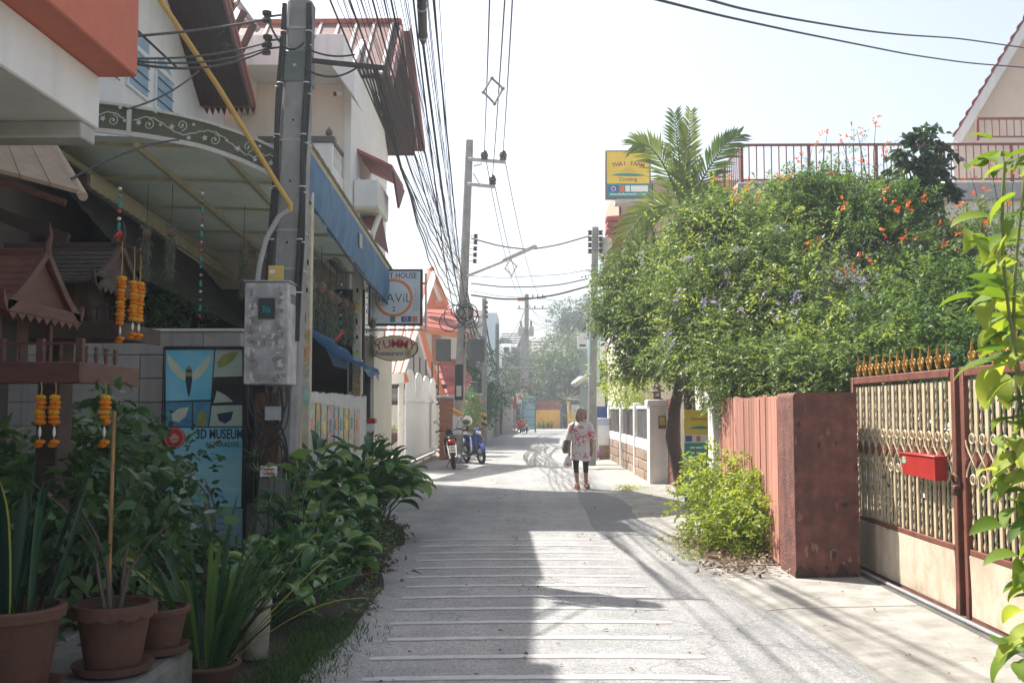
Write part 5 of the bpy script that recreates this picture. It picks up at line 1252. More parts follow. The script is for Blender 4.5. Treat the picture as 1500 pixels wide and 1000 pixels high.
# ---- white house with arched windows, gable to the street
HX = -5.0
ha = thing('arched_window_house', 'white house with arched windows and dark brown gable eave to the street', 'house', (-7.5, 12, 0))
MB().box(-10, HX, 9.0, 16.2, 4.6, 6.55).build('wall', wall_white, ha)
MB().box(-10, -5.75, 9.0, 16.2, 0, 4.59).build('lower_wall', pm('dark_brown_wall', (.16, .13, .11), (.12, .1, .085), 2, .9), ha)  # lower storey coloured much darker than the wall above
pk = 13.2; zp, ze, yf = 7.45, 6.15, 14.95
MB().prism([(HX, 9.0, 6.551), (HX, 15.0, 6.551), (HX, 14.4, 6.62), (HX, pk, 7.38), (HX, 9.0, 7.3)], (-4.9, 0, 0)).build('gable_wall', wall_white, ha)
def rake(h, xw_, xo, ya, za, yb, zb, th=.1, mats=(soffit, purple), parent=None, n=7, side=1):
    """one gable overhang, boarded underneath, tiled on top, tile ends showing along the outer edge"""
    for k in range(n):
        f0, f1 = k / n, (k + 1) / n; x0_, x1_ = xw_ + (xo - xw_) * f0 + .004, xw_ + (xo - xw_) * f1 - .004
        MB().prism([(x0_, ya, za), (x1_, ya, za), (x1_, yb, zb), (x0_, yb, zb)], (0, 0, th * .4)).build('soffit_board', mats[0], parent)
    MB().beam((xo + .02, ya, za + .03), (xo + .02, yb, zb + .03), .04, .2, .006).build('bargeboard', mats[1], parent)
rake(ha, HX + .002, HX + .78, pk, zp, yf, ze, parent=ha)
MB().prism([(-10, pk, zp + .06), (HX + .84, pk, zp + .06), (HX + .84, yf + .1, ze + .0), (-10, yf + .1, ze + .0)], (0, 0, .07)).build('roof', roof_red, ha)
MB().prism([(-10, pk, zp + .06), (HX + .84, pk, zp + .06), (HX + .84, 9.0, 7.3), (-10, 9.0, 7.3)], (0, 0, .07)).build('roof', roof_red, ha)  # unseen near slope, kept almost level so its shadow covers the road
for k in range(9):      # scalloped tile ends at the eave
    x = HX + .05 + .09 * k; MB().prism([(x, yf + .02, ze - .02), (x + .075, yf + .02, ze - .02), (x + .037, yf + .06, ze - .1 - .02 * (k % 2))], (0, .03, 0)).build('tile_end', soffit, ha)
def window_poly(pts, nm_frame, dx=0.0):
    """pts: (y,z) outline; a frame ring, a pane set back, a mid rail"""
    cy_, cz_ = sum(p[0] for p in pts) / len(pts), sum(p[1] for p in pts) / len(pts)
    MB().prism([(HX + .001, p[0], p[1]) for p in pts], (.03, 0, 0)).build(nm_frame, frame_w, ha)
    ins = [(cy_ + (p[0] - cy_) * .86, cz_ + (p[1] - cz_) * .93) for p in pts]
    MB().prism([(HX + .0315, p[0], p[1]) for p in ins], (.006, 0, 0)).build('pane', sky_glass, ha)
    y0_, y1_ = min(p[0] for p in pts), max(p[0] for p in pts); z0_ = min(p[1] for p in pts)
    MB().box(HX + .04, HX + .06, y0_, y1_, z0_ + .52, z0_ + .59).build('window_rail', frame_w, ha)
    for k in range(3): MB().box(HX + .045, HX + .052, y0_ + .03, y1_ - .03, z0_ + .12 + .15 * k, z0_ + .13 + .15 * k).build('reflection_line', ink, ha)  # dark reflections in the glass, drawn as thin black lines
wins = []
for (xa, xb, yt_a, yt_b) in ((226, 252, 84, 120), (184, 216, 55, 62), (140, 172, 110, 60), (90, 128, 150, 112)):
    ya, yb = WX(xa, 100, HX).y, WX(xb, 100, HX).y; zb_ = 5.55
    za_, zc_ = WX(xa, yt_a, HX).z, WX(xb, yt_b, HX).z
    top = [(yb + (ya - yb) * t, zc_ + (za_ - zc_) * t + .12 * math.sin(math.pi * t)) for t in np.linspace(0, 1, 7)]
    window_poly([(ya, zb_), (yb, zb_)] + top, 'window')
# ---- white house with the striped red roof
hb = thing('white_red_roof_house', 'tall white and cream house with red tiled gable roof and dark red eaves', 'house', (-5.5, 19, 0))
YN = 16.7; BX = WX(503, 200, -3.1).x
MB().box(-9, -3.101, YN, 21, 0, 7.2).build('wall', cream, hb)
MB().box(-3.095, -2.98, YN - .01, 21, 0, 7.0).build('corner_wall', wall_white, hb)
# boxed parapet below the roof
a = W(372, 52, 15.75); b = W(520, 52, 15.75)
MB().box(-9, W(503, 52, 15.75).x, 15.75, 16.69, W(450, 95, 15.75).z, W(450, 50, 15.75).z, .01).build('boxed_eave', wall_white, hb)
MB().prism([(W(486, 95, 15.75).x, 15.76, W(480, 96, 15.75).z), (b.x, 15.76, W(480, 96, 15.75).z), (b.x, 15.76, W(531, 142, 15.75).z), (W(512, 130, 15.75).x, 15.76, W(512, 132, 15.75).z)], (0, .9, 0)).build('eave_bracket', wall_white, hb)
# roof: tile by tile on the slope that faces the street head
zr_ = W(583, 36, 18.7).z; xr = W(585, 36, 18.7).x; z_e = 7.43; y_e = 17.3
tile_stripe = [pm('dark_red_tile', (.20, .075, .065), (.14, .055, .05), 6, .6, .1, 40, rand=.12), pm('pale_tile_edge', (.60, .55, .52), (.5, .46, .44), 8, .6)]
nc, nr_ = 20, 6
tile_me = MB().box(0, .28, -.01, .50, 0, .028, .006).mesh('roof_tile', tile_stripe[0]); cap_me = MB().box(0, .055, -.02, .50, .0, .055, .008).mesh('tile_rib', tile_stripe[1])
sl = math.atan2(zr_ - z_e, 18.7 - y_e)
seg = math.hypot(zr_ - z_e, 18.7 - y_e) / nr_
for r_ in range(nr_):
    for c_ in range(nc):
        f = r_ / nr_; x = xr - .1 - .34 * (c_ + 1); y = y_e + (18.7 - y_e) * f; z = z_e + (zr_ - z_e) * f
        place('roof_tile', tile_me, hb, (x, y, z + .012), (sl, 0, 0), (1, seg / .5 * 1.02, 1)); place('tile_rib', cap_me, hb, (x + .283, y, z + .012), (sl, 0, 0), (1, seg / .5, 1))
MB().prism([(-9, y_e, z_e - .06), (xr, y_e, z_e - .06), (xr, 18.7, zr_ - .06), (-9, 18.7, zr_ - .06)], (0, 0, .05)).build('roof_deck', soffit, hb)
MB().beam((-9, 18.7, zr_ + .05), (xr + .05, 18.7, zr_ + .05), .16, .1, .02).build('ridge', roof_red, hb)
MB().prism([(-9, 18.7, zr_ - .06), (xr, 18.7, zr_ - .06), (xr, 21.5, 7.06), (-9, 21.5, 7.06)], (0, 0, .05)).build('roof_deck', soffit, hb)
MB().prism([(-3.0, YN, 7.3), (-3.0, 18.7, zr_ - .1), (-3.0, 21.4, 7.0), (-3.0, 20.9, 5.0), (-3.0, YN, 5.0)], (-.1, 0, 0)).build('gable_wall', wall_white, hb)
dred = pm('dark_red_eave', (.17, .05, .05), (.12, .035, .035), 3, .65, .2, 30, stretch=(1, 6, 1)); dred2 = pm('red_brown_bargeboard', (.26, .09, .085), (.2, .07, .065), 3, .6)
rake(hb, -2.98, xr + .18, 18.75, zr_ - .15, 21.6, W(600, 222, 21.6).z, mats=(dred, dred2), parent=hb, n=6)
MB().beam((xr + .06, 18.7, zr_ - .1), (xr + .06, 17.2, z_e - .15), .05, .22, .006).build('bargeboard', dred2, hb)
# window hood, windows, balcony with balusters, lower bay
def bay(x0, x1, y0, y1, z0, z1, m_, nm): MB().box(x0, x1, y0, y1, z0, z1, .01).build(nm, m_, hb)
q0 = WX(527, 225, -2.6)
MB().prism([(-2.979, 17.3, 6.05), (-2.35, 17.3, 5.75), (-2.35, 18.9, 5.75), (-2.979, 18.9, 6.05)], (0, 0, .06)).build('window_hood', roof_red, hb)
MB().prism([(-2.36, 17.28, 5.70), (-2.36, 18.9, 5.70), (-2.36, 18.1, 5.2), ], (.04, 0, 0)).build('hood_gable', dred, hb)
for ya in (17.35, 18.2):
    MB().box(-2.978, -2.93, ya, ya + .72, 4.75, 5.6, .006).build('window', frame_w, hb)
    for z in (4.80, 5.22): MB().box(-2.929, -2.922, ya + .05, ya + .33, z, z + .36).build('pane', sky_glass, hb); MB().box(-2.929, -2.922, ya + .38, ya + .67, z, z + .36).build('pane', sky_glass, hb)
a, b = W(444, 275, 15.7), W(488, 200, 15.7)
bc = thing('corner_balcony', 'white balcony with dark rail, urn finial and white balusters above the awning', 'balcony', (a.x + .3, 16, a.z))
MB().box(-4.3, b.x - .01, 15.7, 15.82, 3.9, b.z - .1, .008).build('parapet', wall_white, bc)
MB().box(-4.3, b.x + .03, 15.66, 15.86, b.z - .099, b.z, .012).build('rail', pm('dark_rail_grey', (.10, .085, .08), (.07, .06, .058), 6, .6), bc)
f = W(482, 203, 15.76); MB().lathe([(.06, 0), (.045, .02), (.03, .04), (.062, .08), (.05, .13), (.012, .17), (.004, .2)], f, 14).build('urn_finial', lamp_brown, bc)
zt, zm = W(489, 210, 15.9).z, W(489, 245, 15.9).z
MB().box(b.x - .1, b.x - .011, 15.83, 16.9, zt - .02, zt + .06, .008).build('side_rail', lamp_brown, bc); MB().box(b.x - .12, b.x - .011, 15.83, 16.9, 3.9, zm - .02, .006).build('side_wall', wall_white, bc)
balm = MB().lathe([(.03, 0), (.03, .04), (.018, .06), (.036, .15), (.018, .27), (.03, .30), (.03, .36)], n=10).mesh('baluster', wall_white)
for k in range(6): place('baluster', balm, bc, (b.x - .06, 15.95 + .16 * k, zm - .02), None, (1, 1, (zt - zm) / .36))
MB().box(-3.0, b.x - .13, 15.83, 16.69, 3.9, 4.0).build('floor', concrete_pale, bc)
a, b = W(500, 300, 17.2), W(553, 258, 17.2)
lb2 = thing('white_bay_box', 'white boxed bay jutting from the red roof house above small red canopy roof', 'bay', (a.x + .3, 17.4, a.z))
MB().box(-2.97, WX(553, 270, -2.55).x, 16.95, 18.3, WX(553, 302, -2.55).z, WX(553, 262, -2.55).z, .012).build('box', wall_white, lb2)
MB().box(-2.97, -2.56, 16.97, 18.28, WX(553, 302, -2.55).z - .02, WX(553, 302, -2.55).z - .001).build('underside', cream, lb2)
MB().prism([tuple(W(532, 318, 17.8)), tuple(W(553, 314, 17.8)), tuple(W(545, 340, 17.2)), tuple(W(530, 330, 17.2))], (0, .05, .05)).build('canopy_roof', roof_red, lb2)
MB().beam(W(557, 312, 17.6), W(545, 345, 17.2), .05, .12, .006).build('white_verge', wall_white, lb2)
MB().prism([tuple(W(558, 312, 17.9)), tuple(W(569, 372, 18.2)), tuple(W(548, 352, 17.5))], (0, .06, 0)).build('dark_eave', dred, lb2)
cc = thing('security_camera', 'small white security camera under the house eave', 'camera', W(495, 135, 16.5))
MB().tube([W(497, 128, 16.68), W(497, 130, 16.4)], .02, 8).build('bracket', white_iron, cc); p = W(495, 137, 16.35); MB().cbox(p, (.1, .2, .075), .015, rot=(.35, 0, .4)).build('body', frame_w, cc); MB().lathe([(.028, -.03), (.028, .02)], n=12, M=Matrix.Translation(p + Vector((-.03, -.1, -.04))) @ Matrix.Rotation(R(70), 4, 'X')).build('lens', black, cc)
# white balcony block between the two houses
nbx = thing('white_balcony_block', 'plain white balcony block between arched window house and cream wall', 'balcony', (-5.2, 15.5, 5.5))
xo = -4.6; yo = 16.69
MB().box(-4.995, xo, 15.07, yo, 6.57, 7.36, .01).build('parapet', wall_white, nbx)
MB().box(-4.99, xo - .02, 15.1, yo - .02, 6.54, 6.569).build('underside', cream, nbx)
MB().tube([W(345, 0, 15), W(378, 45, 15.4)], .05, 8).build('roof_pipe', steel, nbx)
for k in range(3): MB().cbox(W(334 + 14 * k, 20 + 18 * k, 15.1), (.09, .09, .5), .01, rot=(.2, .5, 0)).build('hung_bundle', greywood, nbx)

# ================================================================== LEFT: DRIVE AND RED ROOF HOUSES
strip_r, strip_w = pm('red_sheet_stripe', (.55, .16, .11), (.45, .13, .09), 4, .5, .05, 40), pm('white_sheet_stripe', (.78, .76, .74), (.68, .66, .64), 4, .5, .05, 40)
sr = thing('striped_sheet_roof', 'red and white striped sheet roof behind the guest house sign', 'roof', W(590, 540, 22))
bl_, br_, tr_, tl_ = W(548, 549, 22), W(593, 546, 22), W(641, 398, 29.5), W(560, 398, 29.5)
ns = 9
for k in range(ns):
    f0, f1 = k / ns, (k + 1) / ns
    s = MB(); n = 6
    def fn(u, v, f0=f0, f1=f1):
        f = f0 + (f1 - f0) * u; p = bl_.lerp(br_, f).lerp(tl_.lerp(tr_, f), v); return (p.x, p.y, p.z + .03 * math.sin(math.pi * u))
    s.grid(fn, 4, 4, th=.01); s.build('sheet_strip', strip_r if k % 2 else strip_w, sr)
MB().beam(bl_ + Vector((0, -.02, -.12)), br_ + Vector((0, -.02, -.12)), .1, .22, .01).build('gutter', wall_white, sr)
MB().beam(W(592, 548, 22), W(595, 560, 22), .12, .12).build('gutter_end', porange, sr)
for (px) in (556, 588): p = W(px, 552, 22.2); MB().box(p.x - .05, p.x + .05, 22.2, 22.3, 0.02, p.z, .005).build('post', white_iron, sr)
# garage gable of grey render
gg = thing('garage_house', 'grey beige garage with a broad gable and cream sheet doors inside the drive', 'garage', (-5.2, 38, 0))
grey_r = pm('grey_beige_render', (.46, .43, .38), (.38, .36, .32), 1.5, .9, .15, 60, streak=.3, gcol=(.25, .23, .2))
q = [W(545, 588, 37.5), W(652, 588, 37.5), W(634, 540, 37.5), W(614, 470, 37.5), W(600, 455, 37.5), W(545, 470, 37.5)]
MB().prism([tuple(p) for p in q], (0, .25, 0)).build('gable_wall', grey_r, gg)
for p0, p1 in (((612, 462), (632, 535)), ((632, 535), (657, 594))): MB().beam(W(*p0, 37.2), W(*p1, 37.2), .5, .16, .01).build('verge', porange, gg); MB().beam(W(p0[0] - 4, p0[1] + 3, 37.3), W(p1[0] - 4, p1[1] + 3, 37.3), .4, .12, .01).build('white_verge', wall_white, gg)
for k, y in enumerate((566, 580, 590)): a = W(552, y, 37.2); b = W(655, y, 37.2); MB().box(a.x, b.x, 37.0, 37.2, a.z - .08, a.z + .08, .01).build('beam', [darkwood, concrete, greywood][k], gg)
a, b = W(553, 660, 36.8), W(640, 593, 36.8)
for k in range(8): MB().box(a.x + (b.x - a.x) * k / 8 + .01, a.x + (b.x - a.x) * (k + 1) / 8 - .01, 36.8, 36.86, .03, b.z, .01).build('door_panel', cream, gg)
for k in range(5): MB().tube([W(606 + 9 * k, 590, 36), W(606 + 9 * k, 520 + 3 * k, 36)], .03, 6).build('steel_upright', greywood, gg)
# orange house
oh = thing('orange_gable_house', 'house with orange gables, red tiled roofs and wooden window behind the second pole', 'house', (-3.6, 42, 0))
orange_w = pm('orange_trim', (.62, .20, .07), (.52, .16, .06), 4, .7); pale_wall = pm('pale_green_white_wall', (.66, .68, .62), (.58, .60, .55), 3, .85)
YO = 41
def slab(pts, th, m_, nm, par, Y=None):
    MB().prism([tuple(p) for p in pts], (0, 0, th)).build(nm, m_, par)
def tiled(c0, c1, c2, c3, n, par, m_=None):
    """roof plane lower-left, lower-right, upper-right, upper-left built of lapped courses"""
    for k in range(n):
        f0, f1 = k / n, (k + 1.15) / n
        MB().prism([tuple(c0.lerp(c3, f0) + Vector((0, 0, .05))), tuple(c1.lerp(c2, f0) + Vector((0, 0, .05))), tuple(c1.lerp(c2, min(1, f1))), tuple(c0.lerp(c3, min(1, f1)))], (0, 0, .05)).build('tile_course', m_ or roof_red, par)
a, b = W(604, 560, YO), W(673, 430, YO); MB().box(a.x, b.x, YO, YO + 6, 0, W(640, 470, YO).z).build('wall', pale_wall, oh)
MB().prism([tuple(W(x, y, 40.2)) for x, y in ((622, 452), (652, 452), (634, 400), (622, 400))], (0, .3, 0)).build('upper_gable', orange_w, oh)
MB().beam(W(632, 392, 39.8), W(655, 447, 39.8), .35, .18, .01).build('bargeboard', orange_w, oh); MB().beam(W(628, 394, 40), W(649, 447, 40), .3, .2, .01).build('bargeboard', wall_white, oh)
MB().beam(W(639, 445, 39.9), W(655, 447, 39.9), .3, .22, .01).build('eave_return', orange_w, oh)
tiled(W(600, 478, 39), W(692, 492, 39), W(648, 440, 42.5), W(606, 440, 42.5), 6, oh)
MB().beam(W(600, 481, 38.9), W(694, 494, 38.9), .12, .2, .01).build('eave_trim', orange_w, oh)
a, b = W(632, 534, 40.8), W(645, 488, 40.8); MB().box(a.x, b.x, 40.85, 40.98, a.z, b.z, .01).build('window', pm('orange_wood', (.42, .20, .09), (.34, .15, .07), 6, .7), oh)
tiled(W(648, 592, 37.8), W(700, 578, 37.8), W(676, 528, 40), W(640, 526, 40), 6, oh); MB().beam(W(648, 595, 37.7), W(702, 581, 37.7), .12, .22, .01).build('eave_trim', orange_w, oh)
tiled(W(654, 552, 38.5), W(668, 560, 38.5), W(668, 530, 40), W(645, 528, 40), 3, oh)
# green-tinted building behind, brick piers, hedge wall
gb = thing('pale_green_building', 'pale green building with dark windows and brown sheet roof beyond the orange house', 'building', (-2.9, 50, 0))
a, b = W(660, 560, 50), W(705, 470, 50); MB().box(a.x, b.x, 50, 56, 0, b.z).build('wall', pm('pale_mint_wall', (.58, .68, .62), (.5, .6, .55), 2, .85), gb)
a, b = W(678, 520, 49.9), W(698, 496, 49.9); MB().box(a.x, b.x, 49.9, 49.99, a.z, b.z, .01).build('window', glassmat('dark_glass'), gb); MB().box(a.x - .1, b.x + .1, 49.85, 49.9, a.z - .1, a.z - .01).build('sill', wall_white, gb)
slab([W(640, 462, 47), W(712, 466, 47), W(712, 456, 56), W(640, 455, 56)], .08, pm('brown_sheet', (.16, .10, .085), (.11, .07, .06), 5, .7), 'roof', gb)
brick_m = pm('orange_brick', (.42, .17, .09), (.32, .12, .065), 12, .9, .4, 50, rand=.2)
for (px, yb_, w_, h, lab) in ((656, 672, .5, 1.85, 'orange brick gate pier at the end of the white board gate'), (693, 662, .55, 2.0, 'orange brick gate pier behind the blue motorbike')):
    p = WG(px, yb_); t = thing('brick_pier', lab, 'pier', p, 'orange brick gate piers')
    MB().box(p.x - w_ / 2 + .012, p.x + w_ / 2 - .012, p.y - w_ / 2 + .012, p.y + w_ / 2 - .012, 0, h - .01).build('mortar_core', pm('mortar', (.2, .195, .185)), t)
    bm_ = MB().box(-.115, .115, -.05, .05, 0, .065, .006).mesh('brick', brick_m); nrow = int(h / .085)
    for r_ in range(nrow):
        for sd_ in range(2):
            nb_ = 2
            for k in range(nb_):
                o_ = (k - .5) * w_ / nb_ + (.04 if r_ % 2 else -.04) * .6
                if sd_ == 0: place('brick', bm_, t, (p.x + o_, p.y - w_ / 2 + .045, r_ * .085 + .005), None, (w_ / nb_ / .245, 1, 1))
                else: place('brick', bm_, t, (p.x + w_ / 2 - .045, p.y + o_, r_ * .085 + .005), (0, 0, R(90)), (w_ / nb_ / .245, 1, 1))
    MB().box(p.x - w_ / 2 - .05, p.x + w_ / 2 + .05, p.y - w_ / 2 - .05, p.y + w_ / 2 + .05, h - .009, h + .08, .015).build('cap', concrete, t)
p = WG(693, 662); MB().lathe([(.16, 0), (.2, .1), (.17, .3), (.12, .36), (.15, .4), (.1, .42)], (p.x, p.y, 2.085), 14).build('pier_urn', pm('dark_urn', (.06, .055, .05), (.04, .037, .035), 8, .8), label='dark urn on top of the brick pier behind blue motorbike', cat='urn')
# low concrete wall on the far left side
lw = thing('low_street_wall', 'low weathered concrete wall along the far left side of street', 'wall', (-1.9, 60, 0))
pts = [WG(702, 655), WG(718, 641), WG(733, 634.5), WG(752, 630)]
for k, (p0, p1) in enumerate(zip(pts[:-1], pts[1:])):
    dd = (p1 - p0); n = 3 if k else 2
    for j in range(n):
        q0, q1 = p0 + dd * (j / n), p0 + dd * ((j + .985) / n); MB().prism([(q0.x, q0.y, 0), (q1.x, q1.y, 0), (q1.x, q1.y, 1.75), (q0.x, q0.y, 1.75)], (-.2, 0, 0)).build('wall_panel', pm('stained_wall', (.42, .38, .31), (.3, .27, .22), 1.2, .95, .3, 30, rand=.1, streak=.55, gcol=(.12, .11, .09)), lw)
    MB().beam((p0.x - .1, p0.y, 1.8), (p1.x - .1, p1.y, 1.8), .3, .1, .01).build('coping', concrete, lw)

# ================================================================== FAR END
yw = thing('yellow_wall', 'yellow rendered wall with red picket fence at the end of the street', 'wall', (2.5, 79, 0))
yellow_r = pm('yellow_ochre_render', (.78, .40, .03), (.70, .34, .025), 1.5, .85, .1, 30, streak=.2, gcol=(.4, .2, .03))
YE = 79
a, b = W(781, 628, YE), W(821, 600, YE)
MB().box(a.x, b.x, YE, YE + .25, 0, b.z, .01).build('wall_base', yellow_r, yw)
a, b = W(832, 628, YE), W(850, 606, YE); MB().box(a.x - .3, W(900, 628, YE).x, YE, YE + .25, 0, b.z, .01).build('wall_base', yellow_r, yw)
for px in (822.5, 833): a, b = W(px - 1.6, 628, YE - .2), W(px + 1.6, 590, YE - .2); MB().box(a.x, b.x, YE - .2, YE + .2, 0, W(px, 588 if px > 830 else 594, YE).z, .02).build('pier', yellow_r if px > 830 else navy_p, yw)
a, b = W(826, 627, YE), W(831, 603, YE); MB().box(a.x, b.x, YE, YE + .1, 0, b.z).build('gate_door', navy_p, yw)
red_p2 = pm('red_picket_paint', (.36, .07, .045), (.28, .055, .035), 5, .6)
for k in range(16): p0 = W(782 + 2.55 * k, 600, YE + .1); MB().box(p0.x - .035, p0.x + .035, YE + .08, YE + .14, p0.z, W(0, 595, YE).z - .0 + .45, .005).build('picket', red_p2, yw)
for y in (597.5, 592.5): a, b = W(781, y, YE), W(822, y, YE); MB().box(a.x, b.x, YE + .05, YE + .079, a.z - .04, a.z + .04).build('picket_rail', red_p2, yw)
a, b = W(836, 606, YE), W(880, 593, YE); MB().box(a.x, b.x, YE + .02, YE + .12, a.z, b.z, .01).build('grey_board', concrete_pale, yw)
for k in range(5):
    p = W(784 + 6 * k, 626, YE - .6); t = thing('agave_plant', 'small dark spiky plant at foot of the yellow wall', 'plant', (p.x, p.y, 0), 'spiky plants along the yellow wall')
    s = MB()
    for q in range(14): blade(s, (p.x, p.y, 0.02), rng.uniform(0, 6.28), rng.uniform(5, 60), rng.uniform(.4, .8), .07, 20, 4)
    leafobj('leaf_rosette', s, deep, t, .4)
grey_tile = pm('grey_roof_tile', (.30, .30, .30), (.22, .22, .23), 1.5, .8, .2, 12, streak=.3)
def far_house(label, rects, roofs, wins, wm, rm, Y, dep=8):
    t = thing('far_house', label, 'house', (W(rects[0][0], 600, Y).x, Y, 0))
    for (x0, y0, x1) in rects: a, b = W(x0, 600, Y), W(x1, y0, Y); MB().box(a.x, b.x, Y, Y + dep, 0, b.z).build('wall', wm, t)
    for pts in roofs:
        q = [W(x, y, Y + dy) for x, y, dy in pts]
        for k in range(5):
            f0, f1 = k / 5, (k + 1.1) / 5
            MB().prism([tuple(q[0].lerp(q[3], f0) + Vector((0, 0, .12))), tuple(q[1].lerp(q[2], f0) + Vector((0, 0, .12))), tuple(q[1].lerp(q[2], min(f1, 1))), tuple(q[0].lerp(q[3], min(f1, 1)))], (0, 0, .1)).build('tile_course', rm, t)
    for (x0, y0, x1, y1) in wins:
        a, b = W(x0, y1, Y - .06), W(x1, y0, Y - .06); w_ = MB().box(a.x, b.x, Y - .08, Y - .001, a.z, b.z, .01).build('window', frame_w, t); MB().box(a.x + .12, b.x - .12, Y - .1, Y - .081, a.z + .12, b.z - .12).build('pane', glassmat('dark_glass'), w_)
    return t
far_house('grey roofed house with white upper windows beyond the far trees', [(735, 522, 765), (765, 520, 830)], [[(730, 505, -2), (772, 505, -2), (768, 488, 4), (736, 488, 4)], [(763, 523, -3), (836, 523, -3), (828, 498, 4), (776, 498, 4)]], [(738, 508, 746, 518), (749, 508, 757, 518)], wall_white, grey_tile, 95, 10)
far_house('pale blue block with a flat roof beyond the left poles', [(700, 458, 728)], [], [(704, 520, 712, 532), (716, 520, 724, 532)], pm('pale_blue_wall', (.55, .68, .74), (.5, .62, .68), 2, .9), grey_tile, 88, 8)
bt = MB(); bt.prism([tuple(W(x, y, 92)) for x, y in ((752, 524), (768, 524), (768, 478))], (0, 2, 0)); bt.build('blue_gable_roof', pm('slate_blue', (.16, .22, .30), (.12, .17, .24), 4, .8), label='slate blue gable roof beside the far transformer pole', cat='roof')
# hill in the haze
hl = MB(); n = 40; vs = []
for i in range(n + 1):
    x = -120 + 320 * i / n; h = 7 + 6 * math.exp(-((x - 8) / 30) ** 2) + .8 * math.sin(i * .9); vs += [(x, 160, -.5), (x, 180, h), (x, 215, h * 1.02)]
hl.add(vs, [(i * 3, i * 3 + 3, i * 3 + 4, i * 3 + 1) for i in range(n)] + [(i * 3 + 1, i * 3 + 4, i * 3 + 5, i * 3 + 2) for i in range(n)])
hl.build('hill', pm('hazy_hill', (.10, .14, .12), (.08, .11, .10), .2, 1), kind='structure')

# ================================================================== RIGHT: HOUSES
rail_m = pm('red_brown_railing', (.24, .08, .06), (.17, .055, .045), 8, .5)
def railing(p0, p1, h, n, label, post_every=9):
    t = thing('terrace_railing', label, 'railing', (p0.x, p0.y, p0.z), 'red brown terrace railings')
    d_ = p1 - p0
    MB().beam(p0 + Vector((0, 0, h)), p1 + Vector((0, 0, h)), .05, .05, .005).build('handrail', rail_m, t); MB().beam(p0 + Vector((0, 0, .08)), p1 + Vector((0, 0, .08)), .035, .03).build('bottom_rail', rail_m, t)
    bm_ = MB().box(-.010, .010, -.010, .010, .09, h - .026).mesh('baluster', rail_m); pm_ = MB().box(-.03, .03, -.03, .03, -.0, h - .026, .004).mesh('post', rail_m)
    for k in range(n + 1):
        p = p0 + d_ * (k / n); place('post' if k % post_every == 0 else 'baluster', pm_ if k % post_every == 0 else bm_, t, p)
    return t
te = thing('terrace_house', 'flat roofed house with grey terrace edge behind the flowering shrubs', 'house', (8, 24, 0))
YT = 20.0; zs = W(1200, 267, YT).z; xl = W(1080, 267, YT).x
MB().box(xl + .15, 18, YT + .15, 27, 0, zs - .36).build('wall', cream, te)
MB().box(xl, 18, YT, 27, zs - .355, zs, .015).build('terrace_edge', pm('grey_slab_edge', (.42, .41, .41), (.34, .33, .33), 2, .9, .2, 40, streak=.3), te)
hR = W(1200, 210, YT).z - zs
railing(Vector((xl + .12, YT + .12, zs)), Vector((14, YT + .12, zs)), hR, 63, 'long red brown railing along the terrace front above the shrubs')
railing(Vector((xl + .12, YT + 3.6, zs)), Vector((xl + .12, YT + .2, zs)), hR, 18, 'short red brown railing along the terrace side towards the palm')
gh = thing('cream_gable_house', 'cream house with a steep red edged gable behind the terrace', 'house', (11, 24, 0))
YG = 23.0; A, B_ = W(1392, 198, YG), W(1502, 14, YG); A2 = W(1396, 206, YG)
slope = (B_.z - A.z) / (B_.x - A.x); apx = 13.2; apz = A.z + slope * (apx - A.x)
MB().prism([(A2.x, YG, 0), (apx * 2 - A2.x, YG, 0), (apx * 2 - A2.x, YG, A2.z), (apx, YG, apz - .15), (A2.x, YG, A2.z)], (2.9, 6, 0)).build('wall', pm('cream_pink_render', (.74, .62, .50), (.66, .55, .44), 1.5, .9, .15, 60, streak=.2, gcol=(.5, .42, .34)), gh)
n = 22
for k in range(n):      # verge tiles stepping up the slope
    f0, f1 = k / n, (k + 1.12) / n
    p0, p1 = Vector((A.x - .12, 0, A.z - .2)).lerp(Vector((apx, 0, apz)), f0), Vector((A.x - .12, 0, A.z - .2)).lerp(Vector((apx, 0, apz)), f1)
    MB().prism([(p0.x - .03, YG - .45, p0.z + .07), (p1.x, YG - .45, p1.z), (p1.x + 3.1, YG + 6, p1.z), (p0.x + 3.07, YG + 6, p0.z + .07)], (.02, 0, .05)).build('roof_tile_row', roof_red, gh)
MB().beam((A.x - .05, YG - .4, A.z - .28), (apx + .05, YG - .4, apz - .16), .06, .2, .01).build('bargeboard', wall_white, gh)
p = W(1432, 205, 21.5); railing(Vector((p.x, 21.5, W(1432, 206, 21.5).z)), Vector((14, 21.5, W(1432, 206, 21.5).z)), W(1432, 174, 21.5).z - W(1432, 206, 21.5).z, 26, 'upper red brown railing in front of the cream gable')
# cooking school house behind the palm, carrying the big sign
ch = thing('cooking_school_house', 'cream house with boarded upper storey and red tile edge behind the palm', 'house', (5, 33, 0))
YC = 30.5; cx0 = W(897, 300, YC).x
MB().box(cx0 + .35, 9, YC + .2, 37, 0, 6.2).build('wall', cream, ch)
MB().box(cx0 + .2, 9, YC, 36, 6.21, 8.6).build('upper_wall', pm('tan_boarding', (.40, .31, .22), (.32, .25, .18), 3, .8, .3, 20, stretch=(5, 1, 1)), ch)
for k in range(7): MB().box(cx0 + .22 + .5 * k, cx0 + .26 + .5 * k, YC - .03, YC - .001, 6.3, 8.5).build('batten', darkwood, ch)
MB().box(cx0 + .7, cx0 + .95, YC - .12, YC - .001, 5.8, 8.0, .01).build('white_column', wall_white, ch)
for k in range(8): q = W(899 + 1.0 * (k % 2), 322 + 9 * k, 30.2); MB().cbox(q, (.5, .6, .16), .03).build('edge_tile', roof_red, ch)
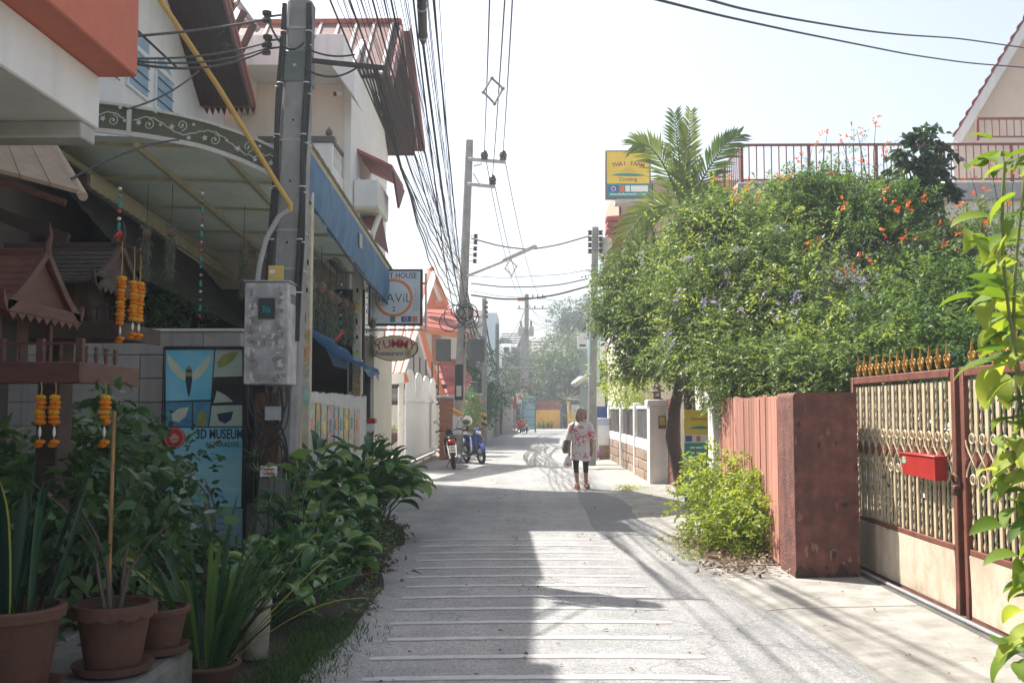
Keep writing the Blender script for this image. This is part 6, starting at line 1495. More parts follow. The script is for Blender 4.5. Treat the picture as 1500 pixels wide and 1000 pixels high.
MB().box(cx0 + 1.6, cx0 + 2.4, YC + .17, YC + .199, 3.4, 4.6).build('window', glassmat('dark_glass'), ch); MB().box(cx0 + .6, cx0 + 1.25, YC + .12, YC + .199, 4.8, 5.2, .01).build('blue_shutter', teal, ch)
ts = thing('farm_cooking_sign', 'square yellow and teal sign reading THAI FARM Cooking above the palm', 'sign', W(920, 292, 29.3))
YSn = 29.3; a, b = W(887, 291, YSn), W(953, 220, YSn)
MB().box(a.x, b.x, YSn, YSn + .22, a.z, b.z, .01).build('case', pm('grey_sign_case', (.16, .15, .15), (.12, .11, .11), 5, .6), ts)
zq = W(920, 269, YSn).z; m_ = .045
MB().box(a.x + m_, b.x - m_, YSn - .008, YSn - .001, zq, b.z - m_).build('yellow_field', yel, ts); MB().box(a.x + m_, b.x - m_, YSn - .008, YSn - .001, a.z + m_, zq - .001).build('teal_field', teal, ts)
for k, chh in enumerate('THAI FARM'):
    t_ = (k - 4) / 4; p = W(920 + 21 * t_, 240 + 2.6 * t_ * t_, YSn); text(chh, .175, FACE((p.x, YSn - .011, p.z)) @ Matrix.Rotation(-t_ * .22, 4, 'Z'), maroon, 'letter', ts, .001, bold=.002)
p = W(920, 263, YSn); text('Cooking', .155, FACE((p.x, YSn - .011, p.z)), maroon, 'lettering', ts, .001, bold=.001)
p = W(920, 284.5, YSn); text('www.thaifarmcooking.com', .10, FACE((p.x, YSn - .011, p.z)), pwhite, 'lettering', ts, .001, bold=.002)
poly_px([(895, 257), (905, 254.5), (920, 254), (935, 255), (947, 257.5), (930, 258.5), (905, 258)], .009, teal, 'field_print', ts, Y=YSn)
for k in range(6):
    u = (k - 2.5); q0, q1 = W(920 + 4.4 * u, 254, YSn), W(920 + 3.2 * u, 245.5 + .4 * u * u, YSn); MB().beam((q0.x, YSn - .011, q0.z), (q1.x, YSn - .011, q1.z), .003, .012, up=(0, -1, 0)).build('hut_line', maroon, ts)
for (x0, x1, m2) in ((891, 906, pblue), (907.5, 914.5, porange), (916, 922.5, pwhite), (924, 949, pwhite)):
    q0, q1 = W(x0, 281, YSn), W(x1, 272, YSn); MB().box(q0.x, q1.x, YSn - .012, YSn - .0085, q0.z, q1.z).build('logo_block', m2, ts)
q0 = W(898.5, 276.5, YSn); MB().torus((0, 0, 0), .06, .009, 16, 5, M=FACE((q0.x, YSn - .014, q0.z)) @ Matrix.Diagonal((1, 1, .3, 1))).build('logo_ring', pwhite, ts)
MB().box(a.x + .3, b.x + .3, YSn + .0, YSn + .5, a.z - .14, a.z - .005, .01).build('shelf', concrete_pale, ts)
# shop boards beyond the right pole
sg2 = thing('far_shop', 'narrow shopfront with teal and blue boards behind the right pole', 'shop', (3.2, 40, 0))
YF = 38
for (x0, y0, x1, y1, m2, nm) in ((862, 520, 897, 640, pm('shop_dark', (.05, .07, .06), (.03, .04, .04), 3, .8), 'front'), (861, 498, 878, 560, pm('pale_teal_board', (.30, .62, .62), (.25, .55, .56), 3, .7), 'board'), (878.5, 500, 893, 528, wall_white, 'board'), (861, 560.5, 874, 620, pm('deep_green_board', (.02, .16, .12), (.02, .13, .1), 3, .6), 'board'), (866, 590, 892, 612, pm('deep_blue_board', (.03, .07, .26), (.025, .06, .22), 3, .6), 'board')):
    a, b = W(x0, y1, YF), W(x1, y0, YF); dy = {'front': 0, 'board': -.1}[nm]; MB().box(a.x, b.x + (2 if nm == 'front' else 0), YF + dy, YF + dy + (6 if nm == 'front' else .08), max(a.z, 0), b.z, .01).build(nm, m2, sg2)
a, b = W(891, 640, YF), W(893, 500, YF); MB().box(a.x, b.x, YF - .2, YF - .11, 0, b.z, .005).build('orange_post', orange_w, sg2)
nt_ = thing('notice_board', 'white notice board with yellow legs beside the right pole', 'notice board', WG(884, 674))
p = WG(884, 674); a, b = W(876, 660, p.y), W(893, 612, p.y)
MB().box(a.x, b.x, p.y, p.y + .05, a.z, b.z, .006).build('panel', pwhite, nt_); MB().box(a.x, b.x, p.y - .01, p.y - .001, b.z - .22, b.z - .02).build('blue_notice', pm('lilac_notice', (.5, .55, .75), (.45, .5, .7)), nt_)
for x in (a.x - .02, b.x + .02): MB().tube([(x, p.y + .03, 0), (x, p.y + .03, b.z)], .022, 6).build('leg', pale_yellow, nt_)
MB().box(a.x + .03, b.x - .03, p.y - .01, p.y + .06, .02, .45, .01).build('stone_foot', stone, nt_)
wn_ = thing('hanging_notice', 'upright white notice board hung beside the right pole', 'notice board', W(881, 595, 29)); a, b = W(874, 595, 29), W(886, 566, 29); MB().box(a.x, b.x, 29, 29.04, a.z, b.z, .004).build('panel', pwhite, wn_); MB().tube([(a.x, 29.05, a.z), (a.x, 29.05, 0)], .015, 6).build('post', steel, wn_)
# ================================================================== POLES
pole_m = pm('pole_concrete', (.34, .34, .33), (.24, .24, .235), 4, .92, .35, 80, grime=.4, gcol=(.12, .12, .115), gscale=3, streak=.4)
ceramic = pm('brown_insulator', (.05, .03, .028), (.035, .022, .02), 6, .25)
def pole(name, base, top, r0, r1, label, holes=True):
    t = thing(name, label, 'utility pole', base, 'concrete utility poles')
    base, top = Vector(base), Vector(top); s = MB(); vs = []; n = 10
    for i in range(n + 1):
        f = i / n; p = base.lerp(top, f); r = r0 + (r1 - r0) * f; c = r * .28
        for x, y in ((-r + c, -r), (r - c, -r), (r, -r + c), (r, r - c), (r - c, r), (-r + c, r), (-r, r - c), (-r, -r + c)): vs.append((p.x + x, p.y + y, p.z))
    s.add(vs, [(i * 8 + q, i * 8 + (q + 1) % 8, i * 8 + 8 + (q + 1) % 8, i * 8 + 8 + q) for i in range(n) for q in range(8)] + [tuple(range(8)), tuple(n * 8 + q for q in range(8))])
    s.build('shaft', pole_m, t)
    if holes:
        m = int((top - base).length / .6)
        hm = MB().lathe([(.013, 0), (.013, .004)], n=8, M=Matrix.Rotation(R(90), 4, 'X')).mesh('bolt_hole', ink)
        for k in range(3, m):
            f = k / m; p = base.lerp(top, f); r = r0 + (r1 - r0) * f; place('bolt_hole', hm, t, (p.x, p.y - r - .0005, p.z))
    return t
def ins_spool(s, c, r=.045, h=.10, axis='Z'):
    M = Matrix.Translation(Vector(c))
    if axis == 'X': M = M @ Matrix.Rotation(R(90), 4, 'Y')
    s.lathe([(r * .5, -h / 2), (r, -h * .45), (r, -h * .2), (r * .6, -h * .05), (r * .6, h * .05), (r, h * .2), (r, h * .45), (r * .5, h / 2)], n=12, M=M); return s
# near pole
PB, PT = Vector((-2.56, 10.3, 0)), Vector((-2.38, 10.3, 5.8))
np_ = pole('near_pole', PB, PT, .185, .128, 'thick concrete pole with straps and cables beside the restaurant')
pz = lambda z: PB.lerp(PT, z / 6.0)
pr_ = lambda z: .185 + (.128 - .185) * z / 6.0
for y0, y1 in ((70, 118),):
    z0_, z1_ = W(420, y1, 10.1).z, W(420, y0, 10.1).z; p = pz((z0_ + z1_) / 2); r = pr_(z0_) + .012
    MB().box(p.x - r, p.x + r, p.y - r, p.y + r, z0_, z1_, .02).build('clamp_band', pm('grey_green_band', (.14, .17, .16), (.11, .13, .125), 5, .6, .1, 50), np_)
    MB().lathe([(.02, 0), (.02, .02)], n=6, M=Matrix.Translation((p.x, p.y - r, (z0_ + z1_) / 2)) @ Matrix.Rotation(R(90), 4, 'X')).build('bolt', steel, np_)
for k, z in enumerate((2.95, 3.35, 4.3, 5.05, 5.5)):
    p = pz(z); r = pr_(z) + .006; MB().box(p.x - r, p.x + r, p.y - r, p.y + r, z - .012, z + .012).build('steel_strap', steel, np_)
for off, r_, zt in ((-.17, .026, 5.75), (.155, .03, 5.75), (-.2, .014, 5.7), (.19, .013, 5.6)):
    pts = [(pz(z).x + off * (1 - .035 * z) + .008 * math.sin(z * 4 + off * 40), pz(z).y - pr_(z) - .02 + .03 * abs(off), z) for z in np.linspace(2.2, zt, 16)]
    MB().tube(pts, r_, 8).build('riser_cable', rubber, np_)
    for z in np.linspace(2.7, zt - .3, 6):
        f = (z - 2.2) / (zt - 2.2) * 15; q = pts[int(f)]; MB().torus((q[0], q[1], z), r_ + .004, .006, 12, 5).build('white_tie', frame_w, np_)
MB().tube([W(373, 560, 10.0), W(374, 440, 10.0), W(380, 390, 10.0), W(390, 350, 10.05), W(408, 318, 10.05), W(424, 308, 10.05)], .027, 10).build('grey_conduit', pm('grey_conduit', (.42, .42, .42), (.34, .34, .34), 8, .6), np_)
yp = MB().tube([W(425, 309, 10.05), W(426, 300, 10.02), W(405, 268, 9.9), W(320, 128, 9.4), W(231, -5, 8.9), W(215, -35, 8.8)], .026, 10)
yp.build('yellow_conduit', pm('yellow_pipe', (.62, .40, .10), (.52, .33, .08), 6, .5, .05, 40), label='long yellow pipe slanting from the concrete pole up over the rail', cat='pipe')
q0, q1 = W(393, 411, 10.09), W(416, 389, 10.09); MB().box(q0.x, q1.x, 10.085, 10.095, q0.z, q1.z).build('yellow_notice', pm('yellow_paper', (.72, .52, .15), (.62, .45, .12), 12, .7), np_)
q0, q1 = W(395, 400, 10.08), W(403, 395, 10.08); MB().box(q0.x, q1.x, 10.08, 10.0845, q0.z, q1.z).build('notice_print', pwhite, np_)
arm = W(392, 30, 10.2)
for (px, py) in ((391, 25), (392, 60), (390, 72)):
    p = W(px, py, 10.15); MB().tube([p + Vector((.15, 0, .02)), p], .012, 6).build('insulator_pin', black, np_); ins_spool(MB(), p, .05, .12).build('insulator', ceramic, np_)
MB().beam(W(446, 88, 10.3), W(563, 100, 10.3), .04, .05, .004).build('cross_arm', pm('dark_steel', (.05, .05, .05), (.035, .035, .035), 9, .6), np_)
# utility box
ub = thing('utility_box', 'grey metal utility box with peeling paper on the concrete pole', 'utility box', W(395, 565, 9.95))
boxm = pm('peeling_box', (.40, .40, .41), (.30, .30, .31), 6, .6, .15, 40, grime=.9, gcol=(.70, .69, .66), gscale=6, streak=.3)
Yb = 9.78; a, b = W(356, 563, Yb), W(423, 413, Yb)
MB().box(a.x, b.x, Yb, Yb + .40, a.z, b.z, .012).build('case', boxm, ub)
MB().box(a.x - .012, b.x + .012, Yb - .012, Yb + .41, b.z + .001, b.z + .018, .004).build('top_lip', steel, ub)
for k in range(96):     # torn paper scraps standing a little proud
    x, z = rng.uniform(a.x + .03, b.x - .05), rng.uniform(a.z + .03, b.z - .1)
    if k < 56: x = (a.x + .09 + rng.normal(0, .025)) if k % 2 else (b.x - .07 + rng.normal(0, .025))
    w_, h = rng.uniform(.01, .045), rng.uniform(.008, .05); n = 11; pts = [(x + w_ * rng.uniform(.25, 1.1) * math.cos(q), Yb - .002 - .0002 * k, z + h * rng.uniform(.25, 1.1) * math.sin(q)) for q in np.linspace(0, 2 * math.pi, n, endpoint=False)]
    MB().prism(pts, (0, -.002, 0)).build('paper_scrap', [pm('scrap_white', (.66, .65, .61), (.55, .54, .51), 20, .9), pm('scrap_brown', (.30, .28, .26), (.2, .18, .17), 20, .9), pm('scrap_grey', (.32, .32, .32), (.26, .26, .26), 20, .9)][k % 3], ub)
q0, q1 = W(379, 467, Yb), W(404, 437, Yb); MB().box(q0.x, q1.x, Yb - .024, Yb - .022, q0.z, q1.z).build('dark_sticker', pm('dark_sticker', (.03, .04, .045), (.05, .06, .06), 20, .4), ub)
for k in range(3): q0, q1 = W(386 + 4 * k, 458, Yb), W(389 + 4 * k, 447 + 2 * k, Yb); MB().box(q0.x, q1.x, Yb - .027, Yb - .0245, q0.z, q1.z).build('sticker_print', teal, ub)
MB().cbox((b.x + .004, Yb + .2, b.z - .35), (.012, .03, .12), .003).build('handle', steel, ub)
for k in range(4): MB().box(b.x + .0005, b.x + .006, Yb + .1, Yb + .3, b.z - .12 - .025 * k, b.z - .11 - .025 * k).build('vent_slot', ink, ub)
# loose cables, notices and board below the box
bk = thing('pole_base_clutter', 'brown board and tangled black cables under the utility box', 'cable tangle', W(395, 680, 9.95))
q0, q1 = W(372, 690, 9.98), W(410, 575, 9.98); MB().box(q0.x, q1.x, 9.97, 10.0, q0.z, q1.z, .004).build('brown_board', pm('rust_board', (.20, .10, .055), (.12, .065, .04), 4, .9, .2, 30, grime=.5, gcol=(.05, .035, .03)), bk)
for k in range(14):
    x0_, x1_ = rng.uniform(362, 425), rng.uniform(362, 425); pts = [W(x0_, 566, 9.93), W(x0_ + rng.normal(0, 10), 600, 9.9), W((x0_ + x1_) / 2 + rng.normal(0, 14), 630, 9.86), W(x1_ + rng.normal(0, 8), 660, 9.9), W(x1_, 700, 9.95)]
    c = curve(pts, 16); MB().tube([tuple(p) for p in c], rng.uniform(.006, .014), 5).build('cable', rubber, bk)
for (x0, y0, x1, y1) in ((388, 595, 412, 615),): q0, q1 = W(x0, y1, 9.85), W(x1, y0, 9.85); MB().box(q0.x, q1.x, 9.85, 9.856, q0.z, q1.z).build('grey_notice', pm('grey_notice', (.4, .42, .44), (.3, .32, .34), 14, .6), bk)
q0, q1 = W(381, 698, 9.6), W(406, 682, 9.6); sg_ = thing('small_white_sign', 'small white sign with red print low beside the concrete pole', 'sign', ((q0.x + q1.x) / 2, 9.6, q0.z)); MB().box(q0.x, q1.x, 9.6, 9.61, q0.z, q1.z).build('board', pwhite, sg_)
for k in range(2): MB().box(q0.x + .03, q1.x - .03, 9.595, 9.5995, q0.z + .025 + .04 * k, q0.z + .04 + .04 * k).build('print_line', red_p, sg_)
MB().tube([((q0.x + q1.x) / 2, 9.62, 0), ((q0.x + q1.x) / 2, 9.62, q1.z)], .01, 6).build('stake', twig, sg_)
MB().tube([W(436, 690, 10.4), W(434, 575, 10.4)], .05, 8).build('bamboo_prop', pm('pale_bamboo', (.5, .42, .28), (.4, .33, .22), 9, .7, .1, 40), label='pale bamboo prop standing at the fence end by the pole', cat='prop')

# second pole
def yarn(name, pts, r, mat, label, group, n=6, m=24, cat='cable'):
    c = curve(pts, m) if len(pts) > 2 else np.array([tuple(p) for p in pts])
    return MB().tube([tuple(p) for p in c], r, n).build(name, mat, label=label, cat=cat, group=group)
P2B, P2T = WG(669, 678), W(688, 206, 28.0)
p2 = pole('street_pole', P2B, P2T, .15, .10, 'tall concrete pole with insulator arms behind the black motorbike')
def on2(py): 
    f = (W(0, py, 28.0).z) / P2T.z; return P2B.lerp(P2T, f)
for (y, xe, w_) in ((238, 740, .07), (274, 725, .07)):
    c = on2(y); e = W(xe, y, 27.85); MB().beam((c.x, 27.82, c.z), (e.x, 27.82, e.z), w_, .09, .006).build('cross_arm', steel, p2)
a_ = on2(248); MB().beam((a_.x + .15, 27.83, a_.z), (W(706, 238, 27.8).x, 27.83, W(706, 240, 27.8).z), .03, .03).build('brace', steel, p2)
a_ = on2(258); MB().beam((a_.x + .15, 27.83, a_.z), (W(704, 272, 27.8).x, 27.83, W(704, 272, 27.8).z), .03, .03).build('brace', steel, p2)
INS = []
for (x, y) in ((709.5, 236), (737, 236), (721.5, 272)):
    c = W(x, y, 27.82); MB().lathe([(.05, .02), (.1, .04), (.1, .09), (.08, .1), (.11, .13), (.11, .2), (.08, .22), (.09, .25), (.05, .3)], c, 12).build('insulator', ceramic, p2); INS.append(c + Vector((0, 0, .3)))
for y in (349, 358, 367, 376, 385):
    c = on2(y); MB().beam((c.x + .1, 27.85, c.z), (c.x + .3, 27.85, c.z), .02, .02).build('rack_pin', steel, p2); ins_spool(MB(), (c.x + .3, 27.85, c.z), .06, .12).build('spool', ceramic, p2)
c = on2(560); MB().cbox((c.x, 27.8, c.z), (.24, .1, 1.0), .02).build('meter_case', black, p2); MB().cbox((c.x, 27.74, c.z - .25), (.14, .02, .3), .004).build('meter_face', concrete_pale, p2)
for x in (-.45, .5): MB().cbox((c.x + x, 27.9, c.z + .9), (.42, .1, .62), .01).build('dark_board', pm('slate_board', (.09, .10, .11), (.07, .08, .085), 6, .6), p2)
c = on2(602); 
for k in range(3): MB().prism([(c.x - .14, 27.84, c.z + .1 - .09 * k), (c.x + .14, 27.84, c.z - .05 - .09 * k), (c.x + .14, 27.84, c.z - .1 - .09 * k), (c.x - .14, 27.84, c.z + .05 - .09 * k)], (0, -.005, 0)).build('hazard_band', yel if k != 1 else porange, p2)
c = on2(622); MB().cbox((c.x, 27.83, c.z), (.26, .01, .5)).build('paper_notice', pm('grey_white_paper', (.6, .6, .62), (.52, .52, .55), 8, .8), p2)
# street lamp on the second pole
sl_ = thing('street_lamp', 'long armed street lamp reaching over the road from tall pole', 'street lamp', on2(405))
a_ = on2(406); MB().tube([(a_.x + .1, 27.9, a_.z), tuple(W(735, 384, 27.3)), tuple(W(752, 374, 27.0))], [.04, .035, .03], 8).build('arm', steel, sl_)
q0, q1 = W(737, 382, 27.2), W(786, 360, 26.9); MB().beam(q0, q1, .15, .08, .02).build('lamp_head', concrete_pale, sl_)
# more poles
def small_pole(px, y0, y1, Y, r, label, arms=()):
    t = pole('street_pole', WG(px, 600 + 2187 / Y), W(px + .5, y0, Y), r, r * .75, label, False)
    for (y, xa, xb) in arms:
        a, b = W(xa, y, Y - .2), W(xb, y, Y - .2); MB().beam(a, b, .07, .09, .006).build('cross_arm', steel, t)
        n = 4
        for k in range(n): p = a.lerp(b, (k + .3) / n); ins_spool(MB(), (p.x, p.y, p.z + .12), .06, .2).build('insulator', ceramic, t)
    return t
p3 = small_pole(709, 437, 0, 42, .12, 'slim concrete pole with striped foot at the concrete street wall')
for k in range(5): c = W(709, 606 + 5 * k, 41.86); MB().prism([(c.x - .12, 41.8, c.z + .1), (c.x + .12, 41.8, c.z - .0), (c.x + .12, 41.8, c.z - .1), (c.x - .12, 41.8, c.z)], (0, -.005, 0)).build('hazard_band', yel if k % 2 == 0 else ink, p3)
for y in (443, 450, 457, 464): c = W(713, y, 41.85); ins_spool(MB(), c, .06, .12).build('spool', ceramic, p3)
small_pole(728, 474, 0, 56, .14, 'grey concrete pole in front of the bare shrub, beyond the striped pole')
p5 = small_pole(771, 431, 0, 72, .2, 'far pole with crossed arms and transformer boxes', ((436, 771, 800), (452, 757, 803)))
for px in (763, 778): a, b = W(px - 4, 492, 71.5), W(px + 4, 478, 71.5); MB().box(a.x, b.x, 71.3, 72, a.z, b.z, .05).build('transformer', concrete_pale, p5); MB().tube([W(px, 478, 71.6), W(px, 470, 71.6)], .08, 6).build('bushing', ceramic, p5)
MB().beam(W(750, 538, 71.5), W(782, 538, 71.5), .12, .15).build('cross_arm', steel, p5); q0, q1 = W(758, 441, 71.4), W(769, 436, 71.4); MB().box(q0.x, q1.x, 71.4, 71.45, q0.z, q1.z).build('orange_plate', porange, p5)
small_pole(765, 490, 0, 70, .16, 'slim companion pole just beside the far transformer pole')
P6B, P6T = WG(866, 681), W(872, 333, 27.0)
p6 = pole('street_pole', P6B, P6T, .12, .085, 'concrete pole on the right pavement in front of overhanging branches')
for y in (341, 350, 359, 368):
    for sg in (-1, 1): c = W(872 + sg * 8, y, 26.9); MB().beam(W(872, y, 26.95), c, .02, .02).build('rack_pin', steel, p6); ins_spool(MB(), c, .06, .13).build('spool', ceramic, p6)
c = W(886, 362, 27.3); MB().lathe([(.18, -.25), (.2, -.2), (.2, .2), (.18, .25)], c, 14).build('junction_drum', concrete_pale, p6)
small_pole(862, 440, 0, 45, .13, 'concrete pole partly hidden behind the right pavement pole')
fl = thing('flood_lamp', 'grey flood lamp on a bent arm facing down from the right pole', 'lamp', W(866, 552, 26.8)); MB().tube([W(865, 548, 26.95), W(858, 550, 26.8), W(853, 555, 26.7)], .03, 8).build('arm', steel, fl); MB().beam(W(853, 553, 26.7), W(840, 564, 26.5), .22, .13, .03).build('head', concrete_pale, fl)
hs_ = thing('hanging_shop_sign', 'white hanging shop sign on the pole among the branches', 'sign', W(855, 510, 44)); q0, q1 = W(845.5, 511, 44), W(861, 488, 44); MB().box(q0.x, q1.x, 44, 44.1, q0.z, q1.z, .01).build('board', pwhite, hs_); MB().box(q0.x + .1, q1.x - .1, 43.99, 43.999, q0.z + .12, q0.z + .2).build('print', ink, hs_)

# ================================================================== CABLES
GC = 'black cables strung along the street'
def catenary(a, b, sag, n=22):
    a, b = Vector(a), Vector(b); return [a.lerp(b, t) - Vector((0, 0, sag * 4 * t * (1 - t))) for t in np.linspace(0, 1, n)]
labs = ['thin black cable of the bundle between near pole and tall pole', 'thick black cable of the bundle between near pole and tall pole']
nC = 33
for k in range(nC):
    thick = k % 6 == 0
    xs_ = 474 + 172 * (k + rng.uniform(-.6, .6)) / nC
    top = W(xs_, -18 - rng.uniform(0, 30), 9.7); d0 = on2(rng.uniform(345, 470) if k < 34 else rng.uniform(440, 500))
    end = Vector((d0.x + rng.uniform(-.28, .1), 27.75 + rng.uniform(-.1, .1), d0.z))
    dirn = (end - top); start = top - dirn * (11.0 / dirn.y); start.z += .25 + rng.uniform(0, .5)
    mid_s = rng.uniform(.12, .5)
    # a cable sags between its supports: pass through 'top', end at the pole
    pts = [start]
    for t in np.linspace(.0, 1, 24): pts.append(top.lerp(end, t) - Vector((0, 0, mid_s * 4 * t * (1 - t))) + Vector((.006 * math.sin(9 * t + k), 0, .006 * math.sin(14 * t + k * 2))))
    MB().tube([tuple(p) for p in pts], .011 if thick else rng.uniform(.0035, .0055), 6).build('cable', rubber, label=labs[1] if thick else labs[0], cat='cable', group=GC)
for k in range(5):      # lower cables that stop at the near pole's arm, twisting round one another
    a_ = W(528 + 6 * k, 96, 10.3); e = on2(400 + 12 * k); pts = catenary(a_, (e.x - .1, 27.75, e.z), .35 + .1 * k, 26)
    pts = [p + Vector((.012 * math.sin(t * 1.9 + k), 0, .012 * math.cos(t * 1.9 + k))) for t, p in enumerate(pts)]
    MB().tube([tuple(p) for p in pts], .011, 6).build('cable', rubber, label='black cable of the twisted bunch tied to the near pole arm', cat='cable', group=GC)
sp1, sp2 = W(617, -20, 9.5), W(620, 66, 11.2); spl = thing('splice_closure', 'thick black splice tube clamped on a street cable', 'splice closure', sp2)
MB().tube([sp1, sp1.lerp(sp2, .1), sp1.lerp(sp2, .2), sp1.lerp(sp2, .85), sp2], [.012, .03, .05, .05, .018], 12).build('tube', pm('black_plastic', (.02, .022, .026), (.03, .032, .036), 9, .45), spl)
for f in (.3, .8): p = sp1.lerp(sp2, f); MB().tube([p, p + (sp2 - sp1) * .03], .054, 12).build('clip', steel, spl)
e = on2(455); MB().tube([tuple(p) for p in catenary(sp2, (e.x, 27.7, e.z), .3)], .016, 6).build('cable', rubber, label='thick cable leaving the splice tube towards tall pole', cat='cable', group=GC)
# high three-wire line with spacer
hw = 'bare wire of the high three wire line over the road'
for i, (px, c) in enumerate(zip((718, 752, 741), (INS[0], INS[1], INS[2]))):
    st_ = W(px, -25, 12.2); MB().tube([tuple(p) for p in catenary(st_, c, .12)], .0105, 6).build('high_wire', rubber, label=hw, cat='wire', group='high three wire line')
    f_ = W((763, 793, 779)[i], (431, 431, 448)[i], 71.8); MB().tube([tuple(p) for p in catenary(c, f_, 1.1)], .013, 5).build('high_wire', rubber, label='bare wire of the high line running on to the far pole', cat='wire', group='high three wire line')
def spacer(px, py, Y, s_, lab):
    c = W(px, py, Y); t = thing('cable_spacer', lab, 'spacer', c); pts = [c + Vector((x * s_, 0, z * s_)) for x, z in ((-.16, 0), (-.02, .24), (.17, .06), (.03, -.2))]
    for k in range(4): MB().tube([pts[k], pts[(k + 1) % 4]], .02 * s_, 6).build('strut', steel, t); MB().ball(pts[k], .035 * s_, 8, 6).build('clip', steel, t)
spacer(722, 135, 16.5, 1.0, 'diamond shaped steel spacer on the high three wire line'); spacer(748, 393, 45, 1.6, 'smaller looking diamond spacer on the wires towards the far pole')
# wires across the street and service drops
gx_ = 'wires crossing the street between tall pole and right pole'
for k, (y0, y1, ym, r) in enumerate(((349, 346, 366, .02), (415, 408, 420, .017), (432, 419, 438, .024), (404, 395, 404, .008), (426, 440, 436, .007))):
    a_, b_ = W(690, y0, 27.8), W(862, y1, 26.9); m_ = W(775 + 10 * (k % 2), ym, 27.4); MB().tube([tuple(p) for p in curve([a_, a_.lerp(m_, .5) - Vector((0, 0, .06)), m_, m_.lerp(b_, .5) - Vector((0, 0, .05)), b_], 26)], r, 6).build('cross_wire', rubber, label=['sagging thick wire from tall pole insulators to right pole', 'reddish wire crossing just below street lamp arm', 'lowest thick wire crossing to right pole', 'thin high wire crossing behind the lamp arm', 'thin slack wire crossing below the others'][k], cat='wire', group=gx_)
for k, (pts, lab) in enumerate((([(940, -6), (1050, 22), (1160, 46), (1240, 62), (1330, 80), (1420, 93), (1540, 102)], 'lower dark service wire running over terrace to cream gable'), ([(1018, -6), (1080, 12), (1160, 28), (1270, 46), (1330, 52), (1400, 56), (1470, 66), (1540, 76)], 'upper dark service wire running over terrace to cream gable'))):
    q = [W(x, y, 9 + 13.5 * i / (len(pts) - 1)) for i, (x, y) in enumerate(pts)]; MB().tube([tuple(p) for p in curve(q, 40)], .014, 6).build('service_wire', rubber, label=lab, cat='wire', group='service wires over the terrace')
gl = 'cables between near pole insulators and the left houses'
for k, (p0, p1, y0_, y1_, sg, r) in enumerate((((200, 53), (392, 28), 7.2, 10.15, .02, .012), ((200, 86), (392, 62), 7.2, 10.15, .05, .01), ((200, 90), (392, 70), 7.2, 10.15, .07, .01), ((200, 94), (390, 73), 7.2, 10.15, .1, .012), ((200, 44), (258, 98), 7.2, 8.6, .0, .01), ((186, 160), (292, 104), 7.4, 9.4, .05, .008), ((105, 262), (262, 205), 7.4, 10.3, -.06, .009), ((310, 0), (322, 75), 9.5, 9.8, .0, .008), ((352, 0), (320, 60), 9.8, 9.8, -.02, .006), ((392, 28), (446, 62), 10.15, 10.0, .18, .012), ((446, 70), (520, 80), 10.05, 10.3, .05, .01), ((446, 100), (525, 98), 10.05, 10.3, .1, .011))):
    MB().tube([tuple(p) for p in catenary(W(*p0, y0_), W(*p1, y1_), sg, 14)], r, 6).build('house_cable', rubber, label='black service cable strung between the near pole and left houses', cat='cable', group=gl)
for k in range(5):
    c = W(322 + 4 * k, 76 + rng.uniform(-6, 6), 9.8); MB().torus((0, 0, 0), rng.uniform(.05, .1), .006, 20, 5, M=Matrix.Translation(c) @ Euler((R(90), 0, rng.uniform(-.4, .4))).to_matrix().to_4x4(), arc=(0, rng.uniform(4, 6))).build('cable_loop', rubber, label='loose loop of black cable by the brown eave', cat='cable', group='loose cable loops by the eave')
# street tangle between the left poles
for k in range(26):
    a_ = on2(rng.uniform(420, 520)); a_ = Vector((a_.x + .1, 27.9, a_.z)); b_ = W(709 + rng.uniform(-2, 2), rng.uniform(450, 530), 42); MB().tube([tuple(p) for p in catenary(a_, b_, rng.uniform(.1, .9), 14)], rng.uniform(.012, .022), 5).build('far_cable', rubber, label='dark cable of the tangle between tall pole and slim striped pole', cat='cable', group='cable tangle between the left poles')
for k in range(12):
    a_ = W(709, rng.uniform(450, 530), 42); b_ = W(728, rng.uniform(490, 545), 56); MB().tube([tuple(p) for p in catenary(a_, b_, rng.uniform(.1, .7), 12)], .018, 5).build('far_cable', rubber, label='dark cable between slim striped pole and the grey pole beyond it', cat='cable', group='cable tangle between the left poles')
    a_ = b_; b_ = W(770, rng.uniform(436, 560), 72); MB().tube([tuple(p) for p in catenary(a_, b_, rng.uniform(.1, .8), 12)], .02, 5).build('far_cable', rubber, label='dark cable between the grey pole and far transformer pole', cat='cable', group='cable tangle between the left poles')
for k in range(7):
    a_ = W(772, rng.uniform(440, 600 - 60), 72); b_ = W(862, rng.uniform(440, 530), 45); MB().tube([tuple(p) for p in catenary(a_, b_, rng.uniform(.2, 1), 12)], .016, 5).build('far_cable', rubber, label='dark cable from the far transformer pole back to the right poles', cat='cable', group='cables towards the right poles')
for k in range(8):
    a_ = on2(rng.uniform(455, 480)); MB().torus((0, 0, 0), rng.uniform(.18, .34), .016, 24, 5, M=Matrix.Translation((a_.x - .25 + rng.uniform(-.1, .5), 27.7, a_.z + rng.uniform(-.15, .15))) @ Euler((R(90 + rng.uniform(-20, 20)), 0, rng.uniform(-.5, .5))).to_matrix().to_4x4()).build('cable_coil', rubber, label='coil of spare cable hung on the tall pole', cat='cable coil', group='cable coils on the tall pole')
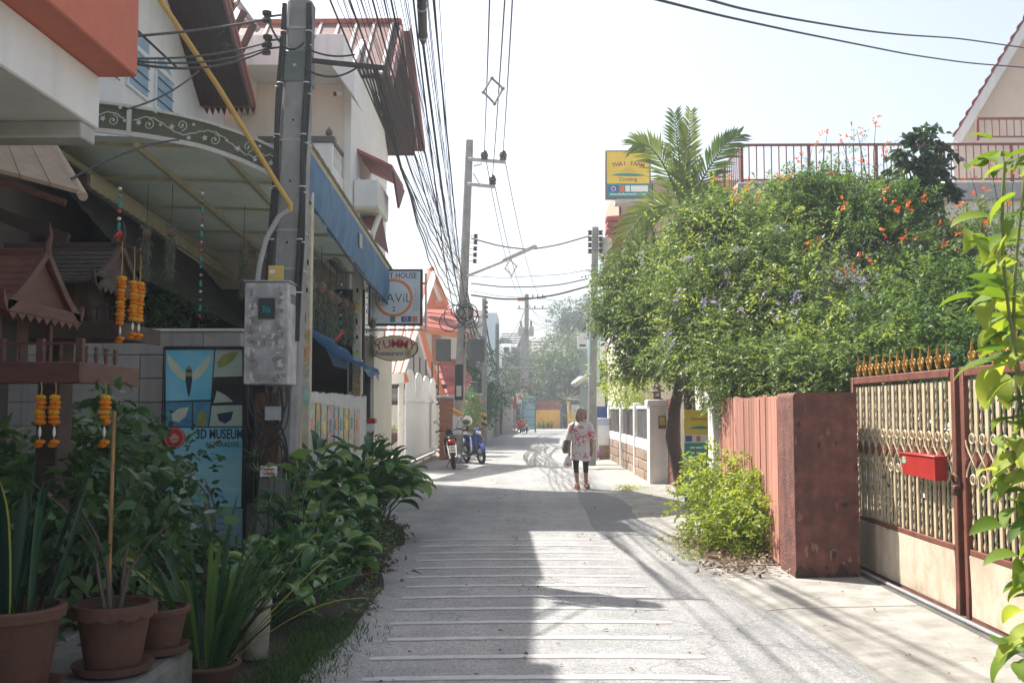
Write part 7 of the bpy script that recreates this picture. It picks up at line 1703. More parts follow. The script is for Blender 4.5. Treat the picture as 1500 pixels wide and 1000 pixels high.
# ================================================================== VEGETATION, RIGHT
bark = pm('red_grey_bark', (.17, .10, .075), (.10, .062, .048), 9, .95, .6, 40, stretch=(3, 3, 1))
dur = leafmat('duranta_leaf', (.045, .085, .024), (.11, .175, .045), (.27, .34, .10), .43, .45)
pea = leafmat('feathery_leaf', (.030, .075, .020), (.075, .145, .035), (.20, .28, .065), .4, .5)
lime = leafmat('lime_leaf', (.12, .18, .028), (.24, .32, .05), (.42, .46, .10), .45, .45)
def branchy(t, base, ends, r0, mat=bark):
    for e in ends:
        b, e = Vector(base), Vector(e); m1 = b.lerp(e, .4) + Vector((rng.normal(0, .06), rng.normal(0, .06), .12)); m2 = b.lerp(e, .75) + Vector((rng.normal(0, .06), rng.normal(0, .06), .08))
        MB().tube([b, m1, m2, e], [r0, r0 * .75, r0 * .45, r0 * .2], 7).build('limb', mat, t)
# overhanging tree by the gateway
tr1 = thing('gateway_tree', 'small tree with leaning trunk overhanging the pavement by the gateway', 'tree', (2.72, 17.2, 0))
fork = W(996, 560, 17.0)
MB().tube([(2.72, 17.2, 0), tuple(W(984, 640, 17.1)), tuple(W(988, 600, 17.0)), tuple(fork)], [.14, .11, .10, .085], 10).build('trunk', bark, tr1)
b1 = [blob(934, 444, 17.2, .6, .5), blob(957, 491, 17.0, .55, .45), blob(927, 411, 18.0, .5, .42), blob(987, 456, 16.5, .65, .55), blob(1007, 406, 16.5, .65, .5), blob(967, 391, 17.2, .55, .4), blob(912, 466, 17.5, .35, .4), blob(987, 516, 16.3, .5, .35), blob(1027, 516, 16.0, .5, .4), blob(947, 526, 17.4, .35, .3)]
branchy(tr1, fork, [b[0] for b in b1], .06)
sb1 = subblobs(b1, 130, .18, .36)
foliage('crown', sb1, 4800, 10, .24, .072, .035, dur, tr1, .25, 'fold', .25, .3)
# purple flowered shrub
tr2 = thing('purple_flowered_shrub', 'broad shrub with purple flower sprays spilling over the red fence', 'shrub', (3.6, 13.2, 0))
b2 = [blob(1060, 440, 13.6, .62, .55), blob(1120, 400, 13.6, .65, .5), blob(1180, 435, 13.0, .62, .55), blob(1090, 500, 13.2, .6, .45), blob(1160, 505, 12.5, .6, .45), blob(1225, 480, 12.0, .55, .5), blob(1040, 510, 14.0, .55, .4), blob(1095, 365, 14.2, .55, .4), blob(1190, 545, 11.4, .5, .25), blob(1010, 400, 15.0, .55, .5), blob(1050, 340, 14.8, .45, .35), blob(1130, 350, 14.2, .5, .4), blob(1020, 465, 14.8, .6, .45), blob(1110, 540, 12.3, .5, .3), blob(1240, 535, 11.0, .45, .28)]
for k in range(4): MB().tube([(3.5 + .15 * k, 13.2 - .25 * k, 0), (3.4 + .1 * k, 13.2 - .2 * k, 1.2), tuple(b2[k * 2][0])], [.06, .045, .02], 7).build('stem', bark, tr2)
branchy(tr2, (3.6, 13.1, 1.2), [b[0] for b in b2[:7]], .028)
sb2 = subblobs(b2, 260, .2, .4)
foliage('crown', sb2, 11500, 10, .24, .064, .029, dur, tr2, .35, 'diamond', .25, .3)
foliage('loose_sprays', [((b[0][0] - .1, b[0][1] - .2, b[0][2] + .15), (b[1][0] * 1.25, b[1][1] * 1.2, b[1][2] * 1.3), 1) for b in b2], 420, 14, .5, .06, .024, lime, tr2, .3, 'diamond', .85, .5)
pur = leafmat('purple_flower', (.30, .22, .45), (.44, .36, .58), (.66, .58, .75), .3, .6)
fl_b = [((b[0][0] - .1, b[0][1] - b[1][1] * .8, b[0][2] + .1), (b[1][0], .3, b[1][2]), 1) for b in b2[:8]]
P, D = shell(fl_b, 70, .85, .0); D[:, 2] -= .4
V, F, i, q = sprays(np.repeat(P, 3, 0) + rng.normal(0, .05, (210, 3)), np.repeat(D, 3, 0), 12, .16, .026, .022, .5)
np_mesh('flowers', V, F, pur, np.repeat(rng.uniform(0, 1, len(i)), q), tr2, kind='stuff')
# orange flowered shrub
tr3 = thing('orange_flowered_shrub', 'feathery shrub with orange flowers rising above the driveway gate', 'shrub', (5.0, 12.6, 0))
b3 = [blob(1250, 335, 14.2, .7, .5), blob(1330, 365, 13.6, .7, .5), blob(1400, 400, 13.0, .65, .5), blob(1440, 375, 13.0, .6, .45), blob(1300, 425, 13.0, .7, .5), blob(1375, 465, 12.2, .65, .5), blob(1440, 470, 11.8, .6, .5), blob(1290, 495, 11.6, .55, .4), blob(1350, 515, 11.2, .55, .3), blob(1180, 330, 14.6, .55, .4), blob(1160, 300, 14.8, .45, .3), blob(1210, 290, 14.8, .45, .3), blob(1430, 520, 10.6, .5, .3), blob(1290, 320, 14.0, .5, .35)]
for k in range(4): MB().tube([(5.0 + .2 * (k - 1), 12.4 + .2 * k, 0), (4.9 + .2 * (k - 1), 12.5 + .2 * k, 1.3), tuple(b3[k * 2][0])], [.06, .045, .02], 7).build('stem', bark, tr3)
branchy(tr3, (5.0, 12.6, 1.3), [b[0] for b in b3[:7]], .028)
sb3 = subblobs(b3, 230, .22, .42, .55)
foliage('crown', sb3, 6500, 12, .28, .068, .030, pea, tr3, .2, 'diamond', .25, .3, flat=1.4)
tops = [(1165, 240), (1190, 215), (1212, 195), (1232, 205), (1255, 190), (1283, 180), (1298, 225), (1180, 265), (1225, 250), (1262, 235), (1310, 260), (1420, 250), (1450, 235), (1470, 260), (1490, 230), (1440, 280), (1480, 300), (1150, 265), (1330, 300), (1410, 300), (1075, 290), (1095, 275), (1110, 300), (1060, 265)]
org = leafmat('orange_flower', (.62, .12, .03), (.80, .22, .05), (.85, .38, .10), .3, .5)
FP = []
for k, (px, py) in enumerate(tops):
    e = W(px, py, 14.4 + rng.uniform(-.4, .4)); b = Vector((e.x + rng.normal(0, .15), e.y + .1, max(3.6, e.z - .9)))
    MB().tube([b, b.lerp(e, .5) + Vector((rng.normal(0, .05), 0, 0)), e], [.009, .006, .003], 5).build('flower_stem', pea, tr3); FP.append(e)
    if k % 2 == 0 and k < 20: sb3.append(((b.x, b.y, b.z + .25), (.2, .2, .2), .05))
foliage('top_sprays', [((p.x, p.y, p.z - .45), (.22, .22, .3), 1) for p in FP], 150, 12, .26, .05, .02, pea, tr3, .2, 'diamond', .2, .3, flat=1.2)
more = [blob(x, y, 12.6, .05, .05)[0] for x, y in ((1320, 310), (1290, 340), (1270, 380), (1420, 345), (1390, 330), (1330, 345), (1440, 330), (1380, 365), (1240, 395), (1350, 300), (1300, 290), (1460, 350), (1225, 300), (1190, 355))]
FP2 = np.array([tuple(p) for p in FP] + [tuple(m) for m in more])
P = np.repeat(FP2, 4, 0) + rng.normal(0, .055, (len(FP2) * 4, 3)); D = unit(rng.normal(0, 1, P.shape) + np.array([0, 0, .6]))
V, F, i, q = sprays(P, D, 9, .07, .034, .024, .1, 'diamond', .3)
np_mesh('flowers', V, F, org, np.repeat(rng.uniform(0, 1, len(i)), q), tr3, kind='stuff')
# dark climber standing up in front of the railing
cl = thing('dark_climber', 'mound of dark glossy climber in front of the terrace railing', 'climbing plant', W(1345, 330, 14))
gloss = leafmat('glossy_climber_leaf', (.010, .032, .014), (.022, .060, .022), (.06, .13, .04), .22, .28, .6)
b4 = [blob(1340, 225, 14.2, .22, .2), blob(1370, 240, 14.1, .2, .22), blob(1325, 260, 14.2, .22, .26), blob(1350, 285, 14.0, .2, .28), blob(1375, 285, 14.0, .16, .25), blob(1310, 300, 14.0, .25, .2), blob(1360, 205, 14.2, .14, .1)]
branchy(cl, tuple(W(1345, 330, 14.3)), [b[0] for b in b4], .02)
foliage('foliage', b4, 210, 6, .2, .13, .085, gloss, cl, .45, 'oval', .35)
# undergrowth behind the gate
ug = thing('garden_undergrowth', 'dim garden shrubs seen through the bars of the driveway gate', 'shrub', (4.8, 8, 0))
b5 = [((3.75, 8.6, .9), (.35, .9, .8), .8), ((3.75, 6.6, .9), (.35, .9, .8), .8), ((4.6, 9.6, 1.2), (.7, .7, .9), 1), ((4.5, 8.2, 1.0), (.6, .8, .9), 1), ((4.4, 6.6, 1.0), (.6, .8, .9), 1), ((4.5, 5.2, 1.2), (.6, .8, 1.0), 1), ((5.2, 7.5, 1.9), (.7, 1.4, .8), 1)]
for b in b5: MB().tube([(b[0][0], b[0][1], 0), (b[0][0] + .05, b[0][1], .6), b[0]], [.05, .04, .02], 6).build('stem', bark, ug)
foliage('foliage', b5, 4200, 8, .3, .10, .05, gloss, ug, .3, 'diamond', .3)  # dark leaf colour stands in for shade behind the bars
# palm
palm_m = leafmat('palm_leaflet', (.028, .065, .020), (.075, .13, .035), (.22, .27, .06), .32, .38)
pt_ = thing('palm_tree', 'young palm with upright and arching fronds between sign and terrace', 'palm', (2.85, 17.8, 0))
pc = W(1003, 318, 17.6)
MB().tube([(2.95, 17.8, 0), (2.9, 17.8, 2.4), (pc.x, pc.y, pc.z - .1)], [.12, .10, .08], 10).build('trunk', bark, pt_)
def frond(tip, bow, ll, label=None):
    a, e = pc.copy(), Vector(tip); n = 30; pts = []
    for k in range(n + 1):
        t = k / n; p = a.lerp(e, t) + Vector((0, 0, bow * 4 * t * (1 - t))); pts.append(p)
    MB_ = MB(); MB_.tube(pts, [.022 * (1 - t * .85) for t in np.linspace(0, 1, n + 1)], 6)
    s = MB_; r_ = []
    for k in range(4, n + 1):
        t = k / n; d_ = (pts[min(k + 1, n)] - pts[k - 1]).normalized(); sdv = d_.cross(Vector((0, -1, .35))).normalized()
        for sg in (-1, 1):
            L_ = ll * (.45 + .9 * math.sin(math.pi * min(1, .18 + t * .75))) * rng.uniform(.85, 1.1); dd = (d_ * (.62 + .5 * t) + sdv * sg * .75 + Vector((0, rng.normal(-.1, .18), rng.normal(0, .06)))).normalized()
            w_ = .03 * (1.1 - .4 * t); up = d_.cross(dd).normalized(); q = pts[k]; wv = dd.cross(up).normalized() * w_; drop = Vector((0, 0, -.22 * L_))
            s.add([q - wv * .5, q + wv * .5, q + dd * L_ * .55 + wv + drop * .25, q + dd * L_ + drop, q + dd * L_ * .55 - wv + drop * .25], [(0, 1, 2, 4), (4, 2, 3, 3)[:3]])
    return leafobj('frond', s, palm_m, pt_, rng.uniform(.15, 1))
for (px, py, dy, bow, ll) in ((988, 168, .0, .06, .36), (1012, 165, -.1, .04, .3), (928, 212, -.2, .42, .42), (1082, 198, -.1, .22, .40), (897, 392, -.5, .55, .46), (1070, 300, .3, .3, .36), (940, 330, .5, .25, .34), (1035, 345, -.7, .3, .34)):
    frond(W(px, py, 17.6 + dy), bow, ll)
# bush at the foot of the red fence
fb = thing('fence_bush', 'sunlit lime green bush growing at the foot of the red plank fence', 'shrub', (2.1, 10.6, .03))
b6 = [blob(1074, 714, 11.3, 0.38, 0.33), blob(1054, 744, 11.0, 0.40, 0.35), blob(1114, 724, 10.6, 0.33, 0.35), blob(1089, 764, 10.4, 0.42, 0.35), blob(1134, 764, 10.0, 0.26, 0.35), blob(1064, 770, 10.7, 0.35, 0.24), blob(1044, 704, 11.6, 0.24, 0.21), blob(1114, 780, 10.1, 0.31, 0.21)]
for b in b6: MB().tube([(2.12 + rng.normal(0, .05), 10.6 + rng.normal(0, .25), .03), (b[0][0], b[0][1], b[0][2] * .6), b[0]], [.014, .01, .005], 6).build('stem', twig, fb)
foliage('foliage', subblobs(b6, 80, .1, .2, .9), 1700, 8, .16, .062, .030, lime, fb, .3, 'fold', .3, .5)
foliage('seed_heads', b6[2:], 110, 5, .08, .03, .02, leafmat('brown_seed', (.10, .055, .035), (.2, .11, .07), (.33, .2, .13), .15, .8), fb, .1, 'diamond', .7)
n = 520
Pd = np.stack([rng.normal(1.98, .2, n), rng.uniform(8.9, 11.6, n), .06 + np.abs(rng.normal(0, .025, n))], 1)
V, F, q = leaves(Pd, unit(rng.normal(0, 1, (n, 3)) * np.array([1, 1, .3])), np.array([0, 0, 1.0]) + rng.normal(0, .5, (n, 3)), rng.uniform(.04, .11, n), rng.uniform(.02, .045, n), 'fold')
np_mesh('fallen_leaves', V, F, leafmat('pale_dry_leaf', (.12, .07, .045), (.24, .16, .10), (.42, .33, .24), .1, .8), np.repeat(rng.uniform(0, 1, n), q), None, label='pale dry leaves and litter under the bush at the pillar', cat='leaf litter', kind='stuff')
n = 900
Pg = np.concatenate([np.stack([rng.normal(1.72, .12, 500), rng.uniform(9.8, 11.6, 500), np.full(500, .03)], 1), np.stack([rng.normal(1.9, .16, 400), rng.uniform(18.2, 19.4, 400), np.full(400, .03)], 1)])
V, F, q = leaves(Pg, np.array([0, 0, 1.0]) + rng.normal(0, .5, (n, 3)), rng.normal(0, 1, (n, 3)), rng.uniform(.03, .09, n), .007, 'diamond')
np_mesh('weeds', V, F, lime, rng.uniform(0, 1, n), None, label='thin weeds growing from the right pavement edge', cat='weeds', kind='stuff')
n = 260
Ps = np.stack([rng.uniform(-.9, 3.0, n), rng.uniform(4.8, 22, n), np.full(n, .0)], 1); Ps[:, 2] = [max(road_z(x, y), 0.0) + (.05 if x > interp(ROAD_R, y) else .01) for x, y in Ps[:, :2]]
V, F, q = leaves(Ps, unit(rng.normal(0, 1, (n, 3)) * np.array([1, 1, .2])), np.array([0, 0, 1.0]) + rng.normal(0, .3, (n, 3)), rng.uniform(.012, .05, n), rng.uniform(.01, .028, n), 'fold')
np_mesh('scattered_litter', V, F, leafmat('litter_leaf', (.07, .045, .03), (.16, .09, .05), (.3, .12, .06), .1, .8), np.repeat(rng.uniform(0, 1, n), q), None, label='small dry leaves and bits scattered on road and pavement', cat='leaf litter', kind='stuff')
# broad leaved vine close on the right: each leaf its own object
vn = thing('broad_leaf_vine', 'curtain of large lime green vine leaves hanging in front of second gate leaf', 'vine', (2.75, 5.1, 0))
vine_m = leafmat('vine_leaf', (.075, .145, .022), (.17, .26, .035), (.33, .40, .07), .45, .6, .25)
VL = []
for q in range(6):
    s = MB(); blade(s, (0, 0, 0), 0, 95 + 6 * q, 1.0, .48 + .04 * (q % 3), 48 + 7 * q, 9, .16, prof=lambda t: (math.sin(math.pi * min(1, .10 + .9 * t ** .8)) ** .75) * (1 - .25 * t))
    me = s.mesh('vine_leaf', vine_m, angle=70); at_ = me.attributes.new('rnd', 'FLOAT', 'FACE'); at_.data.foreach_set('value', np.full(len(me.polygons), q / 5, np.float32)); VL.append(me)
stem_paths = []
for k in range(6):
    x0_ = 2.47 + .08 * k; y0_ = 5.0 + .07 * (k % 3); pts = [(x0_ + .09 * math.sin(z * 2.1 + k), y0_ + .06 * math.cos(z * 1.7 + k), z) for z in np.linspace(0.05, 2.75, 18)]
    MB().tube(pts, .008, 6).build('stem', pm('green_stem', (.16, .2, .05), (.12, .15, .04), 9, .6), vn); stem_paths.append(pts)
vl = 0
for k in range(330):
    pts = stem_paths[rng.integers(6)]; p = Vector(pts[rng.integers(1, 18)]) + Vector((rng.normal(-.02, .07), rng.normal(0, .06), rng.normal(0, .07)))
    if p.z < .25: continue
    o = place('leaf', VL[rng.integers(6)], vn, p, (rng.normal(0, .3), rng.normal(-.1, .25), math.pi + rng.normal(.35, .85)), (rng.uniform(.11, .23),) * 3)
# ================================================================== VEGETATION, FURTHER OFF
far_m = leafmat('far_tree_leaf', (.022, .05, .022), (.05, .095, .035), (.13, .18, .06), .3, .5)
far_pale = leafmat('far_pale_leaf', (.07, .11, .04), (.13, .18, .06), (.22, .28, .10), .3, .5)
def tree(label, base, blobs, n, sz, mat, r=.2, nl=6, sub=60, s0=.5, s1=1.0):
    t = thing('street_tree', label, 'tree', base)
    top = Vector((base[0], base[1], min(b[0][2] for b in blobs)))
    MB().tube([base, (base[0] + .1, base[1], top.z * .6), tuple(top)], [r, r * .8, r * .6], 8).build('trunk', bark, t)
    branchy(t, tuple(top), [b[0] for b in blobs], r * .45)
    foliage('crown', subblobs(blobs, sub, s0, s1), n, nl, sz * 3, sz, sz * .5, mat, t, .3, 'diamond', .25, .3)
    return t
tree('dense dark tree behind the yellow wall', (2.2, 84, 0), [blob(790, 560, 84, 2.4, 1.9), blob(815, 555, 84, 2.6, 2.2), blob(840, 560, 84, 2.6, 2.0), blob(800, 585, 83, 2.6, 1.2), blob(835, 588, 83, 2.6, 1.2), blob(770, 580, 85, 2.0, 1.6)], 2600, .26, far_m, .3, 7, 70, .5, 1.0)
tree('pale topped tree rising over the dark tree behind yellow wall', (3.5, 88, 0), [blob(800, 528, 88, 2.6, 1.4), blob(830, 520, 88, 2.8, 1.6), blob(850, 540, 88, 2.4, 1.8), blob(775, 540, 88, 1.6, 1.2)], 1500, .26, far_pale, .3, 7, 60, .5, 1.0)
tree('tall rounded tree beyond the right poles', (5.2, 98, 0), [blob(842, 475, 98, 2.4, 2.0), blob(855, 490, 98, 2.8, 2.6), blob(838, 498, 98, 2.0, 1.6), blob(862, 465, 98, 2.0, 1.6), blob(850, 520, 98, 3.0, 2.0)], 2000, .28, far_m, .35, 7, 60, .6, 1.1)
tree('fresh green tree behind the slim striped pole', (-2.9, 45.5, 0), [blob(700, 545, 45.5, .6, .9), blob(690, 560, 45.5, .7, .8), blob(712, 570, 46, .6, .7), blob(695, 590, 45, .7, .6)], 900, .17, leafmat('fresh_leaf', (.03, .09, .03), (.06, .15, .045), (.13, .24, .07), .3, .45), .12, 7, 40, .25, .5)
tree('grey half bare tree in front of the far grey roof', (-1.6, 62, 0), [blob(745, 555, 62, 1.3, 1.2), blob(757, 575, 62, 1.2, .9), blob(735, 580, 62, .9, .8)], 420, .16, leafmat('grey_leaf', (.08, .09, .07), (.13, .14, .11), (.2, .2, .16), .2, .7), .12, 6, 40, .3, .6)
hd = thing('pier_hedge', 'leafy hedge growing between the two brick piers', 'hedge', WG(684, 668)); p = WG(684, 668)
foliage('foliage', [((p.x, p.y, 1.0), (.28, .5, 1.0), 1), ((p.x + .1, p.y + .3, 1.6), (.25, .4, .5), .6)], 420, 7, .22, .09, .04, leafmat('fresh_leaf', (.03, .09, .03), (.06, .15, .045), (.13, .24, .07)), hd, .3, 'fold', .4); MB().tube([(p.x, p.y, 0), (p.x, p.y, 1.2)], .05, 6).build('stem', bark, hd)
for (px, py, Y, rx_, rz_, lab) in ((915, 572, 24.5, .5, .32, 'light green shrub leaning over the stone panel wall'), (890, 545, 28, .5, .6, 'yellowish shrub with hanging blooms at the wall corner'), (1080, 572, 12.6, .5, .14, 'creeper running along the top of the red plank fence')):
    c = W(px, py, Y); t = thing('wall_shrub', lab, 'shrub', (c.x + .4, c.y, .0)); MB().tube([(c.x + .4, c.y, 0), (c.x + .3, c.y, c.z * .6), tuple(c)], [.03, .025, .01], 6).build('stem', bark, t)
    foliage('foliage', [((c.x, c.y, c.z), (rx_, .9, rz_), 1), ((c.x + .35, c.y + .3, c.z + .05), (rx_, .8, rz_), 1)], 380, 7, .2, .065, .032, lime if Y > 20 else dur, t, .35, 'fold', .3)
c = WG(845, 637); ag = thing('spiky_street_plant', 'pale spiky plant in front of the yellow wall by the pole', 'plant', (c.x, c.y, 0))
for k in range(26): leafobj('leaf', blade(MB(), (c.x, c.y, .6), rng.uniform(0, 6.28), rng.uniform(5, 75), rng.uniform(.7, 1.3), .11, rng.uniform(0, 40), 6), edgey if k % 2 else far_pale, ag, rng.uniform(0, 1))
MB().tube([(c.x, c.y, 0), (c.x, c.y, .65)], .09, 8).build('trunk', bark, ag)
c = WG(838, 636); wb = thing('bare_branch_plant', 'pale bare branches rising beside the yellow wall', 'plant', (c.x, c.y, 0))
for k in range(9): e = W(812 + 7 * k + rng.uniform(-3, 3), 566 + 4 * abs(k - 3), 50); MB().tube([(c.x, c.y, 0), tuple(W(835, 600, c.y)), tuple(W(829, 585, 51)), tuple(e)], [.03, .025, .018, .012], 5).build('branch', pm('pale_twig', (.45, .45, .38), (.36, .36, .3), 9, .9), wb)
# ================================================================== MOTORBIKES
tyre_m = pm('tyre_rubber', (.018, .018, .019), (.028, .028, .028), 20, .8, .3, 80); chrome = pm('chrome', (.7, .7, .7), (.6, .6, .6), 9, .15, metal=1.0); seat_m = pm('black_seat_vinyl', (.02, .02, .022), (.03, .03, .03), 20, .5, .1, 80); redlens = pm('red_lens', (.45, .02, .015), (.38, .015, .012), 9, .2); engine_m = pm('engine_grey', (.16, .16, .165), (.10, .10, .105), 14, .5, .2, 60, metal=.6)
def loft(s, rings, mi=0, cap=True):
    """rings: list of (centre, half-width x, half-height z along local axes u,v)"""
    n = 16; vs = []
    for (c, a, b, u, v) in rings:
        for q in range(n):
            t = 2 * math.pi * q / n; ct, st_ = math.cos(t), math.sin(t); e = .72
            vs.append(Vector(c) + Vector(u) * (a * math.copysign(abs(ct) ** e, ct)) + Vector(v) * (b * math.copysign(abs(st_) ** e, st_)))
    k = len(rings); s.add(vs, [(i * n + q, i * n + (q + 1) % n, (i + 1) * n + (q + 1) % n, (i + 1) * n + q) for i in range(k - 1) for q in range(n)] + ([tuple(range(n - 1, -1, -1)), tuple((k - 1) * n + q for q in range(n))] if cap else []), mi); return s
def motorbike(label, body_c, accent_c, tag_):
    """forward is +Y at the origin; the rear faces -Y"""
    body = pm('bike_paint_' + tag_, body_c, tuple(c * .85 for c in body_c), 3, .22, spec=.6); acc = pm('bike_trim_' + tag_, accent_c, accent_c, 3, .3)
    t = thing('motorbike', label, 'motorbike', (0, 0, 0), 'motorbikes parked along the street')
    X, Y, Z = (1, 0, 0), (0, 1, 0), (0, 0, 1)
    for y, nm in ((-.60, 'rear_wheel'), (.62, 'front_wheel')):
        Mw = Matrix.Translation((0, y, .28)) @ Matrix.Rotation(R(90), 4, 'Y')
        w_ = MB().torus((0, 0, 0), .235, .045, 32, 10, M=Mw).build(nm, tyre_m, t)
        MB().torus((0, 0, 0), .19, .014, 32, 6, M=Mw).build('rim', chrome, w_)
        s = MB()
        for k in range(18): a = 2 * math.pi * k / 18; s.tube([Mw @ Vector((.03 * math.cos(a + .5), .03 * math.sin(a + .5), .02 * (-1) ** k)), Mw @ Vector((.19 * math.cos(a), .19 * math.sin(a), 0))], .003, 4)
        s.build('spokes', chrome, w_, kind='stuff'); MB().lathe([(.02, -.06), (.05, -.05), (.05, .05), (.02, .06)], n=14, M=Mw).build('hub', engine_m, w_)
    loft(MB(), [((0, -.78, .74), .03, .02, X, Z), ((0, -.72, .72), .085, .06, X, Z), ((0, -.45, .66), .12, .10, X, Z), ((0, -.15, .56), .11, .11, X, Z), ((0, .08, .44), .085, .12, X, Z), ((0, .2, .40), .05, .10, X, Z)]).build('body', body, t)
    loft(MB(), [((0, .14, .42), .05, .12, X, Z), ((0, .28, .52), .15, .18, X, Z), ((0, .36, .66), .17, .18, X, Z), ((0, .38, .78), .09, .07, X, Z)]).build('leg_shield', body, t)
    for sg in (-1, 1):
        MB().prism([(sg * .15, .2, .3), (sg * .17, .42, .42), (sg * .175, .46, .7), (sg * .16, .3, .78), (sg * .14, .2, .55)], (sg * .012, 0, 0)).build('side_fairing', acc, t)
        MB().prism([(sg * .105, -.66, .68), (sg * .125, -.3, .6), (sg * .12, -.2, .66), (sg * .105, -.6, .75)], (sg * .012, 0, 0)).build('side_stripe', acc, t)
        MB().tube([(sg * .075, .62, .28), (sg * .08, .52, .60), (sg * .06, .44, .84)], .022, 8).build('fork', engine_m, t)
        MB().tube([(sg * .07, -.60, .28), (sg * .10, -.5, .62)], [.028, .028], 8).build('shock', chrome, t)
        MB().tube([(0, .42, .92), (sg * .12, .40, .96), (sg * .22, .34, .985), (sg * .34, .26, .97)], [.016, .014, .013, .013], 8).build('handlebar', black, t)
        MB().tube([(sg * .23, .335, .985), (sg * .35, .25, .97)], .021, 8).build('grip', seat_m, t)
        MB().tube([(sg * .2, .36, .99), (sg * .24, .36, 1.1), (sg * .29, .35, 1.2)], .007, 6).build('mirror_stem', black, t)
        mr_ = MB().ball((0, 0, 0), (.065, .018, .04), 14, 8, M=Matrix.Translation((sg * .31, .34, 1.23)) @ Matrix.Rotation(sg * -.3, 4, 'Z')).build('mirror', black, t)
        MB().lathe([(.052, 0), (.05, .004)], n=16, M=Matrix.Translation((sg * .31, .321, 1.23)) @ Matrix.Rotation(R(90), 4, 'X') @ Matrix.Diagonal((1, .6, 1, 1))).build('glass', chrome, mr_)
        MB().tube([(sg * .06, -.05, .28), (sg * .2, -.06, .28)], .014, 6).build('footpeg', seat_m, t)
        MB().ball((sg * .10, -.74, .68), (.03, .035, .022), 10, 6).build('indicator', porange, t)
    loft(MB(), [((0, -.70, .80), .06, .02, X, Z), ((0, -.62, .82), .11, .045, X, Z), ((0, -.3, .79), .125, .05, X, Z), ((0, -.02, .75), .10, .05, X, Z), ((0, .12, .70), .05, .03, X, Z)]).build('seat', seat_m, t)
    MB().tube([(-.1, -.55, .80), (-.11, -.78, .85), (0, -.83, .86), (.11, -.78, .85), (.1, -.55, .80)], .013, 8).build('grab_rail', engine_m, t)
    loft(MB(), [((0, -.84, .70), .05, .03, X, Z), ((0, -.81, .71), .085, .05, X, Z), ((0, -.74, .72), .09, .06, X, Z)]).build('tail_lamp', redlens, t)
    MB().prism([(-.06, -.70, .62), (.06, -.70, .62), (.075, -.93, .36), (-.075, -.93, .36)], (0, .01, .014)).build('mudguard', black, t)
    pl_ = MB().box(-.085, .085, -.872, -.864, .44, .62, .003, M=Matrix.Translation((0, -.02, 0))).build('number_plate', pm('plate_white', (.7, .7, .7), (.62, .62, .63), 20, .5), t)
    for z, w_ in ((.57, .05), (.50, .065)): MB().box(-w_, w_, -.897, -.8925, z - .018, z + .018).build('plate_mark', pm('plate_grey', (.22, .22, .24), (.35, .35, .36), 60, .6), pl_)
    loft(MB(), [((0, .44, .84), .10, .06, X, Z), ((0, .5, .90), .10, .08, X, Z), ((0, .42, .97), .06, .04, X, Z)]).build('head_cowl', body, t); MB().ball((0, .55, .88), (.08, .04, .06), 14, 8).build('head_lamp', chrome, t)
    s = MB(); n = 12; vs = []
    for k in range(n + 1):
        a = R(20) + R(140) * k / n
        for x, rr in ((-.05, .30), (0, .315), (.05, .30)): vs.append((x, .62 + rr * math.cos(a), .28 + rr * math.sin(a)))
    s.add(vs, [(i * 3 + q, i * 3 + q + 1, i * 3 + q + 4, i * 3 + q + 3) for i in range(n) for q in range(2)]); s.build('front_mudguard', body, t)
    MB().cbox((0, .02, .34), (.2, .34, .2), .04).build('engine', engine_m, t); MB().lathe([(.07, -.05), (.09, -.04), (.09, .04), (.06, .05)], n=14, M=Matrix.Translation((.12, .02, .32)) @ Matrix.Rotation(R(90), 4, 'Y')).build('crankcase', engine_m, t)
    MB().tube([(.1, .1, .25), (.12, -.1, .2), (.14, -.35, .24), (.15, -.82, .34)], [.018, .02, .045, .045], 10).build('exhaust', chrome, t); MB().tube([(-.06, -.05, .25), (-.2, -.1, .02)], .012, 6).build('side_stand', engine_m, t)
    MB().tube([(.05, -.58, .28), (.05, -.05, .3)], .018, 6).build('swing_arm', engine_m, t); MB().box(-.1, -.08, -.62, .0, .24, .36, .01).build('chain_case', engine_m, t)
    return t
def park(t, p, rz, lean=-.12):
    t.location = p; t.rotation_euler = (0, lean, rz)
p = WG(663, 688); m1 = motorbike('black motorbike parked tail out in front of the tall pole', (.015, .015, .017), (.03, .03, .032), 'black'); park(m1, (p.x - .03, p.y + .75, .0), R(6))
p = WG(688, 680); m2 = motorbike('blue and white motorbike parked beside the black one', (.03, .09, .42), (.55, .58, .62), 'blue'); park(m2, (p.x + .1, p.y + .55, .0), R(203), .1)
p = WG(766, 634.5); m3 = motorbike('red motorbike parked by the far pole', (.45, .05, .03), (.5, .06, .04), 'red'); park(m3, (p.x, p.y, .0), R(20))
hm = thing('helmet', 'white and black crash helmet resting on the blue motorbike', 'helmet', W(686, 612, 27.2)); c = W(685, 616, 27.3)
MB().ball(c, (.13, .15, .14), 18, 12).build('shell', pm('helmet_cream', (.7, .66, .55), (.62, .58, .48), 5, .3), hm); MB().ball(c + Vector((-.02, -.05, -.02)), (.125, .12, .09), 16, 10).build('visor', glassmat('dark_glass'), hm); MB().tube([c, Vector((c.x, c.y, .95))], .02, 6).build('strap', seat_m, hm)
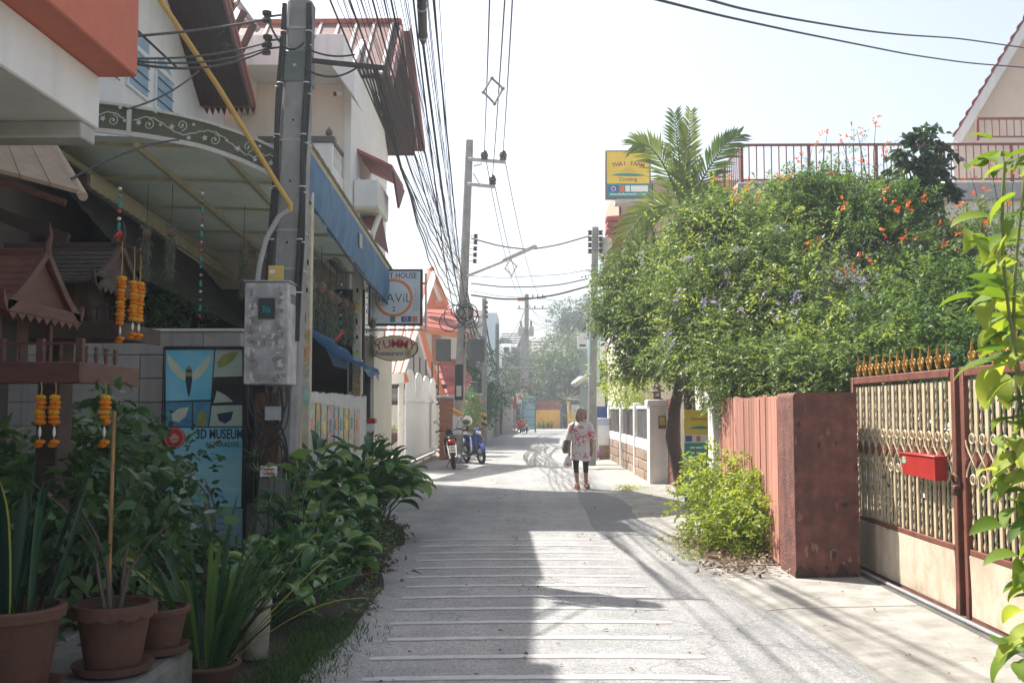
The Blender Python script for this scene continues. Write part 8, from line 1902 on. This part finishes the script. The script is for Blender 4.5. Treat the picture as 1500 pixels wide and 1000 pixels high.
# far street bits
fs = thing('yellow_street_sign', 'white and yellow boards on the far pole at the road end', 'sign', W(766, 600, 69)); 
for (x0, y0, x1, y1, m_) in ((756, 576, 766, 591, pwhite), (766.5, 576, 773.5, 590, yel)): q0, q1 = W(x0, y1, 69.3), W(x1, y0, 69.3); MB().box(q0.x, q1.x, 69.3, 69.36, q0.z, q1.z, .01).build('board', m_, fs)
q0, q1 = W(758.5, 585, 69.28), W(764, 579, 69.28); MB().box(q0.x, q1.x, 69.28, 69.299, q0.z, q1.z).build('arrow_print', porange, fs); MB().tube([W(765, 640, 69.4), W(765, 576, 69.4)], .05, 6).build('post', steel, fs)
pb_ = thing('phone_booth', 'pale teal glass phone booth by the far pole', 'phone booth', WG(775, 633)); p = WG(775, 633); q1 = W(780, 584, p.y)
for sx in (-.42, .42):
    for sy in (-.42, .42): MB().box(p.x + sx - .04, p.x + sx + .04, p.y + sy - .04, p.y + sy + .04, 0, q1.z, .01).build('post', teal, pb_)
MB().box(p.x - .48, p.x + .48, p.y - .48, p.y + .48, q1.z + .001, q1.z + .18, .03).build('roof', pm('pale_teal_board', (.30, .62, .62)), pb_); MB().box(p.x - .37, p.x + .37, p.y - .43, p.y - .41, .2, q1.z - .05).build('pane', pm('pale_glass', (.35, .5, .52), (.3, .45, .48), 4, .1), pb_)
for k in range(4): MB().box(p.x - .38, p.x + .38, p.y - .45, p.y - .431, .5 + .5 * k, .54 + .5 * k).build('glazing_bar', teal, pb_)
rb_ = thing('red_box', 'red box hung on the far end of street wall', 'box', W(754, 598, 66)); q0, q1 = W(751, 598, 66), W(757, 582, 66); MB().box(q0.x, q1.x, 66, 66.4, q0.z, q1.z, .03).build('case', redbox, rb_); MB().tube([((q0.x + q1.x) / 2, 66.2, 0), ((q0.x + q1.x) / 2, 66.2, q0.z)], .05, 6).build('post', steel, rb_)
fg = thing('pale_flag', 'pale yellow and blue cloth flag hanging by the street wall', 'flag', W(736, 600, 52)); MB().tube([W(737, 605, 52), W(738, 570, 52)], .02, 6).build('staff', steel, fg); MB().grid(lambda u, v: tuple(W(731 + 7 * u, 580 + 9 * v + 4 * (1 - u), 52) + Vector((0, .1 * math.sin(5 * u), 0))), 8, 5).build('cloth', pm('pale_flag_cloth', (.65, .65, .45), (.3, .5, .55), .9, .8), fg)
# rubbish bags by the right pole
def bag(c, r, mat, label, zs=.8):
    s = MB(); nu, nv = 18, 12; vs = []
    for i in range(nv + 1):
        th = math.pi * i / nv
        for q in range(nu):
            ph = 2 * math.pi * q / nu; rr = r * (1 + .07 * math.sin(5 * ph + 2 * i) + .05 * math.sin(9 * ph - i)) * (1 - .35 * max(0, math.cos(th)) ** 3)
            vs.append((c[0] + rr * math.sin(th) * math.cos(ph), c[1] + rr * math.sin(th) * math.sin(ph), c[2] + r * zs * (1 + math.cos(th)) + (.05 * r * 4 if i == 0 else 0)))
    s.add(vs, [(i * nu + q, i * nu + (q + 1) % nu, (i + 1) * nu + (q + 1) % nu, (i + 1) * nu + q) for i in range(nv) for q in range(nu)])
    return s.build('rubbish_bag', mat, label=label, cat='bag', group='rubbish bags on the right pavement')
c = WG(871, 674); bag((c.x, c.y, .05), .19, pm('pink_bag', (.62, .30, .52), (.52, .22, .44), 7, .35, .4, 14, trans=.3), 'pink plastic rubbish bag at the foot of the right pole')
c = WG(883, 673); bag((c.x, c.y, .05), .17, pm('yellow_green_bag', (.55, .58, .22), (.45, .5, .18), 7, .35, .4, 14, trans=.3), 'yellow green plastic bag beside the notice board leg')
c = WG(863, 672); bx_ = thing('orange_crate', 'small orange box behind the walking woman', 'crate', (c.x + .25, c.y + .4, .03)); MB().box(c.x + .1, c.x + .4, c.y + .3, c.y + .6, .03, .33, .01).build('body', porange, bx_); MB().box(c.x + .085, c.x + .415, c.y + .285, c.y + .615, .331, .36, .005).build('rim', orange_w, bx_)

# ================================================================== THE WOMAN
skin = pm('tan_skin', (.46, .26, .17), (.40, .22, .14), 9, .55, .05, 60); hair_m = pm('grey_hair', (.34, .33, .32), (.20, .195, .19), 26, .6, .5, 60, stretch=(4, 4, .6)); leg_m = pm('black_leggings', (.018, .017, .018), (.03, .028, .03), 20, .8, .2, 60)
def dress_material():
    m, nt, p = _nodes('white_red_print_dress'); L = nt.links.new
    geo = nt.nodes.new('ShaderNodeTexCoord'); nz = nt.nodes.new('ShaderNodeTexNoise'); nz.inputs['Scale'].default_value = 9; nz.inputs['Detail'].default_value = 3; L(geo.outputs['Object'], nz.inputs['Vector'])
    ad = nt.nodes.new('ShaderNodeMixRGB'); ad.blend_type = 'ADD'; ad.inputs[0].default_value = .16; L(geo.outputs['Object'], ad.inputs[1]); L(nz.outputs['Color'], ad.inputs[2])
    v = nt.nodes.new('ShaderNodeTexVoronoi'); v.feature = 'DISTANCE_TO_EDGE'; v.inputs['Scale'].default_value = 15; L(ad.outputs[0], v.inputs['Vector'])
    r = nt.nodes.new('ShaderNodeValToRGB'); r.color_ramp.elements[0].position = .055; r.color_ramp.elements[0].color = (1, 1, 1, 1); r.color_ramp.elements[1].position = .10; r.color_ramp.elements[1].color = (0, 0, 0, 1); L(v.outputs['Distance'], r.inputs[0])
    g = nt.nodes.new('ShaderNodeTexNoise'); g.inputs['Scale'].default_value = 5.5; L(geo.outputs['Object'], g.inputs['Vector']); gr = nt.nodes.new('ShaderNodeValToRGB'); gr.color_ramp.elements[0].position = .48; gr.color_ramp.elements[1].position = .58; L(g.outputs['Fac'], gr.inputs[0])
    mu = nt.nodes.new('ShaderNodeMath'); mu.operation = 'MULTIPLY'; L(r.outputs[0], mu.inputs[0]); L(gr.outputs[0], mu.inputs[1])
    mx = nt.nodes.new('ShaderNodeMixRGB'); mx.inputs[1].default_value = (.80, .72, .72, 1); mx.inputs[2].default_value = (.62, .05, .06, 1); L(mu.outputs[0], mx.inputs[0]); L(mx.outputs[0], p.inputs['Base Color']); p.inputs['Roughness'].default_value = .85
    return m
dress_m = dress_material()
wp_ = WG(851, 716); wo = thing('person', 'woman in white and red printed tunic and black leggings walking with bags', 'person', (wp_.x, wp_.y, .012))
O = Vector((wp_.x, wp_.y, .012))
# one continuous body grown over a skeleton (she faces the camera: forward is -Y; her right hand is on -X)
J = {'pel': (0, 0, .80, .115), 'waist': (0, .005, .93, .115), 'chest': (0, .01, 1.10, .125), 'neck0': (0, .015, 1.225, .06), 'neck1': (.0, -.01, 1.285, .048), 'head0': (0.005, -.02, 1.345, .075), 'head1': (.008, -.015, 1.415, .088), 'head2': (.008, -.005, 1.475, .06),
     'shR': (-.155, .01, 1.185, .056), 'elR': (-.215, .045, .95, .043), 'wrR': (-.225, -.03, .745, .027), 'haR': (-.226, -.045, .665, .03),
     'shL': (.155, .01, 1.185, .056), 'elL': (.20, .05, .95, .043), 'wrL': (.215, .0, .745, .027), 'haL': (.216, -.012, .665, .03),
     'hiR': (-.085, 0, .76, .09), 'knR': (-.095, -.02, .43, .058), 'anR': (-.075, -.10, .075, .034), 'toR': (-.085, -.26, .03, .032),
     'hiL': (.085, 0, .76, .09), 'knL': (.09, -.06, .43, .058), 'anL': (.10, .10, .085, .034), 'toL': (.125, -.05, .03, .032)}
E_ = [('pel', 'waist'), ('waist', 'chest'), ('chest', 'neck0'), ('neck0', 'neck1'), ('neck1', 'head0'), ('head0', 'head1'), ('head1', 'head2'), ('chest', 'shR'), ('shR', 'elR'), ('elR', 'wrR'), ('wrR', 'haR'), ('chest', 'shL'), ('shL', 'elL'), ('elL', 'wrL'), ('wrL', 'haL'), ('pel', 'hiR'), ('hiR', 'knR'), ('knR', 'anR'), ('anR', 'toR'), ('pel', 'hiL'), ('hiL', 'knL'), ('knL', 'anL'), ('anL', 'toL')]
for sd_, sg in (('R', -1), ('L', 1)):
    hx, hy, hz, _ = J['ha' + sd_]
    for k, (dx, dy, l_) in enumerate(((0, -.028, .058), (0, -.010, .068), (0, .008, .062), (0, .024, .05))):
        J['f%s%d' % (sd_, k)] = (hx - sg * .006, hy + dy, hz - l_ * .55, .0095); J['g%s%d' % (sd_, k)] = (hx - sg * .026, hy + dy - .004, hz - l_, .008); E_ += [('ha' + sd_, 'f%s%d' % (sd_, k)), ('f%s%d' % (sd_, k), 'g%s%d' % (sd_, k))]
    J['t' + sd_] = (hx - sg * .018, hy - .042, hz + .012, .010); J['u' + sd_] = (hx - sg * .03, hy - .045, hz - .03, .0085); E_ += [('ha' + sd_, 't' + sd_), ('t' + sd_, 'u' + sd_)]
keys = list(J); me = bpy.data.meshes.new('body'); me.from_pydata([J[k][:3] for k in keys], [(keys.index(a), keys.index(b)) for a, b in E_], [])
tmp = link(bpy.data.objects.new('tmp_body', me)); sk = tmp.modifiers.new('s', 'SKIN'); sk.use_smooth_shade = True; sub = tmp.modifiers.new('d', 'SUBSURF'); sub.levels = 2; sub.render_levels = 2
for i, k in enumerate(keys):
    sv = me.skin_vertices[0].data[i]; r = J[k][3]; sv.radius = (r, r); sv.use_root = (k == 'pel')
bm2 = bpy.data.meshes.new_from_object(tmp.evaluated_get(bpy.context.evaluated_depsgraph_get())); bpy.data.objects.remove(tmp); bm2.name = 'body'
bm2.materials.clear(); bm2.materials.append(skin); bm2.materials.append(leg_m)
for pl_ in bm2.polygons:
    z = pl_.center.z; pl_.use_smooth = True
    if .30 < z < .84 and abs(pl_.center.x) < .19: pl_.material_index = 1
bo = link(bpy.data.objects.new('body', bm2)); bo.parent = wo
class WB(MB): pass
def wadd(s, name, mat, parent=wo, angle=50):
    s.v = [tuple(Vector(v) + O) for v in s.v]; return s.build(name, mat, parent, angle=angle)
X, Y, Z = (1, 0, 0), (0, 1, 0), (0, 0, 1)
def fold_ring(z, a, b, cy, amp, ph, n=40): return [((a * (1 + amp * math.sin(7 * t + ph)) * math.cos(t)), cy + b * (1 + amp * math.sin(7 * t + ph + .6)) * math.sin(t), z + .012 * math.sin(3 * t + ph)) for t in np.linspace(0, 2 * math.pi, n, endpoint=False)]
rings = [fold_ring(1.262, .085, .07, .012, 0, 0), fold_ring(1.235, .135, .095, .012, .0, 0), fold_ring(1.19, .172, .118, .012, .005, 0), fold_ring(1.05, .172, .13, .008, .03, .4), fold_ring(.90, .165, .13, .006, .05, .8), fold_ring(.75, .172, .138, .003, .07, 1.2), fold_ring(.62, .178, .142, -.004, .085, 1.5), fold_ring(.53, .182, .145, -.01, .10, 1.7)]
s = MB(); s.add([v for r in rings for v in r], [(i * 40 + q, i * 40 + (q + 1) % 40, (i + 1) * 40 + (q + 1) % 40, (i + 1) * 40 + q) for i in range(len(rings) - 1) for q in range(40)])
dr = wadd(s, 'tunic', dress_m)
for sg in (-1, 1):
    s = MB(); s.tube([(sg * .10, .012, 1.215), (sg * .165, .014, 1.175), (sg * .20, .03, 1.04), (sg * .225, .042, .915)], [.065, .07, .07, .082], 16, cap=False); wadd(s, 'sleeve', dress_m, dr)
s = MB(); s.ball((.008, .010, 1.447), (.106, .106, .094), 20, 14); wadd(s, 'hair_cap', hair_m)
s = MB(); s.ball((.008 - .084, -.004, 1.375), (.034, .068, .098), 12, 9); wadd(s, 'hair_side', hair_m)
s = MB(); s.ball((.008 + .086, .004, 1.38), (.03, .06, .088), 12, 9); wadd(s, 'hair_side', hair_m)
s = MB(); s.ball((.008, .07, 1.37), (.09, .05, .09), 14, 9); wadd(s, 'hair_back', hair_m)
s = MB(); s.ball((.008, -.042, 1.392), (.076, .078, .104), 20, 14); fc = wadd(s, 'face', skin)
s = MB(); s.tube([(.008, -.108, 1.42), (.008, -.128, 1.385), (.008, -.116, 1.377)], [.008, .015, .012], 8); wadd(s, 'nose', skin, fc)
for sg in (-1, 1):
    s = MB(); s.ball((.008 + sg * .028, -.108, 1.413), (.013, .008, .007), 10, 6); wadd(s, 'eye', ink, fc)
    s = MB(); s.tube([(.008 + sg * .012, -.112, 1.432), (.008 + sg * .03, -.11, 1.436), (.008 + sg * .046, -.098, 1.43)], .004, 5); wadd(s, 'brow', hair_m, fc)
    s = MB(); s.ball((.008 + sg * .076, -.02, 1.395), (.012, .02, .028), 8, 6); wadd(s, 'ear', skin, fc)
s = MB(); s.tube([(.008 - .026, -.1, 1.352), (.008, -.112, 1.345), (.008 + .026, -.1, 1.352)], [.004, .009, .004], 6); wadd(s, 'mouth', pm('smile', (.5, .3, .26), (.45, .25, .22)), fc)
sandal = pm('coral_sandal', (.58, .10, .08), (.48, .08, .07), 9, .6)
for (ax, ay, az_, tx, ty, nm) in ((-.075, -.07, 0, -.085, -.27, 'sandal'), (.10, .14, .055, .125, -.06, 'sandal')):
    s = MB(); d_ = Vector((tx - ax, ty - ay, -az_)); s.beam((ax, ay, az_ + .008), (tx + d_.x * .08, ty + d_.y * .08, .008), .085, .024, .01); sn = wadd(s, nm, sandal if nm and ax < 0 else pm('brown_sandal', (.16, .06, .05), (.12, .05, .04)))
    s = MB(); m_ = Vector((ax, ay, az_)).lerp(Vector((tx, ty, 0)), .62); s.torus((0, 0, 0), .045, .012, 16, 6, M=Matrix.Translation(m_ + Vector((0, 0, .03))) @ Matrix.Rotation(R(90), 4, 'X')); wadd(s, 'strap', sandal, sn)
    s = MB(); s.torus((0, 0, 0), .045, .010, 16, 6, M=Matrix.Translation((ax, ay - .02, az_ + .075))); wadd(s, 'ankle_strap', sandal, sn)
# what she carries
hb2 = thing('shoulder_bag', 'grey green cloth bag hanging at the woman\'s side', 'bag', O + Vector((-.24, .06, .72))); bagm = pm('olive_cloth', (.20, .19, .15), (.15, .14, .11), 14, .9, .3, 50)
loft(MB(), [(O + Vector((-.27, .1, .66)), .06, .09, X, Y), (O + Vector((-.275, .1, .74)), .085, .13, X, Y), (O + Vector((-.265, .09, .88)), .07, .12, X, Y), (O + Vector((-.255, .08, .94)), .035, .1, X, Y)]).build('pouch', bagm, hb2)
MB().tube([O + Vector((-.25, .02, .93)), O + Vector((-.2, -.03, 1.06)), O + Vector((-.15, -.055, 1.2)), O + Vector((-.12, .0, 1.275)), O + Vector((-.13, .08, 1.2)), O + Vector((-.25, .15, .93))], .014, 6).build('strap', bagm, hb2)
cb = thing('carrier_bag', 'clear plastic carrier bag with orange food in the woman\'s right hand', 'bag', O + Vector((-.25, -.05, .40)))
s = MB(); loft(s, [(O + Vector((-.245, -.05, .635)), .012, .012, X, Y), (O + Vector((-.25, -.05, .58)), .05, .04, X, Y), (O + Vector((-.255, -.05, .48)), .085, .065, X, Y), (O + Vector((-.255, -.05, .42)), .08, .06, X, Y), (O + Vector((-.255, -.05, .40)), .04, .03, X, Y)]); s.build('film', pm('cloudy_plastic', (.70, .70, .70), (.60, .60, .62), 20, .25, .4, 30, alpha=.75), cb)
MB().ball(O + Vector((-.255, -.085, .46)), (.05, .035, .035), 12, 8).build('food', porange, cb)
# ================================================================== AIR
hz = MB().box(-305, 305, -105, 505, -1.5, 16).build('haze', white, kind='stuff', label='thin pale haze in the street air', cat='haze')  # haze volume, added to lift dark tones as well as veil the distance
hmat = bpy.data.materials.new('pale_haze'); hmat.use_nodes = True; hn = hmat.node_tree; hn.nodes.clear()
ho = hn.nodes.new('ShaderNodeOutputMaterial'); hv = hn.nodes.new('ShaderNodeVolumePrincipled')
hv.inputs['Color'].default_value = (.86, .93, 1.0, 1); hv.inputs['Density'].default_value = 0.0024; hv.inputs['Anisotropy'].default_value = 0.3
hn.links.new(hv.outputs[0], ho.inputs['Volume']); hz.data.materials.clear(); hz.data.materials.append(hmat)
